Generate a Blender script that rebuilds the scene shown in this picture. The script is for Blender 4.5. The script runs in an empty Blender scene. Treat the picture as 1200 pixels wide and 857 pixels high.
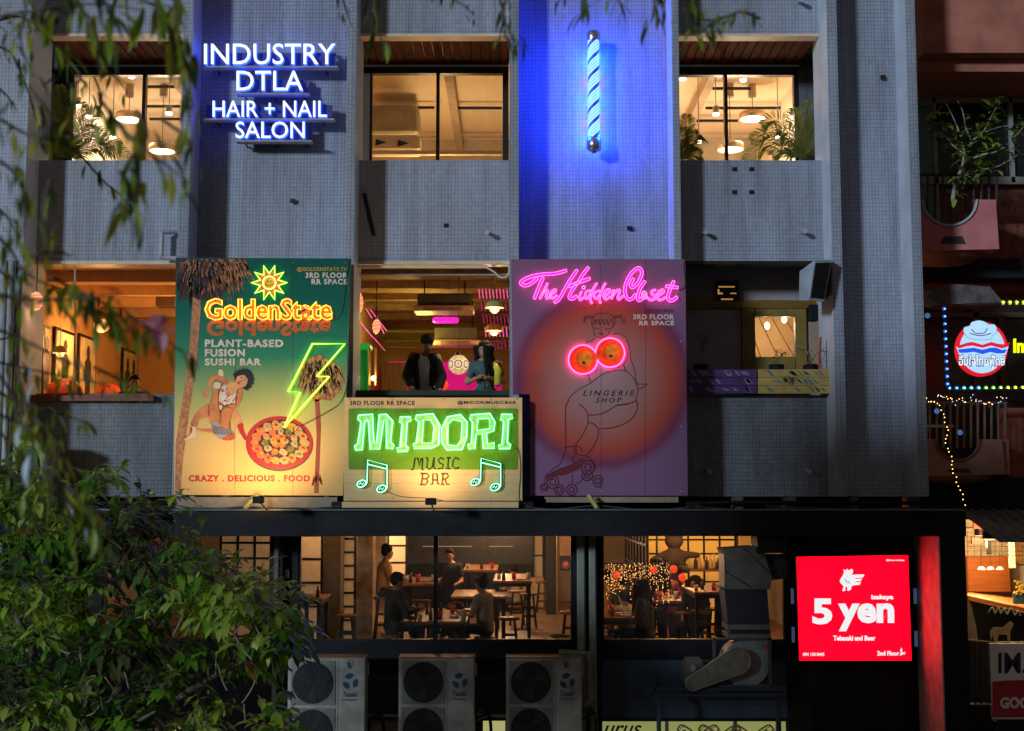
import bpy, math, random
from mathutils import Vector, Matrix, geometry
R = math.radians
V = Vector
random.seed(7)
S = bpy.context.scene
COL = S.collection
# ------------------------------------------------------------ camera
TH = R(5.57); FP = 1600.0; CZ = 6.3
cd = bpy.data.cameras.new('camera'); cam = bpy.data.objects.new('camera', cd); COL.objects.link(cam)
cam.location = (0, 0, CZ); cam.rotation_euler = (R(90) + TH, 0, 0)
cd.sensor_width = 36; cd.lens = 36 * FP / 1200; cd.clip_end = 400
cd.dof.use_dof = True; cd.dof.focus_distance = 18.8; cd.dof.aperture_fstop = 3.1
S.camera = cam
# ------------------------------------------------------------ world and sun
SUN_DIR = V((.62, .78, -.20)).normalized()
w = bpy.data.worlds.new('World'); S.world = w; w.use_nodes = True
nt = w.node_tree; bg = nt.nodes['Background']
sky = nt.nodes.new('ShaderNodeTexSky'); sky.sky_type = 'NISHITA'; sky.sun_disc = False
sky.sun_elevation = math.asin(-SUN_DIR.z); sky.sun_rotation = math.atan2(-SUN_DIR.x, -SUN_DIR.y)
bg.inputs[1].default_value = 1.0     # night: a very dim sky plus the even warm glow of the city
sm = nt.nodes.new('ShaderNodeVectorMath'); sm.operation = 'MULTIPLY_ADD'; nt.links.new(sky.outputs[0], sm.inputs[0]); sm.inputs[1].default_value = (.006,)*3; sm.inputs[2].default_value = (.086, .064, .052)
nt.links.new(sm.outputs[0], bg.inputs[0])
sl = bpy.data.lights.new('sun', 'SUN'); sl.energy = 2.1; sl.angle = R(5.5); sl.color = (.70, .84, 1.0)
so = bpy.data.objects.new('sun', sl); COL.objects.link(so); so.location = (-6, -8, 14)
so.rotation_euler = SUN_DIR.to_track_quat('-Z', 'Y').to_euler()
S.view_settings.view_transform = 'Standard'; S.view_settings.look = 'None'
S.view_settings.exposure = 0.0; S.view_settings.gamma = 1
S.render.engine = 'CYCLES'
S.cycles.use_denoising = True; S.cycles.sample_clamp_indirect = 3.0; S.cycles.sample_clamp_direct = 0
S.cycles.max_bounces = 6; S.cycles.transparent_max_bounces = 12; S.cycles.caustics_reflective = False; S.cycles.caustics_refractive = False
try: S.cycles.use_light_tree = True
except Exception: pass
# ------------------------------------------------------------ pixel <-> place
def at(px, py, Y):
    v = (428.5 - py) / FP
    t = Y / (math.cos(TH) - v * math.sin(TH))
    return V(((px - 600) / FP * t, Y, CZ + (math.sin(TH) + v * math.cos(TH)) * t))
def onz(px, py, z):
    v = (428.5 - py) / FP
    t = (z - CZ) / (math.sin(TH) + v * math.cos(TH))
    return V(((px - 600) / FP * t, (math.cos(TH) - v * math.sin(TH)) * t, z))
def X(px, Y, py=300): return at(px, py, Y).x
def Z(py, Y): return at(600, py, Y).z
def rect(a, b, c, d, Y):
    m = (b + d) / 2
    z0, z1 = sorted((Z(d, Y), Z(b, Y)))
    return X(a, Y, m), X(c, Y, m), z0, z1
# ------------------------------------------------------------ materials
MATS = {}
def lin(c):
    if isinstance(c, str):
        c = [int(c[i:i+2], 16) / 255 for i in (0, 2, 4)]
        return tuple(x / 12.92 if x <= .04045 else ((x + .055) / 1.055) ** 2.4 for x in c)
    return tuple(c)
def mat(name, col, rough=.6, metal=0, var=.18, scale=6, bump=.15, emit=None, es=0, spec=.4, trans=0, fine=60):
    if name in MATS: return MATS[name]
    m = bpy.data.materials.new(name); m.use_nodes = True; n = m.node_tree.nodes; l = m.node_tree.links
    b = n['Principled BSDF']; col = lin(col)
    b.inputs['Roughness'].default_value = rough; b.inputs['Metallic'].default_value = metal
    b.inputs['Specular IOR Level'].default_value = spec
    g = n.new('ShaderNodeNewGeometry'); t = n.new('ShaderNodeTexNoise'); t.inputs['Scale'].default_value = scale; t.inputs['Detail'].default_value = 5
    l.new(g.outputs['Position'], t.inputs['Vector'])
    r = n.new('ShaderNodeValToRGB'); r.color_ramp.elements[0].position = .3; r.color_ramp.elements[1].position = .7
    r.color_ramp.elements[0].color = tuple(x * (1 - var) for x in col) + (1,)
    r.color_ramp.elements[1].color = tuple(min(1, x * (1 + var)) for x in col) + (1,)
    l.new(t.outputs['Fac'], r.inputs['Fac']); l.new(r.outputs['Color'], b.inputs['Base Color'])
    if bump:
        t2 = n.new('ShaderNodeTexNoise'); t2.inputs['Scale'].default_value = fine; t2.inputs['Detail'].default_value = 4
        l.new(g.outputs['Position'], t2.inputs['Vector'])
        bp = n.new('ShaderNodeBump'); bp.inputs['Strength'].default_value = bump; bp.inputs['Distance'].default_value = .01
        l.new(t2.outputs['Fac'], bp.inputs['Height']); l.new(bp.outputs['Normal'], b.inputs['Normal'])
    if emit is not None:
        b.inputs['Emission Color'].default_value = lin(emit) + (1,); b.inputs['Emission Strength'].default_value = es
    if trans: b.inputs['Transmission Weight'].default_value = trans
    MATS[name] = m; return m
def glow(name, col, s):
    if name in MATS: return MATS[name]
    m = bpy.data.materials.new(name); m.use_nodes = True; n = m.node_tree.nodes; l = m.node_tree.links
    b = n['Principled BSDF']; b.inputs['Base Color'].default_value = tuple(.22*q for q in lin(col)) + (1,)
    b.inputs['Emission Color'].default_value = lin(col) + (1,); b.inputs['Emission Strength'].default_value = s
    MATS[name] = m; return m
def glass(name, tint=(1, 1, 1), refl=1.0, rough=.02, film=0):
    if name in MATS: return MATS[name]
    m = bpy.data.materials.new(name); m.use_nodes = True; n = m.node_tree.nodes; l = m.node_tree.links
    n.remove(n['Principled BSDF']); o = n['Material Output']
    tr = n.new('ShaderNodeBsdfTransparent'); tr.inputs[0].default_value = tuple(tint) + (1,)
    gl = n.new('ShaderNodeBsdfGlossy'); gl.inputs['Roughness'].default_value = rough; gl.inputs[0].default_value = (refl, refl, refl, 1)
    fr = n.new('ShaderNodeFresnel'); fr.inputs[0].default_value = 1.45; mx = n.new('ShaderNodeMixShader')
    l.new(fr.outputs[0], mx.inputs[0]); l.new(tr.outputs[0], mx.inputs[1]); l.new(gl.outputs[0], mx.inputs[2])
    if film:      # dust and smears on the pane
        g = n.new('ShaderNodeNewGeometry'); mp = n.new('ShaderNodeMapping'); mp.inputs['Scale'].default_value = (2.2,2.2,.8); t = n.new('ShaderNodeTexNoise'); t.inputs['Scale'].default_value = 1.6; t.inputs['Detail'].default_value = 8; t.inputs['Distortion'].default_value = 1.2
        l.new(g.outputs['Position'], mp.inputs[0]); l.new(mp.outputs[0], t.inputs['Vector']); r = n.new('ShaderNodeMapRange'); r.inputs[1].default_value = .42; r.inputs[2].default_value = .75; r.inputs[4].default_value = film; l.new(t.outputs['Fac'], r.inputs[0])
        d = n.new('ShaderNodeBsdfDiffuse'); d.inputs[0].default_value = (.5,.5,.5,1); m2 = n.new('ShaderNodeMixShader'); l.new(r.outputs[0], m2.inputs[0]); l.new(mx.outputs[0], m2.inputs[1]); l.new(d.outputs[0], m2.inputs[2]); mx = m2
    l.new(mx.outputs[0], o.inputs[0])
    MATS[name] = m; return m
def tile_mat(name, c1, c2, mortar, wd=.048, ht=.058, off=0, rough=.45, dirt=.35, msize=.0035, bumps=.5):
    if name in MATS: return MATS[name]
    m = bpy.data.materials.new(name); m.use_nodes = True; n = m.node_tree.nodes; l = m.node_tree.links; b = n['Principled BSDF']
    g = n.new('ShaderNodeNewGeometry'); sp = n.new('ShaderNodeSeparateXYZ'); l.new(g.outputs['Position'], sp.inputs[0])
    ad = n.new('ShaderNodeMath'); l.new(sp.outputs[0], ad.inputs[0]); l.new(sp.outputs[1], ad.inputs[1])
    cb = n.new('ShaderNodeCombineXYZ'); l.new(ad.outputs[0], cb.inputs[0]); l.new(sp.outputs[2], cb.inputs[1])
    br = n.new('ShaderNodeTexBrick'); br.offset = off; br.inputs['Scale'].default_value = 1; br.inputs['Brick Width'].default_value = wd
    br.inputs['Row Height'].default_value = ht; br.inputs['Mortar Size'].default_value = msize; br.inputs['Mortar Smooth'].default_value = .3
    br.inputs['Color1'].default_value = lin(c1) + (1,); br.inputs['Color2'].default_value = lin(c2) + (1,); br.inputs['Mortar'].default_value = lin(mortar) + (1,)
    l.new(cb.outputs[0], br.inputs['Vector'])
    t = n.new('ShaderNodeTexNoise'); t.inputs['Scale'].default_value = .9; t.inputs['Detail'].default_value = 7; t.inputs['Roughness'].default_value = .65
    mp = n.new('ShaderNodeMapping'); mp.inputs['Scale'].default_value = (1.6, 1.6, .35); l.new(g.outputs['Position'], mp.inputs[0]); l.new(mp.outputs[0], t.inputs['Vector'])
    rp = n.new('ShaderNodeValToRGB'); rp.color_ramp.elements[0].position = .35; rp.color_ramp.elements[1].position = .62
    k = 1 - dirt; rp.color_ramp.elements[0].color = (k, k, k * .96, 1)
    l.new(t.outputs['Fac'], rp.inputs['Fac'])
    t3 = n.new('ShaderNodeTexNoise'); t3.inputs['Scale'].default_value = 1; t3.inputs['Detail'].default_value = 5; mp3 = n.new('ShaderNodeMapping'); mp3.inputs['Scale'].default_value = (7, 7, .45); l.new(g.outputs['Position'], mp3.inputs[0]); l.new(mp3.outputs[0], t3.inputs['Vector'])
    rp3 = n.new('ShaderNodeValToRGB'); rp3.color_ramp.elements[0].position = .30; rp3.color_ramp.elements[1].position = .52; rp3.color_ramp.elements[0].color = (.76,.745,.72,1); l.new(t3.outputs['Fac'], rp3.inputs['Fac'])
    t4 = n.new('ShaderNodeTexWhiteNoise'); t4.noise_dimensions = '2D'; sn_ = n.new('ShaderNodeVectorMath'); sn_.operation = 'SNAP'; sn_.inputs[1].default_value = (wd, ht, 1); l.new(cb.outputs[0], sn_.inputs[0]); l.new(sn_.outputs[0], t4.inputs['Vector'])
    rp4 = n.new('ShaderNodeValToRGB'); rp4.color_ramp.elements[0].position = .0; rp4.color_ramp.elements[0].color = (.90,.90,.90,1); rp4.color_ramp.elements[1].position = .35; l.new(t4.outputs['Value'], rp4.inputs['Fac'])
    m3 = n.new('ShaderNodeMix'); m3.data_type = 'RGBA'; m3.blend_type = 'MULTIPLY'; m3.inputs[0].default_value = 1; l.new(br.outputs['Color'], m3.inputs[6]); l.new(rp3.outputs['Color'], m3.inputs[7])
    m4 = n.new('ShaderNodeMix'); m4.data_type = 'RGBA'; m4.blend_type = 'MULTIPLY'; m4.inputs[0].default_value = 1; l.new(m3.outputs[2], m4.inputs[6]); l.new(rp4.outputs['Color'], m4.inputs[7])
    mu = n.new('ShaderNodeMix'); mu.data_type = 'RGBA'; mu.blend_type = 'MULTIPLY'; mu.inputs[0].default_value = 1
    l.new(m4.outputs[2], mu.inputs[6]); l.new(rp.outputs['Color'], mu.inputs[7]); l.new(mu.outputs[2], b.inputs['Base Color'])
    bp = n.new('ShaderNodeBump'); bp.invert = True; bp.inputs['Strength'].default_value = bumps; bp.inputs['Distance'].default_value = .004
    l.new(br.outputs['Fac'], bp.inputs['Height']); l.new(bp.outputs['Normal'], b.inputs['Normal'])
    b.inputs['Roughness'].default_value = rough
    MATS[name] = m; return m
def wood(name, c1, c2, axis='z', rough=.5, sc=3):
    if name in MATS: return MATS[name]
    m = bpy.data.materials.new(name); m.use_nodes = True; n = m.node_tree.nodes; l = m.node_tree.links; b = n['Principled BSDF']
    g = n.new('ShaderNodeNewGeometry'); oi = n.new('ShaderNodeObjectInfo')
    mp = n.new('ShaderNodeMapping'); s = {'x': (1, 14, 14), 'y': (14, 1, 14), 'z': (14, 14, 1)}[axis]; mp.inputs['Scale'].default_value = tuple(q * sc / 3 for q in s)
    ad = n.new('ShaderNodeVectorMath'); l.new(g.outputs['Position'], ad.inputs[0]); l.new(oi.outputs['Random'], ad.inputs[1]); l.new(ad.outputs[0], mp.inputs[0])
    t = n.new('ShaderNodeTexNoise'); t.inputs['Scale'].default_value = 2.2; t.inputs['Detail'].default_value = 6; t.inputs['Distortion'].default_value = .6; l.new(mp.outputs[0], t.inputs['Vector'])
    r = n.new('ShaderNodeValToRGB'); r.color_ramp.elements[0].color = lin(c1) + (1,); r.color_ramp.elements[1].color = lin(c2) + (1,); r.color_ramp.elements[0].position = .3; r.color_ramp.elements[1].position = .7
    l.new(t.outputs['Fac'], r.inputs['Fac'])
    hs = n.new('ShaderNodeHueSaturation'); ma = n.new('ShaderNodeMapRange'); ma.inputs[3].default_value = .75; ma.inputs[4].default_value = 1.25
    l.new(oi.outputs['Random'], ma.inputs[0]); l.new(ma.outputs[0], hs.inputs['Value']); l.new(r.outputs['Color'], hs.inputs['Color']); l.new(hs.outputs[0], b.inputs['Base Color'])
    bp = n.new('ShaderNodeBump'); bp.inputs['Strength'].default_value = .25; bp.inputs['Distance'].default_value = .004; l.new(t.outputs['Fac'], bp.inputs['Height']); l.new(bp.outputs['Normal'], b.inputs['Normal'])
    b.inputs['Roughness'].default_value = rough; MATS[name] = m; return m
def leafmat(name, c1, c2, tr=.35, rough=.4):
    if name in MATS: return MATS[name]
    m = bpy.data.materials.new(name); m.use_nodes = True; n = m.node_tree.nodes; l = m.node_tree.links; b = n['Principled BSDF']; o = n['Material Output']
    g = n.new('ShaderNodeNewGeometry'); t = n.new('ShaderNodeTexNoise'); t.inputs['Scale'].default_value = 3.5; t.inputs['Detail'].default_value = 6; l.new(g.outputs['Position'], t.inputs['Vector'])
    r = n.new('ShaderNodeValToRGB'); r.color_ramp.elements[0].color = lin(c1) + (1,); r.color_ramp.elements[1].color = lin(c2) + (1,); r.color_ramp.elements[0].position = .35; r.color_ramp.elements[1].position = .65
    l.new(t.outputs['Fac'], r.inputs['Fac']); l.new(r.outputs['Color'], b.inputs['Base Color']); b.inputs['Roughness'].default_value = rough
    ts = n.new('ShaderNodeBsdfTranslucent'); l.new(r.outputs['Color'], ts.inputs[0]); mx = n.new('ShaderNodeMixShader'); mx.inputs[0].default_value = tr
    l.new(b.outputs[0], mx.inputs[1]); l.new(ts.outputs[0], mx.inputs[2]); l.new(mx.outputs[0], o.inputs[0]); MATS[name] = m; return m
# ------------------------------------------------------------ object helpers
WL = {}; LG = 1.0
def tag(o, L=None, C=None, G=None, K=None):
    if L: o['label'] = L
    if C: o['category'] = C
    if G: o['group'] = G
    if K: o['kind'] = K
    return o
def link(o, world, parent=None):
    COL.objects.link(o); WL[o.name] = V(world)
    if parent is not None: o.parent = parent; o.location = V(world) - WL[parent.name]
    else: o.location = world
    return o
def empty(name, loc, L, C, G=None):
    o = bpy.data.objects.new(name, None); o.empty_display_size = .2
    return tag(link(o, loc), L, C, G)
class MB:
    def __init__(s): s.v = []; s.f = []; s.m = []; s.mi = 0
    def add(s, vs, fs):
        b = len(s.v); s.v += [V(q) for q in vs]
        for f in fs: s.f.append([i + b for i in f]); s.m.append(s.mi)
        return s
    def box(s, x0, x1, y0, y1, z0, z1):
        x0, x1 = sorted((x0,x1)); y0, y1 = sorted((y0,y1)); z0, z1 = sorted((z0,z1))
        return s.add([(x0,y0,z0),(x1,y0,z0),(x1,y1,z0),(x0,y1,z0),(x0,y0,z1),(x1,y0,z1),(x1,y1,z1),(x0,y1,z1)],
                     [(0,3,2,1),(4,5,6,7),(0,1,5,4),(1,2,6,5),(2,3,7,6),(3,0,4,7)])
    def bbox(s, x0, x1, y0, y1, z0, z1, b=.01):       # box with chamfered vertical and front edges
        x0, x1 = sorted((x0,x1)); y0, y1 = sorted((y0,y1)); z0, z1 = sorted((z0,z1))
        b = min(b, (x1-x0)*.3, abs(y1-y0)*.3, (z1-z0)*.3)
        def ring(z, i): return [(x0+i+b,y0+i,z),(x1-i-b,y0+i,z),(x1-i,y0+i+b,z),(x1-i,y1-i-b,z),(x1-i-b,y1-i,z),(x0+i+b,y1-i,z),(x0+i,y1-i-b,z),(x0+i,y0+i+b,z)]
        vs = ring(z0, b) + ring(z0+b, 0) + ring(z1-b, 0) + ring(z1, b); fs = [tuple(range(7,-1,-1)), tuple(range(24,32))]
        for k in range(3):
            for i in range(8): j = (i+1) % 8; fs.append((k*8+i, k*8+j, k*8+8+j, k*8+8+i))
        return s.add(vs, fs)
    def quad(s, a, b, c, d): return s.add([a,b,c,d], [(0,1,2,3)])
    def shape(s, outs, y0, y1=None, pl=None):
        """outs: closed outlines (first outer, others holes) as (x,z); extruded y0..y1; pl maps (x,y,z)"""
        pl = pl or (lambda x, y, z: (x, y, z))
        y1 = y0 + .002 if y1 is None else y1
        tri = geometry.tessellate_polygon([[V((a, b, 0)) for a, b in o] for o in outs]); flat = [p for o in outs for p in o]; n = len(flat)
        vs = [pl(a, y0, b) for a, b in flat] + [pl(a, y1, b) for a, b in flat]
        fs = []
        for t in tri:
            a, b, c = [flat[i] for i in t]
            if (b[0]-a[0])*(c[1]-a[1]) - (b[1]-a[1])*(c[0]-a[0]) < 0: t = (t[0], t[2], t[1])
            fs.append(tuple(t)); fs.append((t[2]+n, t[1]+n, t[0]+n))
        k = 0
        for o in outs:
            m = len(o)
            for i in range(m): fs.append((k+i, k+i+n, k+(i+1) % m+n, k+(i+1) % m))
            k += m
        return s.add(vs, fs)
    def tube(s, pts, r, n=6, closed=False, cap=True):
        pts = [V(p) for p in pts]; m = len(pts)
        if m < 2: return s
        vs = []; fs = []
        ref = None
        for i, p in enumerate(pts):
            a = pts[(i-1) % m] if (closed or i > 0) else p; b = pts[(i+1) % m] if (closed or i < m-1) else p
            t = (b - a); t = t.normalized() if t.length > 1e-9 else V((0,0,1))
            if ref is None: ref = t.cross(V((0,1,0))); ref = ref if ref.length > .1 else t.cross(V((1,0,0)))
            ref = (ref - t * ref.dot(t)); ref = ref.normalized() if ref.length > 1e-6 else t.orthogonal().normalized()
            bi = t.cross(ref); rr = r[i] if isinstance(r, (list, tuple)) else r
            for k in range(n):
                an = 2*math.pi*k/n; vs.append(p + (ref*math.cos(an) + bi*math.sin(an)) * rr)
        for i in range(m if closed else m-1):
            j = (i+1) % m
            for k in range(n): fs.append((i*n+k, i*n+(k+1) % n, j*n+(k+1) % n, j*n+k))
        if cap and not closed: fs += [tuple(range(n-1,-1,-1)), tuple((m-1)*n+k for k in range(n))]
        return s.add(vs, fs)
    def cyl(s, a, b, r, n=10, r2=None): return s.tube([a, b], [r, r if r2 is None else r2], n)
    def sph(s, c, r, nu=10, nv=6):
        r = (r,)*3 if not isinstance(r, (tuple, list)) else r; c = V(c)
        vs = [c + V((0,0,-r[2]))]; fs = []
        for j in range(1, nv):
            a = -math.pi/2 + math.pi*j/nv
            for i in range(nu):
                b = 2*math.pi*i/nu; vs.append(c + V((r[0]*math.cos(a)*math.cos(b), r[1]*math.cos(a)*math.sin(b), r[2]*math.sin(a))))
        vs.append(c + V((0,0,r[2]))); e = len(vs)-1
        for i in range(nu):
            k = (i+1) % nu; fs.append((0, 1+k, 1+i)); fs.append((e, e-nu+i, e-nu+k))
            for j in range(nv-2): q = 1+j*nu; fs.append((q+i, q+k, q+nu+k, q+nu+i))
        return s.add(vs, fs)
    def lathe(s, c, prof, n=16):
        c = V(c); vs = []; fs = []
        for r, z in prof:
            for i in range(n): a = 2*math.pi*i/n; vs.append(c + V((r*math.cos(a), r*math.sin(a), z)))
        for j in range(len(prof)-1):
            for i in range(n): k = (i+1) % n; fs.append((j*n+i, j*n+k, (j+1)*n+k, (j+1)*n+i))
        return s.add(vs, fs)
    def build(s, name, m, parent=None, smooth=False, L=None, C=None, G=None, K=None):
        if not s.v: return None
        xs = [q.x for q in s.v]; ys = [q.y for q in s.v]; zs = [q.z for q in s.v]
        c = V(((min(xs)+max(xs))/2, (min(ys)+max(ys))/2, min(zs)))
        me = bpy.data.meshes.new(name); me.from_pydata([q - c for q in s.v], [], s.f)
        ms = m if isinstance(m, list) else [m]
        for q in ms: me.materials.append(q)
        if len(ms) > 1: me.polygons.foreach_set('material_index', s.m)
        if smooth: me.polygons.foreach_set('use_smooth', [True]*len(me.polygons))
        me.update(); o = bpy.data.objects.new(name, me); link(o, c, parent)
        return tag(o, L, C, G, K)
def copy_tree(o, loc, rot=None, parent=None, L=None, sc=None):
    c = o.copy(); COL.objects.link(c)
    if parent is None:
        c.location = loc; WL[c.name] = V(loc)
        if rot is not None: c.rotation_euler = (0, 0, rot)
        if sc: c.scale = (sc,)*3
        if L: c['label'] = L
    else: c.parent = parent
    for ch in list(o.children):
        if ch.type != 'LIGHT' or True: copy_tree(ch, None, None, c)
    return c
def cr(pts, k=5, closed=False):
    out = []; n = len(pts)
    for i in range(n if closed else n-1):
        p = [pts[(i+j) % n] if closed else pts[max(0, min(n-1, i+j))] for j in (-1, 0, 1, 2)]
        for q in range(k):
            t = q/k
            out.append(tuple(.5*((2*p[1][a]) + (-p[0][a]+p[2][a])*t + (2*p[0][a]-5*p[1][a]+4*p[2][a]-p[3][a])*t*t + (-p[0][a]+3*p[1][a]-3*p[2][a]+p[3][a])*t**3) for a in range(len(p[0]))))
    if not closed: out.append(tuple(pts[-1]))
    return out
def zc(pts, ox, oy, s): return [(ox + a/s, oy + b/s) for a, b in pts]
def P2(pts, Y): return [(lambda q: (q.x, q.z))(at(a, b, Y)) for a, b in pts]
def pshape(name, outs, Y, m, parent, d=.003, L=None):
    """flat print or plate: outlines in photo pixels on the plane Y, thickness d towards the wall"""
    return MB().shape([P2(o, Y) for o in outs], Y, Y + d).build(name, m, parent, L=L)
def plines(name, lines, Y, r, m, parent, n=4, closed=False, L=None):
    b = MB()
    for ln in lines: b.tube([at(p[0], p[1], Y) for p in ln], r, n, closed)
    return b.build(name, m, parent, smooth=True, L=L)
def ell(cx, cy, rx, ry, n=24, a0=0, a1=360, rot=0):
    o = []; k = n if abs(a1-a0) >= 360 else n+1
    for i in range(k):
        a = R(a0 + (a1-a0)*i/n); x = rx*math.cos(a); y = ry*math.sin(a); c, s_ = math.cos(R(rot)), math.sin(R(rot))
        o.append((cx + x*c - y*s_, cy + x*s_ + y*c))
    return o
def text_raw(body, bold=0.0, shear=0.0, space=1.0, res=3):
    c = bpy.data.curves.new('t', 'FONT'); c.body = body; c.offset = bold; c.shear = shear; c.space_character = space; c.resolution_u = res; c.fill_mode = 'FRONT'
    o = bpy.data.objects.new('t', c); COL.objects.link(o); bpy.context.view_layer.update()
    me = bpy.data.meshes.new_from_object(o.evaluated_get(bpy.context.evaluated_depsgraph_get()))
    vs = [(q.co.x, q.co.y) for q in me.vertices]; fs = [tuple(p.vertices) for p in me.polygons]
    bpy.data.objects.remove(o); bpy.data.curves.remove(c); bpy.data.meshes.remove(me)
    # weld
    key = {}; mp = []; nv = []
    for x, y in vs:
        k = (round(x, 5), round(y, 5))
        if k not in key: key[k] = len(nv); nv.append((x, y))
        mp.append(key[k])
    return nv, [tuple(dict.fromkeys(mp[i] for i in f)) for f in fs if len(set(mp[i] for i in f)) > 2]
def islands(nv, fs):
    par = list(range(len(nv)))
    def fd(a):
        while par[a] != a: par[a] = par[par[a]]; a = par[a]
        return a
    for f in fs:
        for i in f[1:]: par[fd(i)] = fd(f[0])
    g = {}
    for f in fs: g.setdefault(fd(f[0]), []).append(f)
    return sorted(g.values(), key=lambda q: min(nv[i][0] for f in q for i in f))
def fit(nv, box, Y, flip=False):
    xs = [p[0] for p in nv]; ys = [p[1] for p in nv]; a, b, c, d = box
    out = []
    for x, y in nv:
        u = (x - min(xs)) / (max(xs) - min(xs)); v = (y - min(ys)) / (max(ys) - min(ys))
        if flip: v = 1 - v
        q = at(a + (c - a) * u, d + (b - d) * v, Y); out.append((q.x, q.z))
    return out
def bloops(fs):
    e = {}
    for f in fs:
        for i in range(len(f)): e[(f[i], f[(i+1) % len(f)])] = 1
    nx = {a: b for (a, b) in e if (b, a) not in e}; loops = []
    while nx:
        a, b = nx.popitem(); lp = [a]
        while b != a and b in nx: lp.append(b); b = nx.pop(b)
        loops.append(lp)
    return loops
def extr(b, pts, fs, y0, y1, side=0):
    n = len(pts); vs = [(x, y0, z) for x, z in pts] + [(x, y1, z) for x, z in pts]; mi = b.mi
    F = []
    for f in fs:
        a, c_, d = [pts[i] for i in f[:3]]; ar = 0
        for i in range(len(f)): p, q = pts[f[i]], pts[f[(i+1) % len(f)]]; ar += p[0]*q[1] - q[0]*p[1]
        if ar < 0: f = tuple(reversed(f))
        F.append(f)
    b.add(vs, F); b.add(vs, [tuple(i+n for i in reversed(f)) for f in F]); b.mi = side
    b.add(vs, [(lp[i], lp[i]+n, lp[(i+1) % len(lp)]+n, lp[(i+1) % len(lp)]) for lp in bloops(F) for i in range(len(lp))]); b.mi = mi
    return b
def text(name, body, box, Y, m, parent, d=.003, bold=0.0, shear=0, space=1.0, flip=False, letters=False, G=None, L=None):
    nv, fs = text_raw(body, bold, shear, space); pts = fit(nv, box, Y, flip)
    ms = m if isinstance(m, list) else [m]
    if letters:
        for isl in islands(nv, fs):
            ids = sorted({i for f in isl for i in f}); mp = {i: k for k, i in enumerate(ids)}
            extr(MB(), [pts[i] for i in ids], [tuple(mp[i] for i in f) for f in isl], Y, Y+d, side=len(ms)-1).build(name, ms, parent)
    else: extr(MB(), pts, fs, Y, Y+d, side=len(ms)-1).build(name, ms, parent, L=L)
def lamp(name, loc, power, col, kind='POINT', r=.08, parent=None, rot=None, spot=None, sz=None):
    l = bpy.data.lights.new(name, kind); l.energy = power*LG; l.color = col
    if kind in ('POINT', 'SPOT'): l.shadow_soft_size = r
    if kind == 'SPOT': l.spot_size = R(spot or 90); l.spot_blend = .8
    if kind == 'AREA': l.shape = 'RECTANGLE'; l.size, l.size_y = sz
    o = bpy.data.objects.new(name, l); link(o, loc, parent)
    if rot is not None: o.rotation_euler = V(rot).to_track_quat('-Z', 'Y').to_euler()
    return o
# ============================================================ SETTING
F, WP, PR, WN, BK = 18.6, 19.15, 19.1, 20.4, 27.0
asphalt = mat('asphalt', (.05,.05,.052), .9, scale=2, bump=.5)
black = mat('black_paint', (.006,.007,.009), .6, var=.7, scale=2.2, bump=.3, spec=.2)
blackm = mat('black_metal', (.008,.009,.011), .4, metal=.3)
dkblue = mat('dark_blue_render', (.032,.055,.085), .7, scale=2, bump=.3, var=.3)
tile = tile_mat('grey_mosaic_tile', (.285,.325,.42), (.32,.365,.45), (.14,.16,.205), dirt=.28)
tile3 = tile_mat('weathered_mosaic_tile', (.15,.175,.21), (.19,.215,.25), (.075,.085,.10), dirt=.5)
paint = mat('pale_render', (.46,.51,.60), .7, var=.12, scale=2.5, bump=.3, fine=25)
trim = mat('cream_trim', (.62,.48,.33), .5, var=.1)
dkframe = mat('dark_bronze_frame', (.012,.011,.011), .35)
pipew = mat('old_white_pipe', (.32,.34,.36), .5, var=.25)
gls = glass('window_glass', (.93,.93,.93), .8, film=.04)
gls2 = glass('smoked_restaurant_glass', (.78,.74,.68), .8, film=.035)
def struct(name, b, m): return b.build(name, m, K='structure')
struct('road', MB().box(-80,80,-30,14.5,-.3,0), asphalt)
struct('pavement', MB().box(-80,80,14.5,60,-.3,.13), mat('paving', (.22,.21,.2), .85, scale=3))
# unseen tower and second tree, both added to shade the lower storeys
lt = empty('shade_tower', (-7.3, 2, 0), 'added concrete tower out of view at the left, shading the lower storeys', 'tower'); cc_ = mat('raw_concrete', (.28,.27,.26), .85, scale=1.5, bump=.4)
MB().bbox(-9.9,-4.6,.5,2.6,0,11.8,.05).build('shaft', cc_, lt); MB().bbox(-10.1,-4.4,.3,2.8,11.8,12.0,.05).build('roof_slab', cc_, lt)
for x in (-9.2,-8,-6.8,-5.6): MB().box(x-.35,x+.35,2.6,2.62,6.9,9.6).build('louvre_panel', blackm, lt)
bd = empty('office_building', (0, F, 0), 'pale tiled office block with projecting fins, stacked bays and a black lower frontage', 'building')
TOP = 15.2; LOW = 6.33
def fin(px0, px1):
    x0, x1 = X(px0, F), X(px1, F); b = MB().box(x0, x1, F, 19.5, LOW, TOP); b.m = [1,1,0,1,1,1]
    return b.build('pilaster', [tile, paint], bd), x0, x1
fins = [fin(*q) for q in ((-60,27),(208,220),(404,415),(597,608),(790,798.5),(975,987),(1069,1080.5))]
FX = [(a, b) for _, a, b in fins]
for i, nm in ((1,0),(3,0),(5,0)):        # recessed panels
    MB().box(FX[i][1], FX[i+1][0], WP, 19.6, LOW, TOP).build('wall_panel', tile if i < 5 else tile, bd)
bays = [(FX[0][1], FX[1][0]), (FX[2][1], FX[3][0]), (FX[4][1], FX[5][0])]
zsill4, zlip4, zlip3, zsill3 = Z(188, PR), Z(43, PR), Z(306, PR), Z(463, PR)
plank = wood('brown_soffit_wood', '3a1608', '6e3010', 'y', .85); plank.node_tree.nodes['Principled BSDF'].inputs['Specular IOR Level'].default_value = .08
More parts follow.
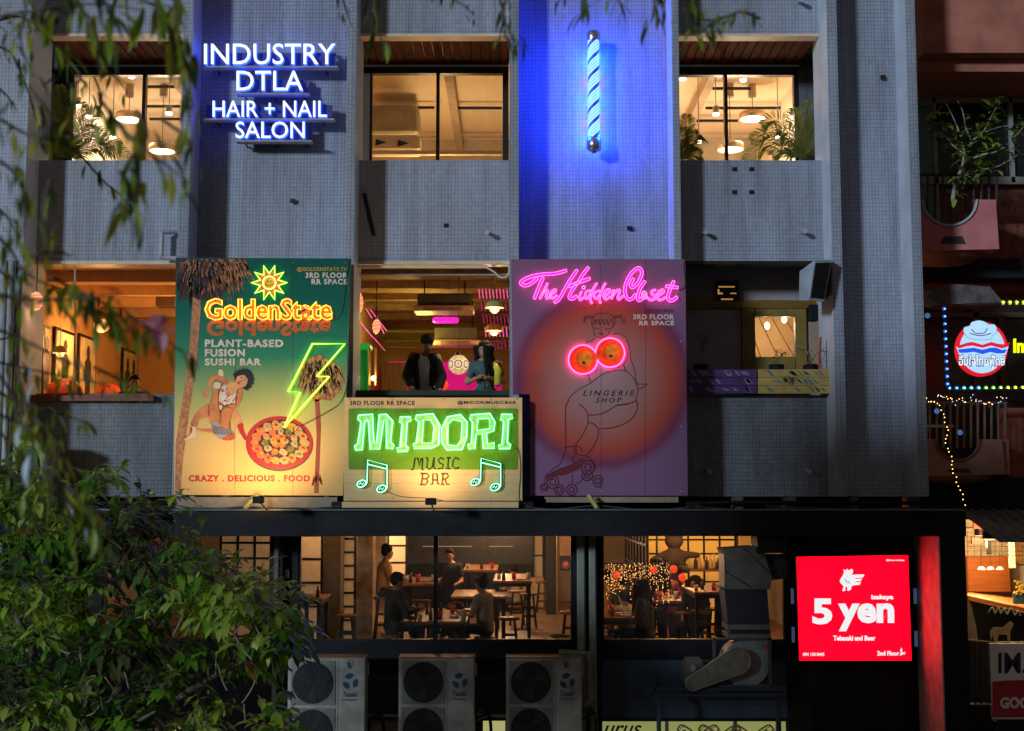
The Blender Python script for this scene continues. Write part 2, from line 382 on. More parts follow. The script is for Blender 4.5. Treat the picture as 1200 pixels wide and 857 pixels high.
for bi, (a, b) in enumerate(bays):
    a += .002; b -= .002
    MB().box(a, b, PR, 19.28, zsill4 - (zsill4 - zlip3), zsill4).build('parapet', tile, bd)
    MB().box(a, b, PR, 19.28, zlip4 + .04, TOP).build('parapet', tile, bd)
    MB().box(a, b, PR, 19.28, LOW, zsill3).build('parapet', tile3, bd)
    MB().box(a, b, PR - .02, 19.3, zlip4, zlip4 + .038).build('edge_trim', trim, bd)
    MB().box(a, b, PR - .02, 19.3, zlip3 - .05, zlip3 - .002).build('edge_trim', trim if bi < 2 else dkframe, bd)
    MB().box(a, b, 19.29, 20.9, zsill4 - .16, zsill4 - .02).build('window_ledge', paint, bd)
    # soffit boards
    s = MB().box(a, b, 19.31, WN, zlip4 + .05, zlip4 + .12).build('soffit', dkframe, bd)
    for e0, e1 in ((a-.7, a), (b, b+.5)): MB().box(e0, e1, 19.51, WN + .1, zlip4 - .01, zlip4 + .14).build('soffit_edge', dkframe, s); MB().box(e0, e1, 19.51, 19.6, zsill4, zlip4 + .14).build('fin_return', paint, bd) if False else None
    n = 15; wd = (b - a) / n
    for k in range(n): MB().bbox(a + k*wd + .006, a + (k+1)*wd - .006, 19.31, WN - .02, zlip4 + .012, zlip4 + .046, .006).build('plank', plank, s)
    # window
    zt = zlip4; zb = zsill4 - .02
    fr = MB(); mid = X((168, 513, 851)[bi], WN, 140); wl = (X(57, WN, 140), X(424, WN, 140), a)[bi]; wr = (b, X(596, WN), X(937, WN, 140))[bi]
    gl = (X(86, WN, 140), X(436, WN, 140), a)[bi]; gr = (b - .02, X(589, WN), X(931, WN, 140))[bi]; gt = Z(86 if bi == 1 else 88, WN)
    fr.box(wl, wr, WN, WN + .12, gt, zt + .05).box(wl, wr, WN, WN + .12, zb, zb + .05)
    if gl > wl: fr.box(wl, gl, WN + .001, WN + .119, zb + .05, gt)
    if wr > gr: fr.box(gr, wr, WN + .001, WN + .119, zb + .05, gt)
    fr.box(mid - .025, mid + .025, WN - .01, WN + .11, zb + .051, gt - .001)
    fo = fr.build('window_frame', dkframe, bd)
    for p, q in ((gl, mid - .025), (mid + .025, gr)): MB().box(p, q, WN + .05, WN + .058, zb + .05, gt).build('pane', gls, fo)
    MB().box(wl, wr, WN - .06, WN - .003, zlip4 - .03, zlip4 - .012).build('track_rail', pipew, bd)
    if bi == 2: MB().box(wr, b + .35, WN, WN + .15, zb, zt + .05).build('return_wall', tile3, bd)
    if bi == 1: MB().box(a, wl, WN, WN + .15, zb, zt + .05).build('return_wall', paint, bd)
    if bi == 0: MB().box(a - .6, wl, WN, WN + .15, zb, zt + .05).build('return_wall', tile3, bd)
LG = 2.0
# fourth floor room
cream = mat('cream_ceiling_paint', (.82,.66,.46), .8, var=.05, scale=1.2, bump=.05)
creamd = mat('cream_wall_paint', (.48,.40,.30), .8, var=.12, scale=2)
xl, xr = FX[0][1] - .3, FX[5][1] + .2
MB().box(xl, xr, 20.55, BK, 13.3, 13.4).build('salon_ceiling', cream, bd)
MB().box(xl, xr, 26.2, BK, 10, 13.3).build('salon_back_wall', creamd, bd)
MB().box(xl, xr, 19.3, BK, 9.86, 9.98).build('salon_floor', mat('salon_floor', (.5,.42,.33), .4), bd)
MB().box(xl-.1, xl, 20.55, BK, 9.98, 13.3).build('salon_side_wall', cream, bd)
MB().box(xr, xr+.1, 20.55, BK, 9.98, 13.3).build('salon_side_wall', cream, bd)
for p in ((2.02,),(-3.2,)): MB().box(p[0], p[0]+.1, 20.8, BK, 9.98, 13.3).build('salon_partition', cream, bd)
beam = mat('ceiling_beam_paint', (.45,.34,.24), .6)
for px, py in ((524,88),(842,92),(190,92)):
    x = X(px, 20.8, py) * 1.015; MB().box(x - .07, x + .07, 20.56, 26.2, 13.12, 13.3).build('ceiling_beam', beam, bd)
for px0, px1, py in ((437,509,124.5),(532,588,125),(492,512,159),(536,589,159),(827,930,125),(815,865,140),(168,211,123),(120,165,158),(175,211,138),(172,210,100),(800,925,160),(835,880,102)):
    y = onz(600, py, 13.2).y
    if y < 26.1: MB().box(X(px0, y, py), X(px1, y, py), y, y + .05, 13.16, 13.2).build('track_light_rail', blackm if py < 150 else beam, bd)
# salon pendants
discl = glow('warm_lamp_diffuser', (1, .80, .52), 9); brass = mat('brushed_brass', (.55,.40,.22), .35, metal=.8)
def disc(px, py, L):
    y = 22.6; c = at(px, py, y)
    t = empty('pendant_lamp', c, L, 'lamp', 'round pendant lamps in the salon windows')
    MB().lathe(c, [(.0,.12),(.21,.115),(.225,.09),(.225,.0),(.215,.0),(.21,.02)], 24).build('lamp_shade', brass, t, True)
    MB().lathe(c, [(.0,.012),(.205,.012)], 24).build('diffuser', discl, t)
    MB().cyl(c + V((0,0,.12)), V((c.x, c.y, 13.1)), .006, 5).build('cord', blackm, t)
    MB().cyl(V((c.x, c.y, 13.08)), V((c.x, c.y, 13.28)), .07, 12).build('canopy', beam, t)
    lamp('lamp_light', c - V((0,0,.12)), 30, (1, .86, .66), r=.18, parent=t)
for q in ((882,140,'round pendant lamp right of the mullion in the right salon window'),(856,176,'low round pendant lamp behind the mullion of the right salon window'),
          (151,141,'round pendant lamp left of the mullion in the left salon window'),(190,178,'low round pendant lamp right of the mullion in the left salon window')): disc(*q)
def spotl(px, py, L, y=21.6):
    c = at(px, py, y); t = empty('spotlight', c, L, 'lamp', 'small track spotlights in the salon')
    MB().cyl(c, c + V((0,0,.13)), .05, 12).build('housing', beam, t, True); MB().sph(c, (.055,.055,.03), 10, 5).build('bulb', glow('spot_bulb', (1,.86,.66), 25), t)
    MB().cyl(c + V((0,0,.13)), V((c.x, c.y, 13.3)), .008, 5).build('stem', beam, t)
for q in ((800,93,'spotlight at the far left edge of the right salon window'),(871,94,'spotlight just under the header of the right salon window'),(839,134,'spotlight left of the mullion in the right salon window'),
          (819,166,'lowest spotlight at left in the right salon window'),(912,161,'spotlight glowing behind the palm in the right salon window'),(930,138,'spotlight at right edge of the right salon window'),(154,90,'spotlight high up left of the mullion in the left salon window'),
          (198,133,'spotlight right of the mullion in the left salon window'),(91,124,'spotlight above the palm at far left in the left salon window'),(132,161,'lowest spotlight over the palm in the left salon window'),(104,137,'small spotlight between palm fronds in the left salon window')): spotl(*q)
lamp('ceiling_light', (X(513,23), 23.2, 11.2), 68, (1,.66,.30), r=.3)
lamp('ceiling_light', (X(400,23)-3, 23.2, 11.2), 55, (1,.78,.52), r=.3)
lamp('ceiling_light', (X(860,23), 23.2, 11.2), 70, (1,.78,.52), r=.3)
# bay 2 fourth floor: air conditioner
t = empty('ceiling_air_conditioner', at(460,168,22.5), 'cream ceiling cassette air conditioner seen through the middle upper window', 'air conditioner')
y = 22.6; a, b_, c, d = rect(430,132,490,156,y+.5); MB().bbox(a, b_, y+.5, y+1.2, c, 13.1, .04).build('housing', mat('ac_cream', (.42,.36,.25), .5), t)
acp = mat('ac_panel_cream', (.75,.62,.42), .5, var=.05); a, b_, c, d = rect(425,158,492,176,y)
MB().bbox(a, b_, y, y+.5, c, d, .03).build('panel', acp, t)
for p in ((440,453,163,171),(466,480,164,172)): a, b_, c, d = rect(p[0],p[2],p[1],p[3],y-.005); MB().add([(a,y-.006,c),(b_,y-.006,(c+d)/2),(a,y-.006,d)],[(0,1,2)]).build('vent', blackm, t)
a, b_, c, d = rect(425,176,589,181,22.4); MB().bbox(a, b_, 22.4, 22.5, c, d, .01).build('pelmet_rail', acp, bd)
# small things on the tiles
def stub(px, py, Y, L, dx=.0):
    c = at(px, py, Y)
    t = MB().cyl(c, c - V((dx, .16, .02)), .028, 8).cyl(c - V((dx,.15,.02)), c - V((dx,.2,.03)), .036, 8).build('pipe_stub', pipew, L=L, C='pipe', G='short drain pipe stubs in the parapets')
stub(571,273,PR,'short drain stub low on the middle parapet, near its right edge'); stub(825,273,PR,'small drain stub at the left of the right parapet')
stub(940,272,PR,'small drain stub at the right of the right upper parapet'); stub(936,3,PR,'drain stub at the very top above the right salon window')
stub(829,551,PR,'drain stub at the left of the dark parapet under the planters'); stub(945,551,PR,'drain stub at the right of the dark parapet under the planters')
c = at(427,228,PR); e = at(438,275,PR)
MB().tube([c - V((0,.03,0)), e - V((0,.10,0)), e + V((0,0,0))], .03, 7).build('drain_pipe', blackm, L='black slanted pipe on the left of the middle parapet', C='pipe')
for px, py in ((858,223),(878,223),(858,196),(878,196),(520,262),(340,233),(1032,88),(735,265)): a, b_, c, d = rect(px,py,px+6,py+5,PR-.004); MB().box(a,b_,PR-.004,PR+.01,c,d).build('missing_tile_patch', dkframe, bd)
MB().tube([at(207,272,PR-.06), at(190,273,PR-.16), at(189,302,PR-.16), at(207,303,PR-.16)], .035, 8).build('bent_pipe', pipew, L='pale bent pipe at the right end of the left parapet', C='pipe')
for px, L in ((6,'white downpipe at the far left edge'),(14,'grey downpipe beside the leftmost fin'),(20,'thin dark cable pipe on the leftmost fin')):
    MB().cyl(at(px,306,18.4), V((at(px,306,18.4).x, 18.4, 5)), .045 if px < 20 else .02, 10).build('downpipe', pipew if px < 20 else blackm, None, True, L=L, C='pipe')
# canopy and second floor frontage
zf0, zf1 = Z(628.5,18.0), Z(597,18.0)
xR = X(1132,18.0,612); xL = X(-80,18.0,612)
MB().box(xL, xR, 18.0, 21.5, zf0, zf1).build('canopy_fascia', black, bd)
MB().box(xL, xR, 17.96, 18.02, zf1 - .018, zf1 + .006).build('canopy_edge', mat('worn_steel', (.10,.12,.12), .4, metal=.5), bd)
MB().box(xL, X(1069,F)-.02, 19.35, 20, zf1, LOW + .02).build('gap_wall', black, bd)
for k in range(12):
    px = 215 + k*72 + random.uniform(-14,14); 
    if k in (3, 8): continue
    MB().box(X(px,18.9,590), X(px+9,18.9,590), 18.85, 19.35, zf1, LOW+.01).build('floor_bracket', mat('rusty_bracket', (.10,.08,.06), .8), bd)
MB().cyl((X(100,18.75), 18.75, zf1+.08), (X(1070,18.75), 18.75, zf1+.08), .03, 8).build('cable_conduit', black, bd)
W2 = 19.1; zs = Z(752.5, W2); xz = lambda px, Y=W2, py=690: X(px, Y, py)
def wallpiece(px0, px1, z0, z1, Y=W2, m=black, nm='frontage_wall', d=.25): return MB().box(xz(px0,Y), xz(px1,Y), Y, Y+d, z0, z1).build(nm, m, bd)
zt2 = zf0 + .0
wallpiece(-120, 120, 0.13, zt2); wallpiece(318, 349, zs, zt2); wallpiece(672, 705, zs, zt2); wallpiece(921, 1104, .13, zt2)
MB().box(X(1104,18.0,700), X(1133,18.0,700), 18.0, 21.4, .13, zf0).build('corner_pier', black, bd)
pinkp = mat('sign_lit_pink', (.62,.42,.46), .5, var=.25, scale=5)  # pink tint holds the red sign's light falling on the pier side
MB().box(X(1104,18.0,700)-.02, X(1104,18.0,700), 18.02, 19.09, .13, Z(627,18.0)-.02).build('pier_lit_side', pinkp, bd)
z773, z843 = Z(773, W2), Z(843, W2)
MB().box(xz(120), xz(705), W2+.01, W2+.26, z773, zs).build('sill_band', black, bd); MB().box(xz(705), xz(921), W2+.01, W2+.26, z773, zs).build('sill_band', black, bd)
MB().box(xz(120), xz(705), W2+.05, W2+.3, z843-.0, z773).build('lower_wall', black, bd)
MB().box(xz(705,W2,800), xz(921), W2+.05, W2+.3, z843, z773).build('lower_wall', dkblue, bd)
MB().box(xz(120), xz(705), W2+.02, W2+.3, .13, z843).build('lower_wall', black, bd)
for i, (p, q, r_) in enumerate(((120,318,None),(349,672,510.5),(705,921,None))):
    fr = MB(); a, b_ = xz(p), xz(q); e = .035
    fr.box(a, b_, W2+.02, W2+.1, zs, zs+e).box(a, a+e, W2+.02, W2+.1, zs+e, zt2).box(b_-e, b_, W2+.02, W2+.1, zs+e, zt2)
    ed = [a+e, b_-e]
    if r_: m_ = xz(r_); fr.box(m_-.03, m_+.03, W2+.01, W2+.11, zs+e, zt2); ed = [a+e, m_-.03, m_+.03, b_-e]
    fo = fr.build('window_frame', blackm, bd)
    for k in range(0, len(ed), 2): MB().box(ed[k], ed[k+1], W2+.05, W2+.058, zs+e, zt2-.01).build('pane', gls2, fo)
olive = mat('olive_grey_pipe', (.17,.20,.16), .5, var=.2)
for px, w_, nm in ((681,.055,'left'),(694.5,.05,'right')):
    x = xz(px, 18.9); MB().bbox(x-w_, x+w_, 18.85, 18.97, .13, zt2-.0, .02).build('square_duct', olive, L='olive %s vertical duct between the two restaurant windows' % nm, C='duct', G='twin vertical ducts between the windows')
x = xz(324, 18.95); MB().bbox(x-.035, x+.035, 18.9, 19.0, .13, zt2, .01).build('square_duct', mat('brown_duct', (.09,.08,.06), .5), L='slim brown duct left of the large restaurant window', C='duct')
a, b_, c, d = rect(334,667,339,678,W2-.03); MB().bbox(a,b_,W2-.05,W2,c,d,.01).build('switch_box', mat('box_grey', (.35,.36,.36), .5), L='small pale switch box on the black pier by the tree', C='switch box')
MB().tube([at(655,765,18.6), at(690,766,18.6), at(691,820,18.6), at(684,828,18.6)], .05, 8).build('bent_pipe', olive, L='pipe running down beside the rightmost condenser', C='pipe')
# shop windows at the bottom, printed film lit from inside
film = glow('lit_yellow_green_film', (.50,.55,.17), .45); shopw = empty('shopfront_windows', at(815,850,W2), 'row of lit yellow shop windows with floral print below the exhaust fan', 'shopfront')
dk = blackm
for p, q in ((706,770.5),(775.5,780.5),(785,861),(866,911),(916,923)):
    a, b_, c, d = rect(p,845.5,q,980,W2); MB().box(a,b_,W2+.06,W2+.08,1.2,d).build('printed_pane', film, shopw)
MB().box(xz(703,W2,850), xz(926,W2,850), W2+.03, W2+.058, Z(846,W2), Z(842,W2)).build('frame_rail', dk, shopw)
text('lettering', 'urus', (708,850,752,862), W2+.056, mat('print_black', (.01,.01,.01), .6), shopw, shear=.4, bold=.01)
scr = mat('print_terracotta', (.35,.12,.04), .6); scg = mat('print_teal', (.05,.30,.25), .6)
fl = []
for cx in (818,843,882):
    for s_ in (-1,1): fl.append([(cx + s_*a, b) for a, b in cr([(0,868),(6,858),(14,852),(20,850),(24,855),(20,859),(16,856),(12,861)], 4)])
plines('floral_print', fl, W2+.055, .012, scr, shopw); plines('floral_print', [[(x+2,y+2) for x,y in q] for q in fl], W2+.055, .006, scg, shopw)
a, b_, c, d = rect(198,846,236,900,W2-.02); MB().box(a,b_,W2-.02,W2+.01,c,d).build('lit_shop_pane', glow('lit_cream_pane', (.9,.7,.4), .6), L='small glowing pane at the bottom under the tree', C='window')
a, b_, c, d = rect(434,842,466,900,W2-.02); MB().box(a,b_,W2-.02,W2+.01,c,d).build('lit_shop_pane', mat('dull_cream', (.35,.25,.16), .6), L='dull cream pane low between the first two condensers', C='window')
a, b_, c, d = rect(566,845,592,900,W2-.02); MB().box(a,b_,W2-.02,W2+.01,c,d).build('lit_shop_pane', glow('lit_yellow_pane', (.8,.75,.3), .5), L='small yellow lit pane low between the last two condensers', C='window')
# fin wall details: fans for salon sign
# ============================================================ SALON SIGN
sg = empty('salon_letter_sign', at(315,120,18.9), 'white channel letters with blue halo reading INDUSTRY DTLA HAIR + NAIL SALON', 'sign')
facew = glow('letter_face_white', (.80,.84,1), 1.35); sideb = glow('letter_side_blue', (.01,.06,1), 5.5)
for s_, bx in (('INDUSTRY',(239,51,393,75.5)),('DTLA',(277,83,355,106)),('HAIR + NAIL',(249,118,383,137)),('SALON',(276,142.5,357,162))):
    text('letter', s_, bx, 18.84, [facew, sideb], sg, d=.07, bold=.004, letters=True)
navy = mat('navy_letter_shade', (.03,.04,.09), .6)
for p, q, y in ((236,396,78),(276,362,109.5),(236,392,139.5),(276,366,165)):
    a, b_, c, d = rect(p,y-.8,q,y+1.2,18.8); MB().bbox(a,b_,18.8,18.95,c,d,.01).build('letter_rail', pipew, sg)
    for k in range(3): MB().cyl((a+(b_-a)*(.1+.4*k),18.9,c+.01),(a+(b_-a)*(.1+.4*k),WP,c+.01),.012,6).build('rail_bracket', blackm, sg)
    MB().box(a+.04,b_-.05,18.935,18.96,d,d+.23).build('letter_shade_sheet', navy, sg)  # navy sheet stands in for the shade behind the letters
MB().tube([at(232,60,WP-.03), at(228,140,WP-.03), at(229,300,WP-.03)], .012, 5).build('sign_cable', blackm, sg)
# ============================================================ BARBER POLE
bp = empty('barber_pole', at(696,178,18.85), 'tall glowing blue and white striped barber pole on the recessed wall', 'barber pole')
def helix_mat():
    m = bpy.data.materials.new('barber_stripes'); m.use_nodes = True; n = m.node_tree.nodes; l = m.node_tree.links; b = n['Principled BSDF']
    tc = n.new('ShaderNodeTexCoord'); sp = n.new('ShaderNodeSeparateXYZ'); l.new(tc.outputs['Object'], sp.inputs[0])
    at2 = n.new('ShaderNodeMath'); at2.operation = 'ARCTAN2'; l.new(sp.outputs[1], at2.inputs[0]); l.new(sp.outputs[0], at2.inputs[1])
    a = n.new('ShaderNodeMath'); a.operation = 'MULTIPLY_ADD'; l.new(at2.outputs[0], a.inputs[0]); a.inputs[1].default_value = 2.0
    z = n.new('ShaderNodeMath'); z.operation = 'MULTIPLY'; l.new(sp.outputs[2], z.inputs[0]); z.inputs[1].default_value = -2*math.pi/.235; l.new(z.outputs[0], a.inputs[2])
    f = n.new('ShaderNodeMath'); f.operation = 'FRACT'; d = n.new('ShaderNodeMath'); d.operation = 'DIVIDE'; d.inputs[1].default_value = 2*math.pi; l.new(a.outputs[0], d.inputs[0]); l.new(d.outputs[0], f.inputs[0])
    r = n.new('ShaderNodeValToRGB'); cr_ = r.color_ramp; cr_.interpolation = 'EASE'
    c0 = (.0,.02,.35,1); c1 = (.45,.9,1,1); c2 = (.0,.3,1,1)
    st = [(0,c0),(.16,c0),(.22,c1),(.32,c1),(.36,c2),(.41,c1),(.5,c1),(.55,c2),(.60,c1),(.70,c1),(.75,c2),(.80,c1),(.9,c1),(.97,c0)]
    while len(cr_.elements) < len(st): cr_.elements.new(.5)
    for e, (p, c) in zip(cr_.elements, st): e.position = p; e.color = c
    l.new(f.outputs[0], r.inputs[0]); l.new(r.outputs[0], b.inputs['Emission Color']); b.inputs['Base Color'].default_value = (.02,.04,.12,1); b.inputs['Emission Strength'].default_value = 1.1; return m
c = at(696,171,18.85); zt_ = Z(47, 18.85)
MB().lathe(c, [(.082,0),(.082,zt_-c.z)], 28).build('striped_cylinder', helix_mat(), bp, True)
MB().lathe(at(696,177.5,18.85), [(0,0),(.07,0),(.105,.03),(.105,.16),(.095,.17),(.095,.2)], 28).build('lower_cap', mat('chrome', (.5,.5,.55), .25, metal=.9), bp, True)
MB().lathe(V((c.x,c.y,zt_-.02)), [(.095,0),(.1,.02),(.1,.11),(.08,.14),(0,.15)], 28).build('upper_cap', MATS['chrome'], bp, True)
MB().cyl(at(696,179.5,18.85), at(696,177,18.85), .03, 8).build('finial', blackm, bp)
gb = glow('led_blue', (.0,.03,1), 200); gw = glow('led_pale_blue', (.25,.6,1), 26); gp = glow('led_pink', (1,.22,.5), 26)
hz = zt_ - c.z
for sx in (-.06, .06): MB().box(c.x+sx-.008, c.x+sx+.008, 18.945, 18.96, c.z+.05, zt_-.05).build('side_led_strip', gb, bp)
for k in range(5):
    z0 = c.z + hz*(.06 + .19*k)
    MB().box(c.x-.045, c.x+.045, 18.962, 18.97, z0, z0+hz*.07).build('back_led', gw if k % 2 == 0 else gp, bp)
    MB().box(c.x-.03, c.x+.03, 18.95, WP, z0+.1, z0+.13).build('wall_bracket', blackm, bp)
for k in range(3):
    for sx in (-.15,.15): lamp('pole_wash_light', V((c.x+sx, 18.82, c.z + hz*(.15+.35*k))), 24, (.0,.035,1), r=.1, parent=bp)  # added lamps beside the pole spread its blue light over the wall
MB().box(FX[4][0]-.012, FX[4][0]-.002, 19.08, 19.12, Z(300,WP), TOP).build('corner_glow_strip', glow('violet_glow', (.26,.26,.95), .75), L='thin glowing strip for violet light on the side of the fin right of the barber pole', C='glow strip')  # glowing strip stands in for the pole's light on the fin side
# ============================================================ GOLDEN STATE BOARD
def gradmat(name, z0, z1, stops, var=.08):
    m = bpy.data.materials.new(name); m.use_nodes = True; n = m.node_tree.nodes; l = m.node_tree.links; b = n['Principled BSDF']
    g = n.new('ShaderNodeNewGeometry'); sp = n.new('ShaderNodeSeparateXYZ'); l.new(g.outputs['Position'], sp.inputs[0])
    mr = n.new('ShaderNodeMapRange'); mr.inputs[1].default_value = z0; mr.inputs[2].default_value = z1; l.new(sp.outputs[2], mr.inputs[0])
    t = n.new('ShaderNodeTexNoise'); t.inputs['Scale'].default_value = 2; t.inputs['Detail'].default_value = 6; l.new(g.outputs['Position'], t.inputs['Vector'])
    ad = n.new('ShaderNodeMath'); ad.operation = 'MULTIPLY_ADD'; l.new(t.outputs['Fac'], ad.inputs[0]); ad.inputs[1].default_value = var; l.new(mr.outputs[0], ad.inputs[2])
    r = n.new('ShaderNodeValToRGB')
    while len(r.color_ramp.elements) < len(stops): r.color_ramp.elements.new(.5)
    for e, (p, c) in zip(r.color_ramp.elements, stops): e.position = p; e.color = lin(c) + (1,)
    l.new(ad.outputs[0], r.inputs[0]); l.new(r.outputs[0], b.inputs['Base Color']); b.inputs['Roughness'].default_value = .5; b.inputs['Specular IOR Level'].default_value = .15
    return m
YG = 18.35
gz0, gz1 = Z(581,YG), Z(302,YG)
gm = gradmat('green_to_cream_print', gz0, gz1, [(0,(.70,.44,.15)),(.28,(.64,.46,.17)),(.45,(.34,.40,.14)),(.62,(.03,.22,.12)),(.8,(.0,.12,.085)),(1,(.0,.085,.065))])
gs = empty('sushi_bar_billboard', at(307,581,YG), 'tall green to cream sushi bar billboard with orange neon name and lightning bolt', 'billboard')
pshape('board', [[(206,302),(411,303),(402,581),(204,580)]], YG, gm, gs, .07)
stl = mat('galvanised_steel', (.28,.27,.25), .45, metal=.6)
fb = MB()
for px in (230, 300, 385): x = X(px, YG); fb.box(x-.03, x+.03, YG+.075, F, gz0-.05, gz1)
fb.build('mounting_frame', stl, gs)
MB().box(X(206,YG,590), X(395,YG,590), YG+.0, YG+.12, gz0-.16, gz0-.02).build('base_channel', mat('dirty_cream_steel', (.22,.18,.12), .6), gs)
Y0 = YG - .004
pr = dict(trunk=mat('print_trunk', (.38,.16,.06), .5, var=.5, scale=30), thatch=mat('print_thatch', (.42,.17,.06), .6, var=.75, scale=22), thatchd=mat('print_thatch_dark', (.03,.012,.012), .6),
          skin=mat('print_skin', (.50,.19,.06), .5, var=.3, scale=9), hair=mat('print_hair', (.01,.008,.01), .5), white=mat('print_white', (.62,.55,.46), .5), cream=mat('print_cream', (.62,.52,.34), .5),
          red=mat('print_red', (.42,.02,.02), .45), orange=mat('print_orange', (.62,.13,.01), .5), gold=mat('print_gold', (.45,.30,.02), .5), dark=mat('print_dark', (.03,.02,.02), .5))
def px(poly): return poly
# left palm
pshape('palm_trunk_print', [[(226,348),(236,350),(231,420),(222,480),(214,540),(211,580),(205,580),(206,520),(214,470),(221,420)]], Y0, pr['trunk'], gs)
rb = MB(); rd = MB(); 
rnd = random.Random(3)
def strands(b, cx, cy, rx, ry, n, ln, Y, down=1.0, wd=.8, clipx=206.5):
    for i in range(n):
        a = rnd.uniform(0, 2*math.pi); q = math.sqrt(rnd.random()); x, y = cx + rx*q*math.cos(a), cy + ry*q*math.sin(a)
        L_ = ln*rnd.uniform(.5,1); dx = (x-cx)/rx*L_*.45 + rnd.uniform(-2,2); x2, y2 = x+dx, y+L_*down
        if min(x, x2) < clipx or max(x, x2) > 409 or min(y, y2) < 303: continue
        b.shape([P2([(x-wd,y),(x+wd,y),(x2,y2)], Y)], Y, Y+.002)
pshape('palm_thatch_print', [[(207,303),(289,303),(287,316),(276,325),(266,338),(255,350),(245,347),(236,352),(226,348),(213,352),(207,335)]], Y0, pr['thatchd'], gs)
strands(rb, 248, 312, 42, 24, 330, 24, Y0-.003); rb.build('palm_thatch_print', pr['thatch'], gs, K='stuff')
strands(rd, 232, 325, 30, 22, 120, 20, Y0-.006); rd.build('palm_thatch_print', pr['thatchd'], gs, K='stuff')
# right palm
pshape('palm_trunk_print', [[(369,468),(374,468),(376,500),(373,578),(368,578),(371,510)]], Y0, pr['red'] if 0 else mat('print_trunk_red', (.28,.06,.03), .5), gs)
pshape('palm_thatch_print', [[(352,432),(362,420),(374,416),(386,422),(396,430),(402,446),(398,458),(388,470),(378,468),(368,472),(362,456),(354,446)]], Y0, pr['thatch'], gs)
rb = MB(); strands(rb, 376, 438, 24, 19, 200, 17, Y0-.003); rb.build('palm_thatch_print', mat('print_thatch_light', (.52,.30,.09), .6, var=.5, scale=25), gs, K='stuff')
rb = MB(); strands(rb, 372, 440, 20, 18, 60, 14, Y0-.005); rb.build('palm_thatch_print', pr['thatchd'], gs, K='stuff')
rb = MB(); strands(rb, 371, 566, 7, 6, 20, -11, Y0-.004); rb.build('palm_base_print', mat('print_trunk_red', (.3,.05,.02), .5), gs, K='stuff')
# figure (photo collage); crop origin (200,400) scale 6.591
fg = lambda pts: zc(pts, 200, 400, 6.591)
def fs(nm, pts, m, dy=0, smooth=True): pshape(nm, [fg(cr(pts, 4, True) if smooth else pts)], Y0 - dy, m, gs)
fg = lambda pts: zc(pts, 212, 428, 9.12)
SK, CR, RE, WH = pr['skin'], pr['cream'], pr['red'], pr['white']; skl = mat('print_skin_light', (.60,.30,.12), .5, var=.15, scale=9)
for q_i, (z_, nm, m_, q) in enumerate(((0,'figure_print',CR,[(402,60),(430,45),(453,75),(448,122),(402,112)]),(0,'figure_print',SK,[(510,170),(450,125),(390,110),(325,120),(300,165),(275,250),(240,300),(232,335),(262,352),(285,325),(290,285),(330,200),(355,165),(410,178),(470,205),(500,210)]),
    (1,'figure_print',CR,[(360,185),(420,190),(410,262),(352,255)]),(1,'figure_print',SK,[(470,200),(540,180),(600,230),(640,250),(605,330),(580,420),(520,470),(430,480),(390,420),(395,380),(420,290),(450,210)]),
    (1,'figure_print',skl,[(520,170),(600,200),(640,245),(600,290),(540,310),(505,250)]),(3,'leotard_print',WH,[(455,215),(495,212),(485,260),(490,320),(540,325),(590,295),(612,308),(582,350),(585,430),(540,460),(470,440),(400,385),(415,290)]),
    (4,'figure_print',SK,[(615,250),(650,268),(660,310),(640,380),(605,440),(580,462),(590,400),(610,330),(600,290)]),(1,'figure_print',SK,[(298,425),(300,540),(240,565),(190,590),(180,630),(170,660),(125,655),(108,625),(130,570),(150,530),(220,460)]),
    (2,'boot_print',CR,[(105,660),(150,665),(165,760),(110,785),(70,800),(30,798),(60,770),(95,730)]),(3,'boot_stripe_print',RE,[(100,664),(122,670),(112,725),(40,792),(60,770),(95,730)]),(1,'figure_print',SK,[(155,675),(240,680),(345,682),(350,720),(260,715),(165,692)]),
    (5,'figure_print',SK,[(345,255),(405,262),(400,330),(395,400),(410,470),(427,540),(415,610),(380,625),(320,640),(300,560),(298,460),(320,380),(335,300)]),(4,'leotard_print',WH,[(396,430),(445,440),(427,480),(408,465)]),
    (6,'figure_print',SK,[(430,500),(480,440),(560,410),(582,440),(545,520),(527,600),(520,680),(460,685),(415,640),(427,560)]),(4,'knee_print',mat('print_skin_deep', (.5,.10,.03), .5),[(440,785),(555,725),(578,755),(560,795),(480,805)]),
    (7,'shorts_print',mat('print_grey', (.30,.32,.36), .5),[(325,635),(395,610),(430,670),(520,685),(555,720),(500,745),(430,790),(385,770),(350,710)]),(2,'figure_print',skl,[(560,470),(595,470),(650,620),(595,650),(550,560),(545,510)]),
    (3,'sleeve_print',RE,[(600,650),(655,620),(675,700),(712,790),(680,800),(640,740)]),(2,'figure_print',CR,[(610,735),(640,740),(695,802),(660,806),(620,770)]),
    (5,'face_print',skl,[(600,130),(640,110),(690,115),(712,150),(697,215),(650,240),(610,232),(585,195)]),(4,'hair_print',pr['hair'],[(568,110),(590,85),(640,65),(690,55),(725,70),(750,110),(764,160),(752,210),(715,252),(680,260),(650,225),(690,120),(640,100),(600,132),(588,170),(572,150)]))):
    pshape(nm, [fg(cr(q, 4, True))], Y0 - .0012*z_ - .00004*q_i, m_, gs, .001)
for q in ((578,105),(600,82),(632,68),(665,58),(700,56),(732,78),(750,112),(762,150),(756,190),(735,226),(705,250),(712,120)): pshape('hair_curl_print', [fg(ell(q[0],q[1],22,20,9))], Y0-.0085, pr['hair'], gs, .001)
pshape('mouth_print', [fg(ell(616,190,13,17,12))], Y0-.010, RE, gs, .001)
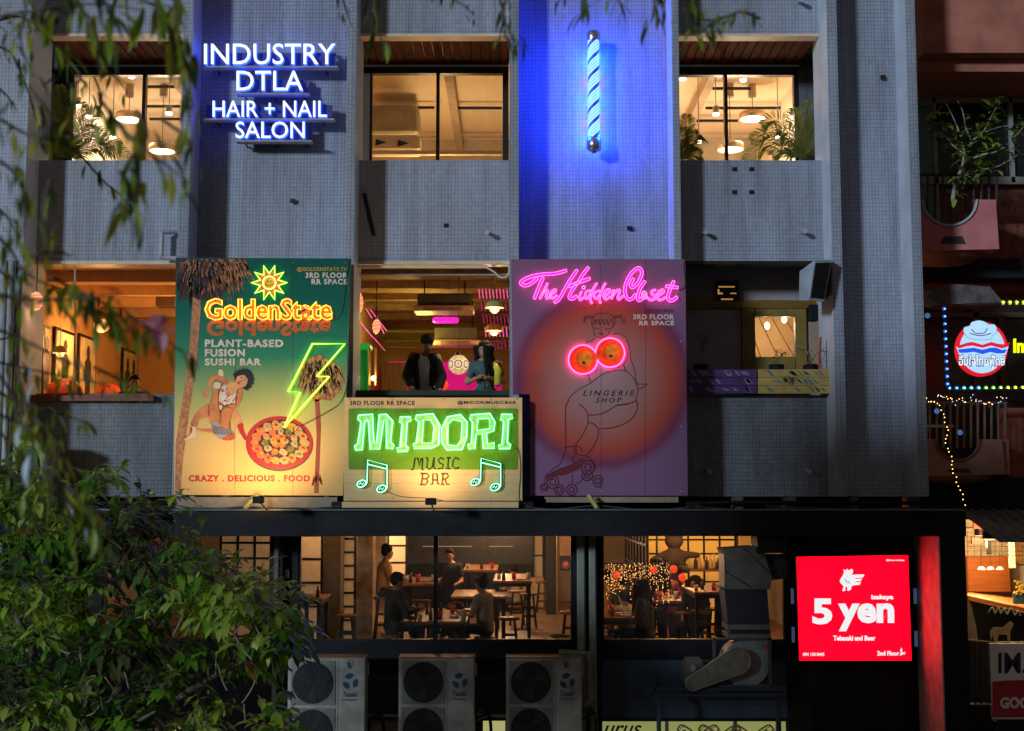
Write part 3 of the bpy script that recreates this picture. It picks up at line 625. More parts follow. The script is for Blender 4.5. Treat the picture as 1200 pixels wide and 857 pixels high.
plines('face_line_print', [fg([(632,140),(650,130),(662,134)]), fg([(672,158),(690,156)]), fg([(648,165),(640,180),(650,184)])], Y0-.010, .0035, pr['dark'], gs)
shd = mat('print_shadow_brown', (.16,.045,.015), .5)
plines('limb_line_print', [fg(cr(q,4)) for q in ([(405,265),(396,400),(412,480),(427,545),(416,612)],[(427,560),(430,500),(480,442),(560,412)],[(612,255),(598,300),(585,350),(585,430)],[(298,425),(300,540)],[(520,600),(522,685)],[(355,165),(410,178),(470,205)],[(395,382),(470,440),(540,460)],[(128,660),(108,625)],[(345,682),(350,722)])], Y0-.011, .004, shd, gs)
rb = MB()
for i in range(60):
    x, y = rnd.uniform(400,600), rnd.uniform(215,455)
    if (x < 495 and y < 440 and x > 400+(300-y)*.1) or (y > 325 and y < 455-(600-x)*.1 and x < 590): rb.shape([P2(fg([(x-8,y-5),(x+7,y-7),(x+5,y+6),(x-6,y+6)]), Y0-.0055)], Y0-.0055, Y0-.0045)
rb.build('spot_print', RE, gs, K='stuff'); rb = MB()
for i in range(13):
    x = 335 + i*16; rb.shape([P2(fg([(x,640+i*4),(x+6,640+i*4),(x+24,735+i*1.0),(x+17,742)]), Y0-.0100)], Y0-.0100, Y0-.0090)
rb.build('shorts_stripe_print', pr['dark'], gs, K='stuff')
# bowl of sushi
pshape('bowl_print', [ell(327.5,520.5,39.5,32,36)], Y0-.0005, mat('print_bowl_shadow', (.10,.05,.02), .5), gs, .001)
pshape('bowl_print', [ell(327,519,39,31,36)], Y0-.001, pr['red'], gs); pshape('bowl_print', [ell(328,518,34,26,32)], Y0-.003, mat('print_plum', (.05,.015,.02), .5), gs)
cols = [mat('print_rice', (.48,.34,.14), .5, var=.5, scale=90), mat('print_salmon', (.68,.15,.03), .5, var=.5, scale=80), mat('print_yellow_rice', (.55,.30,.04), .5, var=.5, scale=90), mat('print_avocado', (.14,.20,.03), .5)]
def blob2(cx, cy, a, b, rot): return [(cx + (x-cx)*w_, cy + (y-cy)*w_) for (x, y), w_ in zip(ell(cx,cy,a,b,11,rot=rot), [rnd.uniform(.82,1.15) for _ in range(11)])]
sush = []
for i in range(18): a = 2*math.pi*i/18; sush.append((328+29*math.cos(a), 519+21*math.sin(a), 6.0, 4.6, 1 if 110 < math.degrees(a) % 360 < 235 else (2 if i % 2 else 0)))
for i in range(11): a = 2*math.pi*i/11+.2; sush.append((328+17.5*math.cos(a), 518+12.5*math.sin(a), 4.6, 3.9, (0,3,0,1)[i % 4]))
for i in range(6): a = 2*math.pi*i/6; sush.append((327+6.5*math.cos(a), 517+5*math.sin(a), 4.6, 4.0, 1 if i % 3 else 2))
for i, (cx, cy, a, b, c_) in enumerate(sush):
    pshape('sushi_piece_print', [blob2(cx, cy, a, b, rnd.uniform(0,90))], Y0-.004-.0012*(i % 3), cols[c_], gs, .001)
    if i % 5: pshape('sushi_filling_print', [blob2(cx+rnd.uniform(-1,1), cy-rnd.uniform(0,1.6), a*.40, b*.36, 20)], Y0-.0085, (cols[1], RE, cols[3], RE)[i % 4] if c_ != 1 else (RE, cols[2])[i % 2], gs, .001)
sp1 = MB(); sp2 = MB()
for i in range(420):
    a, q = rnd.uniform(0,6.283), rnd.random()**.5; x, y = 328+33*q*math.cos(a), 519+25*q*math.sin(a); w_ = rnd.uniform(.25,.6); (sp1 if i % 2 else sp2).shape([P2([(x-w_,y-w_),(x+w_,y-w_*.6),(x+w_*.5,y+w_)], Y0-.0098)], Y0-.0098, Y0-.0090)
sp1.build('sesame_print', pr['dark'], gs, K='stuff'); sp2.build('sesame_print', mat('print_pale_speck', (.65,.5,.25), .5), gs, K='stuff')
# printed text
for s_, bx, m_, bo in (('@GOLDENSTATE.TH',(348,313,407,319),pr['gold'],.03),('3RD FLOOR',(358,319.5,407,326),pr['white'],.035),('RR SPACE',(365,327,407,333.5),pr['white'],.035),('PLANT-BASED',(240,398,332,407),pr['white'],.04),
    ('FUSION',(240,409,287,418),pr['white'],.04),('SUSHI BAR',(240,420,306,428.5),pr['white'],.04),('CRAZY . DELICIOUS . FOOD',(221,557,363,564.5),pr['red'],.04)):
    text('lettering', s_, bx, Y0, m_, gs, .003, bo, space=1.15)
text('reflected_lettering', 'GoldenState', (242,375,388,394), Y0-.001, mat('print_deep_orange', (.42,.10,.005), .5), gs, .003, .04, flip=True, space=1.0)
text('name_backing', 'GoldenState', (240,350,389,375), Y0-.003, glow('orange_name_face', (.9,.15,.003), .8), gs, .004, .028, space=1.0)
no = glow('neon_orange', (1,.36,.045), 3.0); nv_, fs_ = text_raw('GoldenState', .028, 0, 1.0, 2); pts = fit(nv_, (240,350,389,375), YG-.05); tb = MB()
for isl in islands(nv_, fs_):
    tb = MB()
    for lp in bloops(isl):
        if len(lp) > 2: tb.tube([(pts[i][0], YG-.05, pts[i][1]) for i in lp], .0072, 5, True)
    tb.build('neon_letter', no, gs, True); hb_ = MB()
    for lp in bloops(isl):
        if len(lp) > 2: hb_.tube([(pts[i][0], YG-.018, pts[i][1]) for i in lp], .004, 4, True)
    hb_.build('letter_halo', glow('orange_halo', (1,.20,.0), 14), gs)
# sun
def star(cx, cy, ro, ri, n, ph=0): return [(cx + (ro if k % 2 == 0 else ri)*math.cos(R(ph + 180*k/n)), cy + (ro if k % 2 == 0 else ri)*math.sin(R(ph + 180*k/n))) for k in range(2*n)]
sn = star(315.5,331.5,21,10.5,10,-72)
pshape('sun_print', [star(315.5,331.5,19.5,10,10,-72)], Y0, pr['orange'], gs)
plines('neon_sun', [sn], YG-.05, .009, glow('neon_yellow', (1,.85,.25), 2.2), gs, 5, True); plines('neon_sun', [ell(315.5,331.5,7.6,7.6,20)], YG-.05, .009, MATS['neon_yellow'], gs, 5, True)
pshape('sun_face_print', [ell(315.5,331.5,6.8,6.8,18)], Y0-.004, mat('print_sun_yellow', (.75,.42,.02), .5), gs)
plines('smile_print', [ell(315.5,331,4.6,4.2,8,20,160)], Y0-.006, .004, pr['dark'], gs); pshape('eye_print', [ell(313.8,329.8,.6,1.1,8)], Y0-.006, pr['dark'], gs); pshape('eye_print', [ell(317.2,329.8,.6,1.1,8)], Y0-.006, pr['dark'], gs)
gg = glow('neon_green_back', (.12,.9,.0), 5); plines('green_backlight', [star(315.5,331.5,21,11,10,-72)], YG-.02, .012, gg, gs, 4, True)
# lightning: crop (280,395) scale 5.193
bl = zc([(447,42),(645,42),(472,242),(550,240),(275,550),(372,336),(300,332)], 280, 395, 5.193)
plines('neon_lightning', [bl], YG-.05, .011, glow('neon_lime', (.85,1,.12), 2.2), gs, 6, True); plines('green_backlight', [bl], YG-.015, .012, gg, gs, 4, True)
for p in bl[:4]: MB().cyl(at(p[0],p[1],YG-.05), at(p[0],p[1],YG), .008, 5).build('tube_clip', glass('clip', (.8,.8,.8)), gs)
# ============================================================ MIDORI BOARD
YM = 18.12
md = empty('music_bar_billboard', at(507,587,YM), 'wide cream music bar signboard with green neon letters and two neon notes', 'billboard')
crm = mat('cream_sign_boards', (.58,.40,.18), .6, var=.06, scale=3)
zt1, zt0 = Z(466,YM), Z(587,YM); xa, xb = X(403.5,YM,520), X(612,YM,520); n = 12; h = (zt1-zt0)/n
for k in range(n): MB().bbox(xa, xb, YM, YM+.06, zt0+k*h+.0004, zt0+(k+1)*h-.0004, .0012).build('board', crm, md)
MB().box(xa, xb, YM+.061, YM+.1, zt0, zt1).build('backing', stl, md)
MB().box(xa-.02, xb-.05, YM-.02, YM+.12, zt0-.09, zt0-.012).build('base_channel', crm, md)
fb = MB()
for px_ in (440,520,590): x = X(px_,YM); fb.box(x-.03,x+.03,YM+.1,F+.5,zt0-.06,zt0-.0)
fb.build('mounting_frame', stl, md)
gpan = mat('print_green', (.10,.24,.004), .45, var=.1)
def rrect(a,b,c,d,r): return ell(c-r,b+r,r,r,5,-90,0) + ell(c-r,d-r,r,r,5,0,90) + ell(a+r,d-r,r,r,5,90,180) + ell(a+r,b+r,r,r,5,180,270)
pshape('green_panel_print', [rrect(408.5,479,607,550.5,2)], YM-.004, gpan, md)
M1 = lambda q: zc(q, 410, 478, 12); M2 = lambda q: zc(q, 510, 478, 12)
LT = [[M1([(120,105),(320,90),(325,300),(340,500),(375,500),(395,300),(415,95),(515,92),(605,185),(570,475),(618,525),(608,575),(515,575),(515,180),(475,175),(445,400),(415,582),(285,585),(262,190),(248,180),(222,185),(208,200),(190,400),(172,595),(80,595),(65,540),(110,505),(150,260),(155,200),(112,155)])],
 [M1([(705,128),(855,128),(862,178),(805,205),(785,530),(825,560),(815,612),(670,615),(655,568),(705,555),(735,220),(700,205)])],
 [M1([(930,105),(1170,85),(1265,240),(1250,520),(1150,568),(900,572),(893,510),(935,485),(970,200),(920,160)]), M1([(1035,170),(1140,172),(1185,270),(1160,495),(1015,488)])],
 [M2([(170,128),(355,95),(450,200),(445,410),(380,588),(165,595),(92,490),(92,285)]), M2([(245,160),(380,195),(368,450),(305,538),(175,520),(180,230)])],
 [M2([(495,100),(770,80),(840,200),(825,325),(720,360),(735,508),(830,490),(835,570),(675,572),(665,375),(575,375),(560,578),(470,578),(462,515),(510,500),(525,200),(488,160)]), M2([(605,155),(760,152),(765,295),(590,318)])],
 [M2([(930,92),(1080,95),(1088,145),(1030,170),(1015,480),(1062,525),(1055,575),(895,575),(893,525),(940,518),(965,190),(922,170)])]]
nm_ = glow('neon_mint', (.36,1,.60), 1.8); fcm = mat('letter_face_sage', (.42,.50,.22), .5); gbk = glow('green_halo_led', (.0,1,.05), 6.5)
for outs in LT:
    pshape('letter_face_print', outs, YM-.007, fcm, md)
    plines('neon_letter', outs, YM-.06, .0095, nm_, md, 6, True)
    plines('letter_halo', outs, YM-.02, .006, gbk, md, 4, True)
N3 = lambda q: zc(q, 410, 530, 6)
for dx, dy in ((0,0),(798,-12)):
    sh = lambda q: N3([(a+dx, b+dy) for a, b in q])
    ln = [sh([(85,245),(108,232),(120,215),(125,55),(262,92),(262,250),(245,275)]), sh([(125,85),(258,118)])]
    c1, c2 = sh([(82,222)])[0], sh([(222,258)])[0]
    for l_ in ln: plines('neon_note', [l_], YM-.06, .009, nm_, md, 6)
    for c_, a_ in ((c1,5.4),(c2,5.6)): plines('neon_note_head', [ell(c_[0],c_[1],a_,a_*.7,18,rot=-25)], YM-.06, .009, nm_, md, 6, True)
    for c in (c1,c2): plines('neon_note_squiggle', [[(c[0]-2.6,c[1]+1.3),(c[0]-.7,c[1]-1.5),(c[0]+.6,c[1]+1.5),(c[0]+2.6,c[1]-1.3)]], YM-.06, .006, nm_, md, 5)
    gd = mat('print_deep_green', (.0,.08,.02), .5)
    plines('note_backing', ln, YM-.012, .02, gd, md, 6); pshape('note_backing', [ell(c1[0],c1[1],6.6,5,18,rot=-25)], YM-.012, gd, md); pshape('note_backing', [ell(c2[0],c2[1],6.8,5.2,18,rot=-25)], YM-.012, gd, md)
    plines('note_halo', ln, YM-.03, .006, gbk, md, 4)
bk = mat('print_ink', (.02,.018,.015), .5); br = mat('print_brown', (.14,.05,.02), .5)
for s_, bx, bo in (('3RD FLOOR RR SPACE',(410,470,486,475),.035),('@MIDORIMUSICBAR',(536,470,605,474.5),.035)): text('lettering', s_, bx, YM-.004, bk, md, .003, bo*.5, space=1.1)
# hand drawn MUSIC BAR; crop (410,530) x6
st = [[(430,124),(446,122),(458,44),(478,42),(490,100),(500,46),(512,44),(508,124),(520,124)],[(532,40),(548,40),(542,110),(556,122),(580,104),(592,38)],[(592,38),(590,110),(606,120)],[(662,52),(640,40),(620,56),(634,78),(656,88),(652,114),(618,118)],[(680,40),(708,40),(694,40),(688,116),(676,116),(706,116)],[(768,52),(744,38),(726,60),(722,100),(744,116),(768,108)]]
for g_ in ([0],[1,2],[3],[4],[5]): plines('letter', [N3(st[q]) for q in g_], YM-.005, .011, bk, md, 4)
st = [[(496,150),(544,152),(556,170),(538,188),(512,188)],[(538,188),(548,206),(530,230),(492,228)],[(512,152),(504,228)],[(566,226),(582,226),(584,152),(612,152),(618,226),(630,226)],[(582,196),(616,196)],[(642,150),(686,152),(692,172),(672,190),(654,190)],[(656,152),(648,228),(640,228),(664,228)],[(668,190),(682,228),(698,226)]]
for g_ in ([0,1,2],[3,4],[5,6,7]): plines('letter', [N3(st[q]) for q in g_], YM-.005, .010, br, md, 4)
# ============================================================ HIDDEN CLOSET BOARD
YH = 18.35
def purp():
    m = bpy.data.materials.new('purple_radial_print'); m.use_nodes = True; n = m.node_tree.nodes; l = m.node_tree.links; b = n['Principled BSDF']
    g = n.new('ShaderNodeNewGeometry'); c = at(706,445,YH); vd = n.new('ShaderNodeVectorMath'); vd.operation = 'DISTANCE'; l.new(g.outputs['Position'], vd.inputs[0]); vd.inputs[1].default_value = tuple(c)
    r = n.new('ShaderNodeValToRGB'); s = 1600/18.6
    st = [(0,(.31,.21,.225)),(.30,(.31,.17,.175)),(.55,(.34,.11,.09)),(.76,(.36,.045,.025)),(.90,(.15,.022,.07)),(1,(.17,.08,.165))]
    while len(r.color_ramp.elements) < len(st): r.color_ramp.elements.new(.5)
    for e, (p, q) in zip(r.color_ramp.elements, st): e.position = p; e.color = q + (1,)
    mr = n.new('ShaderNodeMapRange'); mr.inputs[2].default_value = 112/s
    t = n.new('ShaderNodeTexNoise'); t.inputs['Scale'].default_value = 90; l.new(g.outputs['Position'], t.inputs['Vector']); ad = n.new('ShaderNodeMath'); ad.operation = 'MULTIPLY_ADD'; ad.inputs[1].default_value = .05
    l.new(t.outputs['Fac'], ad.inputs[0]); l.new(vd.outputs['Value'], mr.inputs[0]); l.new(mr.outputs[0], ad.inputs[2]); l.new(ad.outputs[0], r.inputs[0]); l.new(r.outputs[0], b.inputs['Base Color'])
    b.inputs['Roughness'].default_value = .45; return m
hc = empty('lingerie_billboard', at(702,581,YH), 'tall purple lingerie shop billboard with pink neon script and a line drawn figure', 'billboard')
pshape('board', [[(599,304),(803,304),(806,581),(621,581),(621,462),(601,462)]], YH, purp(), hc, .07)
fb = MB()
for px_ in (640, 700, 780): x = X(px_, YH); fb.box(x-.03, x+.03, YH+.075, F+.4, Z(581,YH)-.04, Z(304,YH))
fb.build('mounting_frame', stl, hc)
MB().box(X(640,YH,586), X(795,YH,586), YH, YH+.1, Z(589,YH), Z(582.5,YH)).build('base_channel', mat('dirty_cream_steel', (.2,.2,.2)), hc)
A = lambda q: zc(q, 600, 305, 10.909); B = lambda q: zc(q, 700, 305, 10.08)
BIG = [A([(700,130),(560,170),(400,180),(260,205),(150,250),(112,295),(170,325),(250,295),(330,225)]), A([(400,220),(350,330),(285,495)]), A([(835,125),(780,200),(715,300),(655,410),(600,500),(540,545)]),
       A([(980,90),(905,185),(855,270),(800,340),(745,430),(735,480),(775,495),(830,455)]), A([(1000,232),(910,265),(815,300),(725,340)]), B([(430,215),(392,290),(420,322),(480,265),(525,165),(510,105),(465,100),(395,165),(340,270),(325,370),(352,450),(400,462),(450,405)]), B([(565,245),(512,320),(480,410),(478,462),(505,475),(530,440)]),
       B([(905,245),(862,340),(832,430),(852,475),(900,470),(942,432)]), B([(805,308),(870,315),(955,325)])]
SM = [A([(455,295),(405,400),(355,495)]), A([(385,440),(430,385),(458,395),(438,465),(455,488),(490,460)]), A([(490,445),(555,400),(550,378),(508,405),(490,455),(520,488),(575,450)]), A([(890,400),(862,470),(872,508),(910,482)]),
      A([(1085,295),(1040,370),(1000,480),(1022,555)]), A([(1010,392),(955,400),(932,470),(962,490),(1002,430)]), [(709.5,332),(705.5,340),(702.5,350),(704,355.5)], [(703,341),(698,342.5),(696,347.5),(699,350),(702.5,346)],
      B([(90,425),(150,375),(132,345),(92,370),(76,430),(102,462),(155,430)]), B([(192,350),(170,460)]), B([(180,425),(230,360),(268,362),(242,440),(262,462),(305,420)]), B([(690,352),(645,368),(645,400),(682,420),(672,462),(625,468),(590,440)]), B([(720,422),(782,380),(770,350),(722,378),(705,440),(742,472),(805,440)])]
def outline(cl, w_, k=5):
    c = cr(cl, k); L_, R_ = [], []
    for i, p in enumerate(c):
        a, b = c[max(0,i-1)], c[min(len(c)-1,i+1)]; dx, dy = b[0]-a[0], b[1]-a[1]; q = math.hypot(dx,dy) or 1; nx, ny = -dy/q*w_, dx/q*w_
        L_.append((p[0]+nx,p[1]+ny)); R_.append((p[0]-nx,p[1]-ny))
    return L_ + R_[::-1], c
pk = glow('neon_pink', (1,.17,.66), 2.3); pf = mat('print_hot_pink', (.42,.005,.09), .5); hal = glow('pink_halo_led', (1,.0,.30), 34)
hb = MB(); 
for grp, w_ in ((BIG,1.55),(SM,1.0)):
    for s_ in grp:
        o_, c_ = outline(s_, w_); plines('neon_script_letter', [o_], YH-.055, .0055, pk, hc, 5, True)
        hb.tube([at(p[0],p[1],YH-.004) for p in c_], w_*.0135, 4)
hb.build('script_backing', pf, hc); hb = MB()
for grp in (BIG, SM):
    for s_ in grp: hb.tube([at(p[0],p[1],YH-.031) for p in cr(s_,3)], .0035, 4)
hb.build('script_halo_light', hal, hc)
plines('neon_script_letter', [ell(684,337,1.8,1.8,12), ell(755,346,3.0,4.6,16), ell(755,346,1.2,2.2,12)], YH-.055, .0072, pk, hc, 5, True)
C6 = lambda q: zc(q, 630, 365, 7.793); C7 = lambda q: zc(q, 620, 470, 7.453)
ink = mat('print_maroon_ink', (.11,.012,.02), .6)
L6 = [[(500,60),(492,110),(512,170),(520,220),(575,245),(640,215),(665,160),(690,140),(705,90),(700,50)],[(495,120),(500,60),(540,25),(620,15),(680,35),(705,80)],[(505,120),(530,70),(530,120),(560,70),(565,125),(595,70),(605,125),(630,70),(645,125),(670,70),(690,125)],
      [(500,50),(450,40),(420,70),(440,105)],[(490,60),(440,60),(420,100)],[(700,45),(760,40),(800,70),(790,110)],[(710,55),(760,60),(780,110)],[(525,150),(545,160),(560,150)],[(612,158),(630,165),(648,155)],[(555,205),(580,200),(600,208),(580,218),(555,205)],
      [(520,240),(500,265),(440,290)],[(685,215),(740,205),(800,240),(835,330),(850,440),(885,540),(893,620),(910,670)],[(460,575),(470,610),(482,650)],[(785,485),(800,535),(840,570)],
      [(265,857),(290,790),(370,715),(480,655),(600,570),(740,533),(820,555),(880,620),(910,690),(908,770),(870,830),(720,856)],[(905,660),(950,665),(1000,668),(950,700),(915,708)],[(895,800),(912,857)]]
L7 = [[(345,0),(320,50),(318,200),(318,400),(300,470),(270,550),(200,600),(130,670)],[(435,25),(490,75),(512,120),(510,200),(470,290),(405,380)],[(512,122),(600,120),(680,90),(760,42),(850,30),(910,5)],[(940,0),(945,60),(910,140),(820,205),(700,238),(600,243)],
      [(515,188),(570,205),(603,250),(600,310),(560,400),(505,470)],[(318,412),(360,400),(440,398),(462,450)],[(385,395),(400,460),(370,520),(400,540)],[(410,380),(410,430),(430,470),(500,480),(560,530),(585,600)],[(125,700),(180,640),(260,600),(340,575),(440,520),(480,500)],[(130,715),(250,640),(360,600),(450,560)],[(380,640),(378,720)],[(400,730),(450,700),(490,650)]]
plines('figure_line_print', [C6(cr(q,4)) for q in L6], YH-.003, .0052, ink, hc, 4); plines('figure_line_print', [C7(cr(q,4)) for q in L7], YH-.003, .006, ink, hc, 4)
wl = [(205,708,52,56),(130,755,34,32),(262,775,40,45),(370,775,48,45),(512,580,55,65),(600,700,42,52),(505,650,48,45)]
plines('skate_wheel_print', [C7(ell(*q,18)) for q in wl] + [C7(ell(q[0],q[1],q[2]*.5,q[3]*.5,12)) for q in wl], YH-.004, .0075, ink, hc, 4, True)
pshape('skate_frame_print', [C7(cr([(130,690),(230,610),(380,550),(470,520),(440,590),(330,640),(240,660),(180,650)],3,True))], YH-.003, mat('print_maroon_fill', (.12,.008,.015), .6), hc)
for s_, bx, m_, bo in (('@THC.BKK',(755,362,790,367),ink,.04),('3RD FLOOR',(742,368.5,790,374.5),pr['white'],.035),('RR SPACE',(749,376,790,381.5),pr['white'],.035)): text('lettering', s_, bx, YH-.004, m_, hc, .003, bo, space=1.12)
for s_, bx in (('LINGERIE',(683,457.5,744,464)),('SHOP',(698,466,728,472))): text('lettering', s_, bx, YH-.004, mat('print_ink', (.02,.02,.02)), hc, .003, .01, shear=.3, space=1.5)
oz = mat('print_blood_orange', (.66,.075,.004), .4, var=.35, scale=14); oy = mat('print_orange_light', (.62,.24,.01), .4, var=.3, scale=14)
c1, c2 = (683.2,421.5), (715,413.5)
for c_, m_ in ((c1,oz),(c2,oz)):
    pshape('orange_print', [ell(c_[0],c_[1],16,16,30)], YH-.004, m_, hc); pshape('orange_print', [ell(c_[0]+3,c_[1]-1,8.5,9,20)], YH-.006, oy, hc, .0015); pshape('orange_navel_print', [ell(c_[0]+.8,c_[1]+3.8,2.2,1.8,9)], YH-.008, pr['dark'], hc, .0015)
plines('neon_circles', [ell(c1[0],c1[1],17,17,30,1,331) , ell(c2[0],c2[1],17,17,30,181,511)], YH-.055, .009, pk, hc, 6)
plines('circles_halo_light', [ell(c1[0],c1[1],17,17,24,1,331) , ell(c2[0],c2[1],17,17,24,181,511)], YH-.02, .005, hal, hc, 4)
# seams, fixings and wiring of the boards
bolt = mat('zinc_bolt', (.35,.34,.32), .4, metal=.7)
for par, Yb, sx, xs_, ys_ in ((gs,YG,(275,343),(211,275,343,405),(308,400,490,575)),(hc,YH,(650,704,756),(628,704,798),(308,400,500,576))):
    for x in sx:
        if par is hc and x == 650: continue
        plines('panel_seam', [[(x,304.5),(x+.5,400),(x,579.5)]], Yb-.0005, .0022, mat('seam_dark', (.02,.02,.025), .7), par)  # dark line along each panel joint
    for x in xs_:
        for y in ys_: MB().cyl(at(x,y,Yb-.006), at(x,y,Yb), .011, 8).build('bolt', bolt, par)
for x in (410,460,520,575,606):
    for y in (468,584): MB().cyl(at(x,y,YM-.006), at(x,y,YM), .009, 8).build('bolt', bolt, md)
for par, Yb, ln in ((gs,YG-.012,[(388,372),(394,374),(400,366),(404,345),(406,322),(410,303)]),(gs,YG-.012,[(343,501),(346,506),(352,500),(380,485),(400,470),(408,440),(409,404)]),(hc,YH-.012,[(796,340),(801,338),(803,330),(801,312),(803,304)]),(md,YM-.012,[(604,525),(608,530),(610,550),(608,580),(610,588)]),(md,YM-.012,[(448,574),(470,582),(500,584),(520,587)])):
    MB().tube([at(a,b,Yb) for a,b in cr(ln,5)], .0045, 5).build('neon_cable', mat('neon_cable', (.04,.04,.045), .5), par, True)
for px_, py_, L in ((398,598,'small black transformer box on the canopy left of the music bar sign'),(617,596,'small black transformer box on the canopy right of the music bar sign'),(812,596,'small black transformer box on the canopy below the lingerie billboard edge')):
    q = at(px_,py_,18.3); MB().bbox(q.x-.1,q.x+.1,18.2,18.35,zf1+.007,zf1+.1,.01).build('transformer_box', blackm, L=L, C='box')
for i_, (pts_, L) in enumerate((([(205,592),(240,597),(290,594),(330,598),(380,595),(400,594)],'thin cable sagging along the canopy under the sushi bar billboard'),([(617,594),(650,597),(700,593),(760,598),(812,594)],'thin cable sagging along the canopy under the lingerie billboard'),([(815,594),(880,598),(940,595),(1010,598),(1068,594)],'thin cable along the canopy at the right'))):
    MB().tube([at(a,b,18.15) for a,b in cr(pts_,6)], .009, 5).build('cable', mat('neon_cable', (.04,.04,.045), .5), None, True, L=L, C='cable')
# flood lights that light the boards from below
def flood(px_, py, aim, L, e, col=(1,.60,.24)):
    c = at(px_, py, 17.35); t = empty('flood_light', c, L, 'flood light', 'flood lights on the canopy edge')
    MB().bbox(c.x-.07, c.x+.07, c.y-.05, c.y+.03, c.z, c.z+.09, .01).build('housing', blackm, t)
    MB().cyl(c + V((0,.02,.03)), V((c.x, 18.02, zf1-.02)), .012, 6).build('bracket', stl, t)
    d = aim - (c + V((0,.06,.1))); lamp('flood_light_beam', c + V((0,.05,.11)), e, col, 'SPOT', .25, t, d, 130)
LG = 1.0
flood(505,592, at(507,500,YM), 'small black flood light under the music bar sign', 100)
flood(303,590, at(300,500,YG), 'small black flood light under the sushi bar billboard', 120)
MB().cyl(at(287,596,18.0), at(303,579,18.2), .03, 6).build('steel_strut', mat('yellow_green_steel', (.3,.32,.1), .5), L='slanted yellow green strut under the sushi bar billboard', C='strut')
MB().cyl(at(700,596,18.0), at(690,581,18.2), .03, 6).build('steel_strut', MATS['yellow_green_steel'], L='slanted strut under the lingerie billboard', C='strut')
# ============================================================ 5 YEN SIGN
YS = 18.85
fy = empty('izakaya_lightbox', at(1001,774,YS), 'square red backlit izakaya sign with white 5 yen lettering and rooster', 'sign')
redl = glow('backlit_red', (.9,.0,.0055), 4.6); whl = glow('backlit_white', (.80,.84,.86), 1.05)
q = [(934,653),(1064,651),(1068,774),(937,774)]
pshape('lightbox_face', [q], YS, redl, fy, .01); pshape('lightbox_frame', [[(933,652),(1065,650),(1069,775),(936,775)]], YS+.011, blackm, fy, .16)
G8 = lambda s: zc(s, 930, 645, 6.345)
for s_, bx, bo in (('5',(952,701.5,975.5,732),.04),('yen',(982,707,1048,740),.04),('izakaya',(1021,697,1047,704),.05),('Tebasaki and Beer',(976.5,745,1026,751),.04),('2nd Floor',(1028,763,1054,768.5),.04),('094 130 8445',(941,765,966,769),.03),('@5yen.izakaya',(1038.5,655.5,1060,658),.03)):
    text('lettering', s_, bx, YS-.004, whl, fy, .003, bo)
pshape('rooster_emblem', [G8(cr([(345,220),(365,190),(375,160),(368,142),(385,150),(398,138),(410,150),(430,138),(442,150),(438,172),(425,180),(438,182),(525,180),(515,200),(500,230),(495,255),(455,260),(430,268),(428,290),(400,302),(400,275),(385,272),(385,300),(362,302),(372,268),(350,245)],2,True))], YS-.004, whl, fy)
for y in (206,232): pshape('rooster_feather_gap', [G8([(458,y),(512,y-2),(508,y+5),(460,y+6)])], YS-.006, redl, fy, .0015)
plines('rooster_line', [G8([(385,215),(395,240),(408,232),(418,248)])], YS-.006, .005, mat('print_navy', (.02,.04,.2), .5), fy)
pshape('walking_figure_emblem', [G8([(800,725),(808,735),(806,755),(822,762),(832,752),(826,775),(812,772),(800,782),(788,780),(800,765),(792,745)])], YS-.004, whl, fy)
plines('panel_seam', [[(978.5,653),(979,740),(984,774)]], YS-.002, .003, mat('seam_red', (.25,0,.01), .5), fy)
for px_, y0 in ((929,690),(930,735),(1073,690),(1074,740)):
    a, b_, c, d = rect(px_-1.5,y0,px_+1.5,y0+18,YS+.1); MB().box(a,b_,YS+.1,YS+.14,c,d).build('side_louvre', glow('dim_bluish_slot', (.25,.4,.8), .12), fy)
# ============================================================ THIRD FLOOR ROOMS
LG = 2.0
z3f, z3c = 6.95, 9.75
orw = mat('orange_lit_wall', (.50,.27,.10), .8, var=.08, scale=1.5); orc = mat('tan_ceiling', (.50,.28,.12), .8, var=.1)
wal = wood('bar_wood', '5a2c12', '9c5426', 'x')
def room(x0, x1, y1, wall, ceil, floor, nm, z0=z3f, z1=z3c, y0=19.29):
    MB().box(x0, x1, y0, y1, z1, z1+.06).build(nm+'_ceiling', ceil, bd); MB().box(x0, x1, y0, y1, z0-.06, z0).build(nm+'_floor', floor, bd)
    MB().box(x0, x1, y1, y1+.06, z0, z1).build(nm+'_back_wall', wall, bd)
    MB().box(x0-.06, x0, y0+.0, y1+.06, z0, z1).build(nm+'_side_wall', wall, bd); MB().box(x1, x1+.06, y0, y1+.06, z0, z1).build(nm+'_side_wall', wall, bd)
dfl = mat('dark_floor', (.06,.045,.035), .5)
fa, fb_ = bays[0]
room(-7.15, X(400,21), 26, orw, orc, dfl, 'sushi_bar')
for k in range(4): MB().box(-7.1, X(400,21), 20.6+k*1.35, 20.75+k*1.35, z3c-.16, z3c).build('ceiling_beam', orc, bd)
MB().box(fa, fb_, 19.3, 19.6, zsill3, zsill3+.035).build('bar_top', wal, bd)
a, b_, c, d = rect(33,470,180,466,19.0); MB().box(fa-.0, b_, 18.98, 19.3, Z(470,19), Z(463.5,19)).build('ledge_board', wood('red_brown_wood','4a1c0c','7a3418','x'), L='reddish wooden shelf on the sill of the orange lit bay', C='shelf')
MB().cyl(at(88,306,PR+.1), at(88,462,PR+.1), .012, 6).build('thin_pole', pipew, bd)
MB().box(fa, fb_, 19.32, 19.42, z3c-.14, z3c-.02).build('shutter_box', mat('shutter_box_tan', (.5,.33,.16), .5), bd)
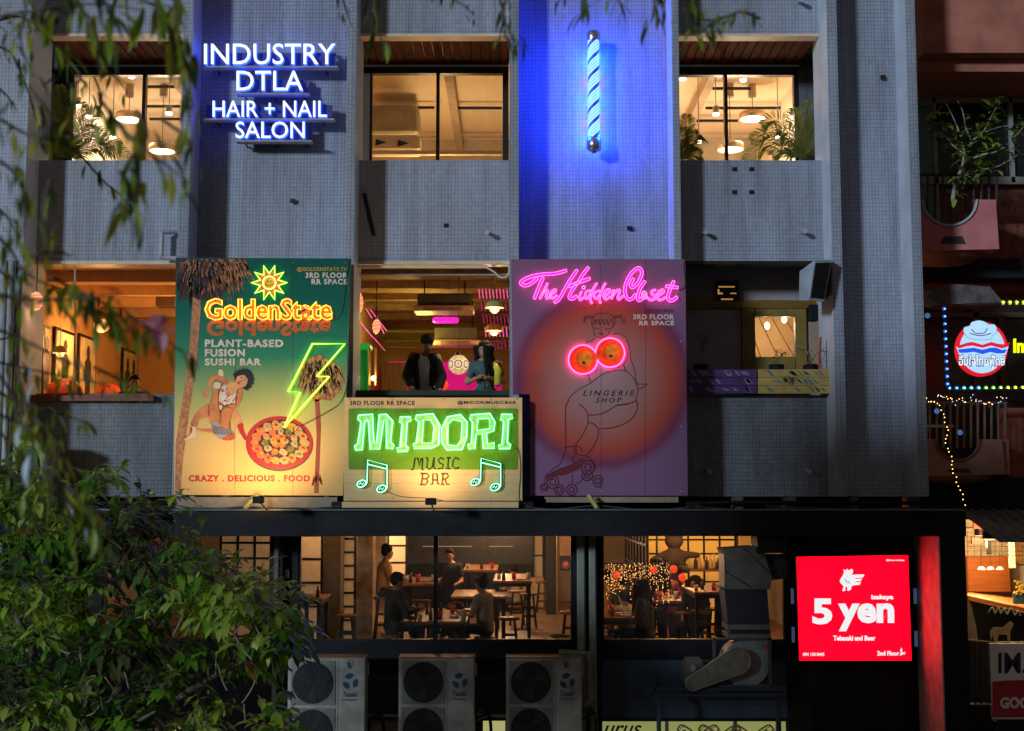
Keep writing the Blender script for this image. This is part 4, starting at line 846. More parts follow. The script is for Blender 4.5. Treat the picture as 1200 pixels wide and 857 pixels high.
# framed posters on the side wall of the orange room
pw = mat('poster_paper', (.62,.48,.28), .6); pk_ = mat('poster_ink', (.06,.035,.03), .6); pr_ = mat('poster_red', (.4,.06,.03), .6)
for i, (p0, p1, t_) in enumerate(((47,55,388),(61.5,84,395),(90,110,403),(142,159,410))):
    y0 = -7.1*1600/(p0-600); y1 = -7.1*1600/(p1-600); zt_ = 8.93 + i*.04; zb_ = zt_ - 1.3; x = -7.1
    t = empty('framed_poster', (x, (y0+y1)/2, zb_), ('framed poster cut off at the left edge of the orange room','framed poster with a dark hooded figure behind the hanging lamp','framed poster with a standing figure in red boots','framed poster with two dark figures, farthest right on the orange wall')[i], 'poster', 'framed figure posters in the orange room')
    MB().box(x-.04, x, y0, y1, zb_, zt_).build('frame', blackm, t); MB().box(x, x+.006, y0+.05, y1-.05, zb_+.05, zt_-.05).build('print', pw, t)
    cy = (y0+y1)/2; m_ = MB(); q = x+.008; pl = lambda a, b, c: (q + b, cy + a, zb_ + c)
    for dx in ((0,) if i < 3 else (-.2,.2)):
        m_.shape([ell(dx,1.02,.09,.12,12)], 0, .004, pl).shape([[(dx-.14,.55),(dx-.17,.85),(dx-.06,.93),(dx+.06,.93),(dx+.17,.85),(dx+.14,.55)]], 0, .004, pl).shape([[(dx-.12,.16),(dx-.13,.56),(dx+.13,.56),(dx+.12,.16),(dx+.03,.16),(dx,.45),(dx-.03,.16)]], .0, .004, pl)
    m_.build('figure', pk_, t); MB().shape([[(-.12,.16),(-.12,.3),(-.03,.3),(-.03,.16)],], 0, .006, lambda a,b,c: (q+b+.003, cy+a, zb_+c)).shape([[(.03,.16),(.03,.3),(.12,.3),(.12,.16)]], 0, .006, lambda a,b,c: (q+b+.003, cy+a, zb_+c)).build('boots', pr_, t)
# lanterns
def lantern(px, py, Y, rx, rz, L, e=(1,.32,.12), pw_=14, top=300):
    c = at(px, py, Y); t = empty('spiral_lantern', c - V((0,0,rz)), L, 'lantern', 'round glowing spiral lanterns')
    MB().sph(c, (rx, rx, rz), 18, 12).build('shade', glow('lantern_paper', e, 1.0), t, True)
    pts = []
    for k in range(90): a = k/90*math.pi*2*6; f_ = k/90; ph = -math.pi/2 + math.pi*f_; pts.append(c + V((math.cos(a)*rx*1.02*math.cos(ph), math.sin(a)*rx*1.02*math.cos(ph), rz*1.02*math.sin(ph))))
    MB().tube(pts, rx*.07, 4).build('spiral_band', glow('lantern_band', (1,.62,.36), 1.2), t, True)
    MB().cyl(c + V((0,0,rz)), V((c.x, c.y, max(c.z+rz+.05, Z(top, Y)))), .008, 5).build('cord', blackm, t)
    lamp('lantern_light', c + V((0,0,-rz-.06)), pw_, (1,.45,.2), r=.1, parent=t)
lantern(42.5,353,18.95,.09,.125,'round orange spiral lantern hanging at the left edge of the orange lit bay', pw_=.9)
lantern(421,355,19.4,.055,.145,'slim orange lantern at the left edge of the music bar opening', pw_=.7, top=318)
lantern(441,383,21,.06,.11,'smaller orange lantern deeper inside the music bar', pw_=3, top=330)
def flyer(px, py, Y, r, L, shade, top, pw_=18, emi=1.6):
    c = at(px, py, Y); t = empty('pendant_lamp', c, L, 'lamp')
    MB().lathe(c, [(r,0),(r*.97,r*.3),(r*.8,r*.62),(r*.5,r*.85),(r*.12,r*.98),(0,r)], 20).build('lamp_shade', shade, t, True)
    MB().sph(c - V((0,0,r*.15)), (r*.5,r*.5,r*.4), 14, 8).build('bulb', glow('warm_bulb', (1,.62,.2), 3.0*emi/1.6), t, True)
    MB().lathe(c, [(r*.5,-.02*r),(r*.98,.05*r)], 20).build('inner_rim', glow('warm_rim', (1,.72,.35), 1.3), t, True)
    MB().cyl(c + V((0,0,r)), V((c.x, c.y, Z(top, Y) if top else z3c)), .007, 5).build('cord', pipew, t)
    lamp('lamp_light', c - V((0,0,r*.8)), pw_, (1,.6,.28), r=.08, parent=t)
gsh = mat('olive_lamp_enamel', (.30,.25,.10), .4)
flyer(579.5,361,20.2,.14,'olive domed pendant lamp hanging in the music bar opening', gsh, 318, 14)
flyer(579,388,22.5,.14,'second flat pendant lamp below the olive domed one', mat('orange_lamp_enamel', (.5,.25,.08), .4), None, 8)
flyer(70.5,414,20.7,.12,'small wide pendant lamp in front of the hooded figure poster', MATS['orange_lamp_enamel'], 380, 5)
# bubble chandelier, red chairs and person head in the orange room
c = at(119,382,21.6); t = empty('glass_chandelier', c, 'sparkling orange glass chandelier in the orange room', 'lamp'); MB().sph(c,(.13,.13,.11),12,8).build('bulb', glow('chandelier_glow', (1,.45,.12), 2.2), t, True)
for k in range(10): a = k*.628; MB().cyl(c+V((math.cos(a)*.13,math.sin(a)*.13,.05)), c+V((math.cos(a)*.1,math.sin(a)*.1,.3)), .008, 5).build('glass_rod', pr_, t)
lamp('lamp_light', c - V((0,0,.25)), 26, (1,.5,.16), r=.15, parent=t)
lamp('sushi_bar_downlight', (-4.6, 22.3, 8.9), 70, (1,.52,.17), r=.3)
rch = mat('red_chair_shell', (.42,.05,.02), .4)
for px, py, Y, rr, L in ((75,453,21,.30,'round red chair back at the left of the orange room'),(128,452,22.5,.20,'smaller red chair back farther right in the orange room')):
    c = at(px, py+8, Y); t = empty('red_chair', V((c.x,c.y,z3f)), L, 'chair'); MB().sph(c, (rr,.12,rr*.75), 18, 10).build('backrest', rch, t, True)
    MB().lathe((c.x,c.y-.1,z3f+.42), [(0,0),(.24,.02),(.25,.08),(0,.1)], 16).build('seat', rch, t, True); MB().cyl((c.x,c.y,z3f),(c.x,c.y,z3f+.46),.03,8).build('leg', blackm, t); MB().box(c.x-.03,c.x+.03,c.y-.06,c.y,z3f+.5,c.z-.02).build('back_strut', blackm, t)
a, b_, c, d = rect(182,342,206,359,22.5); t = MB().bbox(a,b_,22.5,22.8,c,d,.02).build('wall_air_conditioner', mat('ac_brown', (.09,.05,.03), .5), L='dark air conditioner box near the ceiling of the orange room', C='air conditioner')
# ---- music bar
mx0, mx1 = bays[1]; mx0 = X(408,19.3); mx1 = X(606,19.3)
olv = mat('olive_bar_wall', (.36,.33,.05), .8, var=.15, scale=2); mwd = mat('bar_ceiling_board', (.25,.15,.06), .7, var=.3)
room(X(404,21), mx1+.55, 26.8, olv, mwd, dfl, 'music_bar')
for k in range(5): MB().box(X(404,21), mx1+.5, 20.3+k*1.25, 20.42+k*1.25, z3c-.11, z3c).build('ceiling_beam', mwd, bd)
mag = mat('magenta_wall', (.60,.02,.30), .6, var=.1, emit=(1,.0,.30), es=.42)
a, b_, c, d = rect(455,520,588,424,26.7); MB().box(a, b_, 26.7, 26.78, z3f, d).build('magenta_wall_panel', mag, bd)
a, b_, c, d = rect(447,520,476,425,25.5); MB().box(a, b_, 25.5, 25.6, z3f, d).build('wooden_screen', wood('warm_bar_wood','5a3010','8c5a20','z'), L='brown wooden screen behind the man in the music bar', C='screen')
MB().box(X(415,19.25), X(600,19.25), 18.98, 19.6, Z(463.5,19), Z(457.5,19)).build('bar_counter', mat('dark_green_counter', (.02,.035,.02), .4), L='dark green counter along the sill of the music bar', C='counter')
def pink_rod(p0, p1, Y0_, Y1_, L, r=.008): MB().cyl(at(*p0,Y0_), at(*p1,Y1_), r, 6).build('pink_light_tube', glow('pink_rod', (1,.10,.35), .9), L=L, C='light tube', G='pink light tubes on the music bar ceiling')
pink_rod((420,375),(437,396),20.5,22.5,'long pink light tube at left, nearer half'); pink_rod((438,396),(451,411),22.6,25,'long pink light tube at left, farther half')
pink_rod((429,362),(436,373),20.6,21.4,'short pink tube upper left of the row of three'); pink_rod((434,363),(453,388),20.8,23,'middle pink tube beside the small lantern'); pink_rod((444,378),(450,391),22,23,'short pink tube right of the small lantern')
rodm = [glow('pink_rod', (1,.10,.35), .9), glow('dim_pink_rod', (1,.08,.3), .22)]
for r_ in range(5):
    Y = 21 + r_*.75; py = 345 + r_*15; px0 = 561 + r_*2.5; t = empty('hanging_tube_row', at(px0, py, Y), ('top','second','third','fourth','lowest')[r_] + ' row of hanging pink tubes at the right of the music bar', 'light tubes', 'rows of pink tubes hanging at right')
    MB().box(X(px0-2,Y,py), X(597,Y,py), Y, Y+.03, Z(py-7.5,Y), Z(py-6,Y)).build('rail', mwd, t)
    for k in range(9):
        px = px0 + k*4.1; MB().cyl(at(px,py-6,Y), at(px+1.2,py+5,Y), .009, 5).build('tube', rodm[1 if (k*3+r_) % 3 else 0], t)
for px0, px1, py0, py1, Y, L in ((489,552,344,358,21.3,'upper dark ceiling air conditioner in the music bar'),(509,560,383,398,23.2,'lower dark ceiling air conditioner in the music bar')):
    a, b_, c, d = rect(px0,py1,px1,py0,Y); t = empty('ceiling_air_conditioner', V(((a+b_)/2,Y,c)), L, 'air conditioner', 'ceiling air conditioners in the music bar')
    MB().bbox(a,b_,Y,Y+.5,c,d,.02).build('housing', mat('ac_olive_dark', (.055,.045,.025), .5), t); MB().bbox(a-.05,b_+.05,Y-.25,Y+.3,c-.12,c-.03,.02).build('grille_frame', mat('ac_pinkish_panel', (.40,.22,.13), .5), t)
    for k in range(3): MB().box(a+.12,b_-.12,Y-.255,Y-.25,c-.11+k*.022,c-.10+k*.022).build('vent_slat', blackm, t)
    for x in (a+.1, b_-.1): MB().cyl((x,Y+.2,d),(x,Y+.2,z3c),.012,5).build('hanger', blackm, t)
c = at(522,375,22.6); MB().bbox(c.x-.22,c.x+.22,22.6,22.7,c.z-.05,c.z+.05,.03).build('magenta_wall_light', glow('magenta_lamp', (1,.01,.5), 1.2), L='magenta glowing light between the two ceiling air conditioners', C='lamp')
lamp('magenta_light', c + V((0,-.3,-.2)), 1.2, (1,.08,.4), r=.1)
for py, Y in ((388,25.5),(399,26),(406.5,26.4)): MB().cyl(at(452,py,Y), at(600,py+1,Y), .03, 6).build('ceiling_pipe', olv, L='olive pipe running under the ceiling, %s one' % {388:'top',399:'middle',406.5:'lowest'}[py], C='pipe')
lamp('music_bar_light', (X(490,22), 22.8, 8.9), 27, (1,.80,.18), r=.2); lamp('music_bar_magenta_wash', (X(525,25.5), 25.9, 8.0), 3, (1,.03,.36), r=.2)
gbx = mat('bottle_green_panel', (.0,.16,.02), .4, emit=(0,.5,.05), es=.12)
a, b_, c, d = rect(420,452,431,410,20.6); t = empty('green_cabinet', V(((a+b_)/2,20.6,z3f)), 'green lit cabinet at the left of the music bar', 'cabinet'); MB().bbox(a,b_,20.6,20.9,z3f,d,.01).build('cabinet_body', gbx, t); MB().bbox(a-.02,b_+.04,20.55,20.9,d,d+.09,.02).build('cabinet_top', glow('green_glow_top', (.02,.5,.06), .5), t)
t = empty('wall_lamp', at(437.5,452,20.4), 'small round white lamp in a brass frame at the left of the music bar', 'lamp')
q = P2([(433,408),(440,408),(440,452),(433,452)], 20.4); MB().tube([(a,20.4,b) for a,b in q], .02, 6, True).build('brass_frame', mat('brass_yellow', (.55,.38,.06), .35, metal=.5), t)
MB().sph(at(437.5,443.5,20.38), .042, 14, 8).build('globe', glow('globe_white', (1,.85,.6), 1.8), t, True); lamp('lamp_light', at(437.5,443.5,20.2), 2.5, (1,.8,.5), r=.05, parent=t)
# patterned paper ball
c = at(537.5,427.5,20.6); t = empty('patterned_globe_lamp', c - V((0,0,.16)), 'round cream globe lamp with rings of dots hanging between the man and the woman', 'lamp')
MB().sph(c, .15, 24, 14).build('globe', glow('globe_cream', (1,.66,.26), .62), t, True); dts = MB(); dk2 = MB()
for lat in (-50,-30,-12,8,28,48):
    for k in range(22):
        a, b = R(lat), 2*math.pi*k/22; p = c + V((.151*math.cos(a)*math.cos(b), .151*math.cos(a)*math.sin(b), .151*math.sin(a))); (dts if k % 3 else dk2).sph(p, .007, 5, 3)
for rr_, bb in ((.03,dts),(.055,dk2),(.075,dts)):
    for an in (-90, -145, -35): ax = V((math.cos(R(an)), math.sin(R(an)), 0)); u_ = V((-ax.y, ax.x, 0)); h = math.sqrt(.152**2-rr_**2); bb.tube([c + ax*h + u_*rr_*math.cos(q*.5236) + V((0,0,1))*rr_*math.sin(q*.5236) for q in range(12)], .005, 4, True)
dts.build('white_dots', glow('dot_white', (1,.9,.7), .9), t, K='stuff'); dk2.build('dark_dots', mat('dot_dark', (.12,.05,.10), .6), t, K='stuff')
MB().lathe(c + V((0,0,.14)), [(.06,0),(.05,.04),(0,.05)], 14).build('cap', blackm, t); MB().cyl(c + V((0,0,.18)), V((c.x,c.y,z3c)), .005, 5).build('cord', blackm, t)
# cables under the lintel
cb = [at(a,b,19.02) for a,b in cr([(568,313),(578,318),(586,325),(594,324),(597,316),(594,311),(584,309),(576,312)],4)]
MB().tube(cb, .014, 6).build('looped_cable', mat('white_cable', (.5,.45,.38), .5), L='looped white cable at the top right corner of the music bar opening', C='cable')
MB().cyl(at(420,313,19.05), at(568,313,19.05), .025, 8).build('roller_rail', trim, L='cream roller rail under the lintel of the music bar', C='rail')
MB().cyl(at(416,322,19.25), at(597,322,19.25), .012, 6).build('curtain_rod', pipew, L='thin grey rod behind the roller rail', C='rod')
# bottles and pot on counter
bg_ = glass('green_bottle', (.3,.6,.3), 1); 
for px, L, h in ((570,'clear bottle in front of the woman at the counter',.17),(503,'short glass in front of the man on the counter',.06),(509,'second short glass right of the man on the counter',.05)):
    c = at(px,457.3,19.35); MB().lathe(c, [(0,0),(.03,0),(.032,h*.6),(.014,h*.78),(.014,h),(.0,h)], 12).build('bottle' if h > .1 else 'glass_tumbler', glass('clear_bottle', (.8,.9,.8), 1.2), None, True, L=L, C='bottle' if h > .1 else 'glass')
c = at(516,456,20.3); MB().sph(c + V((0,0,.06)), (.12,.1,.09), 12, 8).build('red_table_lamp', glow('red_lamp', (1,.05,.01), 1.2), None, True, L='glowing red lamp on the bar behind the man', C='lamp')
# ---- right bay, third floor: pale wall, door with lit window
bx0, bx1 = bays[2]; Yr = 20.1
gw_ = mat('grey_plaster', (.25,.225,.23), .8, var=.15, scale=3); dkw = wood('olive_brown_wood', '5a3f0e', '866318', 'x')
MB().box(bx0, bx1, Yr, Yr+.15, z3f, z3c+.2).build('bay_back_wall', gw_, bd); MB().box(bx0, bx1, 19.29, Yr, z3c-.02, z3c+.05).build('bay_soffit', mat('dark_soffit', (.03,.028,.03), .7), bd); MB().box(bx0,bx1,19.29,Yr,z3f,zsill3-.35).build('planter_shelf', black, bd)
def R4(px0,py0,px1,py1,Y,d,m,nm,par,b=.005,**k): a, b_, c, e = rect(px0,py1,px1,py0,Y); return MB().bbox(a,b_,Y,Y+d,c,e,b).build(nm, m, par, **k)
dw = empty('door_and_frame', at(890,462,Yr), 'brown wooden door frame with a small lit square window in the planter bay', 'door')
R4(798,352,957,361.5,Yr-.07,.07,dkw,'top_rail',dw); R4(870,361.5,875,462,Yr-.06,.06,dkw,'post',dw); R4(870.5,362,872.5,462,Yr-.065,.005,wood('orange_edge','7a3c10','9a5018','z'),'post_edge',dw)
dl = mat('olive_door_panel', (.17,.12,.025), .5, var=.2)
for q in ((875,361.5,885,462),(932.5,361.5,946,462),(885,361.5,932.5,371),(885,418.5,932.5,462)): R4(*q,Yr-.05,.05,dl,'door_panel',dw)
R4(885,371,932.5,418.5,Yr-.03,.01,glass('door_glass',(1,1,1),.5),'pane',dw)
MB().box(X(878,Yr)+0, X(946,Yr), Yr+.151, Yr+.16, z3f, z3c).build('x', gw_, bd) if False else None
# small warm niche behind the door window: sloped planked ceiling with two bulbs
a, b_, c, e = rect(885,418.5,932.5,371,Yr); ni = mat('pale_plank_ceiling', (.62,.47,.30), .7, var=.1); 
MB().box(a-.5,b_+.5,Yr+1.6,Yr+1.65,c-.5,e+1.2).build('niche_wall', ni, bd); 
for k in range(7): MB().add([(a-.4,Yr+.2+k*.2,e+.25+k*0),(b_+.4,Yr+.2+k*.2,e+.25),(b_+.4,Yr+.39+k*.2,e+.25),(a-.4,Yr+.39+k*.2,e+.25)],[(0,1,2,3)]).build('ceiling_plank', ni, bd)
for k in range(6): MB().cyl((a-.3+k*.17,Yr+1.58,e+.5),(a-.1+k*.30,Yr+1.58,c-.2),.006,4).build('plank_joint', dkw, bd)
# cut the door window opening: rebuild the bay back wall around it
for o in list(bd.children):
    if o.name.startswith('bay_back_wall'): bpy.data.objects.remove(o)
a, b_, c, e = rect(885,418.5,932.5,371,Yr)
w_ = MB().box(bx0,a,Yr,Yr+.15,z3f,z3c+.2).box(b_,bx1,Yr,Yr+.15,z3f,z3c+.2).box(a,b_,Yr,Yr+.15,z3f,c).box(a,b_,Yr,Yr+.15,e,z3c+.2); w_.build('bay_back_wall', gw_, bd)
for px, py, Y, L in ((899,382,Yr+.9,'left bulb behind the small square door window'),(919,374.5,Yr+.5,'right brighter bulb behind the small square door window')):
    c_ = at(px,py,Y); t = empty('bulb_lamp', c_, L, 'lamp', 'bulbs behind the small door window'); MB().sph(c_, (.04,.04,.055), 10, 7).build('bulb', glow('bulb_warm', (1,.6,.25), 12), t, True); MB().cyl(c_, c_+V((0,0,.12)), .015, 6).build('socket', brass, t); lamp('lamp_light', c_ - V((0,.02,.1)), 7, (1,.62,.3), r=.05, parent=t)
t = empty('small_black_sign', at(853,352,Yr-.1), 'small black box sign with worn orange lettering above the door frame', 'sign'); R4(840,329,866,352,Yr-.1,.08,blackm,'sign_box',t)
ol = glow('worn_orange_letters', (.7,.35,.08), .6)
for s_, bx in (('OPEN AIR BAR',(842,335,861,337.5)),('Live',(841,341,847,344)),('music',(856,343,863,345)),('FRIDAY',(845,349.5,859,351.5))): pass
for bx in ((842,335.5,861,337),(841,339,843,345),(843,343,847,345),(856,343.3,863,344.6),(845,350,859,351.6)): R4(*bx,Yr-.104,.004,ol,'worn_letter_stroke',t,.001)
# planters
purp_ = mat('purple_painted_board', (.06,.025,.11), .6, var=.3); yel_ = mat('ochre_painted_board', (.42,.30,.09), .6, var=.2); lil = mat('lilac_dash', (.22,.17,.32), .6, var=.3); tea = mat('teal_dash', (.03,.16,.22), .6, var=.2)
YP = 18.92
for nm, x0, x1, bm, dm, L in (('p',802,887.5,purp_,lil,'long purple planter box with lilac brush dashes'),('y',888.5,973,yel_,tea,'long ochre planter box with teal brush dashes')):
    t = empty('planter_box', at((x0+x1)/2,462,YP), L, 'planter', 'two painted planter boxes on the dark parapet')
    for k in range(3): y0 = 433+k*9.6; R4(x0,y0,x1,y0+9.2,YP,.03,bm,'board',t,.004)
    for px_ in (x0+.3, x1-2.2): R4(px_,433.5,px_+2,461.5,YP+.031,.25,bm,'end_board',t)
    R4(x0+1,436,x1-1,440,YP+.04,.22,mat('potting_soil', (.03,.02,.015), .9),'soil',t)
    rr = random.Random(5 if nm == 'p' else 9)
    for k in range(26):
        cx = x0+6+rr.random()*(x1-x0-14); row = k % 3; cy = 437.5+row*9.6; w2, h2 = rr.uniform(1.5,2.6), rr.uniform(2.2,4)
        sh_ = 2.5 if nm == 'y' else 2.0; pshape('painted_dash', [[(cx-w2-sh_,cy-h2),(cx+w2-sh_,cy-h2+1),(cx+w2+sh_,cy+h2),(cx-w2+sh_,cy+h2-1)]], YP-.002, dm, t, .0015)
# speaker cabinet
sp = empty('wall_speaker', at(950,357,18.6), 'pale boxy speaker with a dark grille tilted on the fin beside the planter bay', 'speaker')
spm = mat('weathered_speaker_grey', (.33,.40,.43), .5, var=.2)
fr_ = [at(955,305,18.2), at(975,304.5,18.35), at(966,354,18.35), at(948,352,18.2)]; bk_ = [at(937,318,18.75), at(968,306,19.05), at(962,352,19.05), at(936,352,18.75)]
MB().add(fr_+bk_, [(3,2,1,0),(0,1,5,4),(1,2,6,5),(2,3,7,6),(3,0,4,7),(4,5,6,7)]).build('cabinet', spm, sp)
ce = sum(fr_, V((0,0,0)))/4; g_ = [ce + (p-ce)*.86 + V((0,-.012,0)) for p in fr_]; MB().add(g_+[p+V((0,.03,0)) for p in g_], [(3,2,1,0),(0,1,5,4),(1,2,6,5),(2,3,7,6),(3,0,4,7)]).build('grille', blackm, sp)
MB().cyl(at(962,345,18.7), at(972,348,19.2), .03, 6).build('wall_bracket', blackm, sp)
R4(949,357,959,376,Yr-.2,.15,black,'dark_box',None,.01,L='small dark box on the wall below the speaker', C='box')
MB().cyl(at(961.5,395,18.9), at(960,432,18.9), .018, 7).build('red_stick', mat('red_stick_paint', (.35,.03,.03), .5), L='thin red stick standing in the ochre planter', C='stick')
# potted plants in planters
gl_ = leafmat('pale_leaf', (.28,.32,.14), (.42,.44,.24)); dgl = leafmat('dark_leaf', (.02,.025,.015), (.05,.05,.03)); stm = mat('dry_stem', (.12,.09,.05), .8)
def leafblade(b, p, d, ln, wd, up=V((0,0,1)), droop=.3):
    d = d.normalized(); s_ = d.cross(up); s_ = s_.normalized() if s_.length > .01 else V((1,0,0)); n_ = s_.cross(d)
    m1 = p + d*ln*.35 + n_*ln*.05; m2 = p + d*ln*.7 - V((0,0,droop*ln*.25)); e_ = p + d*ln - V((0,0,droop*ln))
    b.add([p, m1 + s_*wd*.5, m1 - n_*wd*.12, m1 - s_*wd*.5, m2 + s_*wd*.38, m2 - n_*wd*.1, m2 - s_*wd*.38, e_], [(0,2,1),(0,3,2),(1,2,5,4),(2,3,6,5),(4,5,7),(5,6,7)])
def pot_plant(px, stems, L, lm, name='potted_plant', potw=.11, Y=19.09):
    c = at(px, 430, Y); t = empty(name, c, L, 'plant'); MB().lathe(c - V((0,0,.12)), [(potw*.8,0),(potw,.13),(potw*1.05,.135),(potw*.9,.15),(0,.14)], 16).build('pot', black, t)
    sb = MB(); lb = MB()
    for ln in stems:
        pts = [at(a,b,Y) for a,b in cr(ln,4)]; sb.tube(pts, .007, 5)
        k = max(1, len(pts)//2)
        for p in pts[k:]:
            for q in range(2): leafblade(lb, p, V((random.uniform(-1,1), random.uniform(-.4,.2), random.uniform(-.5,.6))), random.uniform(.05,.11), random.uniform(.02,.035))
    sb.build('stem', stm, t, True); lb.build('leaves', lm, t, K='stuff')
pot_plant(821,[[(820,432),(823,415),(822,400),(818,392)],[(823,412),(826,402),(829,394)]],'dark bare plant standing at the left end of the purple planter',dgl)
pot_plant(910,[[(908,432),(914,420),(920,412)],[(909,432),(906,424),(912,410)]],'thin sprouting plant in front of the lit door window',dgl)
pot_plant(950,[[(948,432),(950,420),(946,412),(934,408)],[(950,425),(958,414),(968,412),(974,420)],[(948,420),(949,428),(951,424)]],'pale leafed plant in a black bowl at the right of the ochre planter',gl_)
b = MB(); 
for k in range(18): leafblade(b, at(923+random.uniform(-4,8),444+random.uniform(-6,4),18.88), V((random.uniform(-1,1),-.3,random.uniform(-1,.4))), .07, .02)
b.build('trailing_dry_plant', dgl, L='dark dried plant trailing over the front of the ochre planter', C='plant', K=None)
# ============================================================ PALMS
plm = leafmat('palm_leaf', (.11,.14,.012), (.20,.20,.03), .4); plm2 = leafmat('palm_leaf_dark', (.03,.05,.008), (.07,.09,.015), .3)
def palm(px, py, Y, fr_list, L, m_=plm):
    base = at(px, py, Y); t = empty('potted_palm', V((base.x, base.y, 9.98)), L, 'palm')
    MB().lathe((base.x,base.y,9.98), [(.14,0),(.19,.4),(.2,.42),(.17,.42),(0,.38)], 16).build('pot', mat('terracotta', (.3,.12,.06), .8), t)
    MB().cyl((base.x,base.y,10.35), base, .04, 8, .02).build('stem', stm, t)
    for tip, bow in fr_list:
        e_ = at(tip[0], tip[1], Y + random.uniform(-.25,.25)); mid_ = (base+e_)/2 + V((0,0,bow)); pts = [V(p) for p in cr([tuple(base), tuple(mid_), tuple(e_)], 8)]
        b = MB().tube(pts, .006, 4); n = len(pts)
        for i in range(3, n*2):
            f_ = i/(n*2); k = int(f_*(n-1)); p = pts[k].lerp(pts[min(n-1,k+1)], f_*(n-1)-k); tn = (pts[min(n-1,k+1)]-pts[max(0,k-1)]).normalized(); ln = .27*math.sin(math.pi*min(.97,f_*.85+.12))+.03
            for s_ in (-1,1):
                sd = tn.cross(V((0,1,0))).normalized()*s_; d = (tn*.75 + sd*.75 + V((0,random.uniform(-.35,.25),0))); leafblade(b, p, d, ln, .013, V((0,1,0.1)), .35)
        b.build('frond', m_, t)
palm(938,186,19.75,[((948,118),.05),((893,146),.28),((872,188),.26),((930,128),.1),((915,160),.2),((955,150),.06),((905,182),.12),((962,134),.05),((925,180),.1),((942,175),.05),((880,165),.25)],'bushy palm at the right of the right salon window')
palm(798,190,19.8,[((805,135),.04),((818,158),.08),((822,182),.06),((808,170),.03),((800,150),.02)],'small spiky plant peeking in at the left of the right salon window')
palm(80,188,19.7,[((116,128),.2),((60,112),.1),((122,160),.22),((95,120),.15),((150,182),.2),((48,150),.1),((130,178),.15),((70,100),.1),((108,145),.2),((140,170),.2),((66,160),.05)],'large palm at the left of the left salon window')
palm(56,190,19.9,[((62,130),.05),((75,150),.1),((90,170),.1),((50,140),.05)],'darker palm in the left corner of the left salon window',plm2)
# ============================================================ PEOPLE
def remeshed(b, vox, name, m, parent, loc, rz, sm=3):
    me = bpy.data.meshes.new('t'); me.from_pydata(b.v, [], b.f); o = bpy.data.objects.new('t', me); COL.objects.link(o)
    r = o.modifiers.new('r', 'REMESH'); r.mode = 'VOXEL'; r.voxel_size = vox; s = o.modifiers.new('s', 'SMOOTH'); s.factor = .5; s.iterations = sm
    bpy.context.view_layer.update(); n = bpy.data.meshes.new_from_object(o.evaluated_get(bpy.context.evaluated_depsgraph_get()))
    bpy.data.objects.remove(o); bpy.data.meshes.remove(me); n.name = name; n.materials.clear(); n.materials.append(m)
    n.polygons.foreach_set('use_smooth', [True]*len(n.polygons)); q = bpy.data.objects.new(name, n); link(q, loc, parent); q.rotation_euler = (0,0,rz); return q
def cap(b, p, q, r0, r1, n=10):
    p, q = V(p), V(q); b.sph(p, r0, n, 6); b.sph(q, r1, n, 6); b.tube([p, q], [r0, r1], n); return b
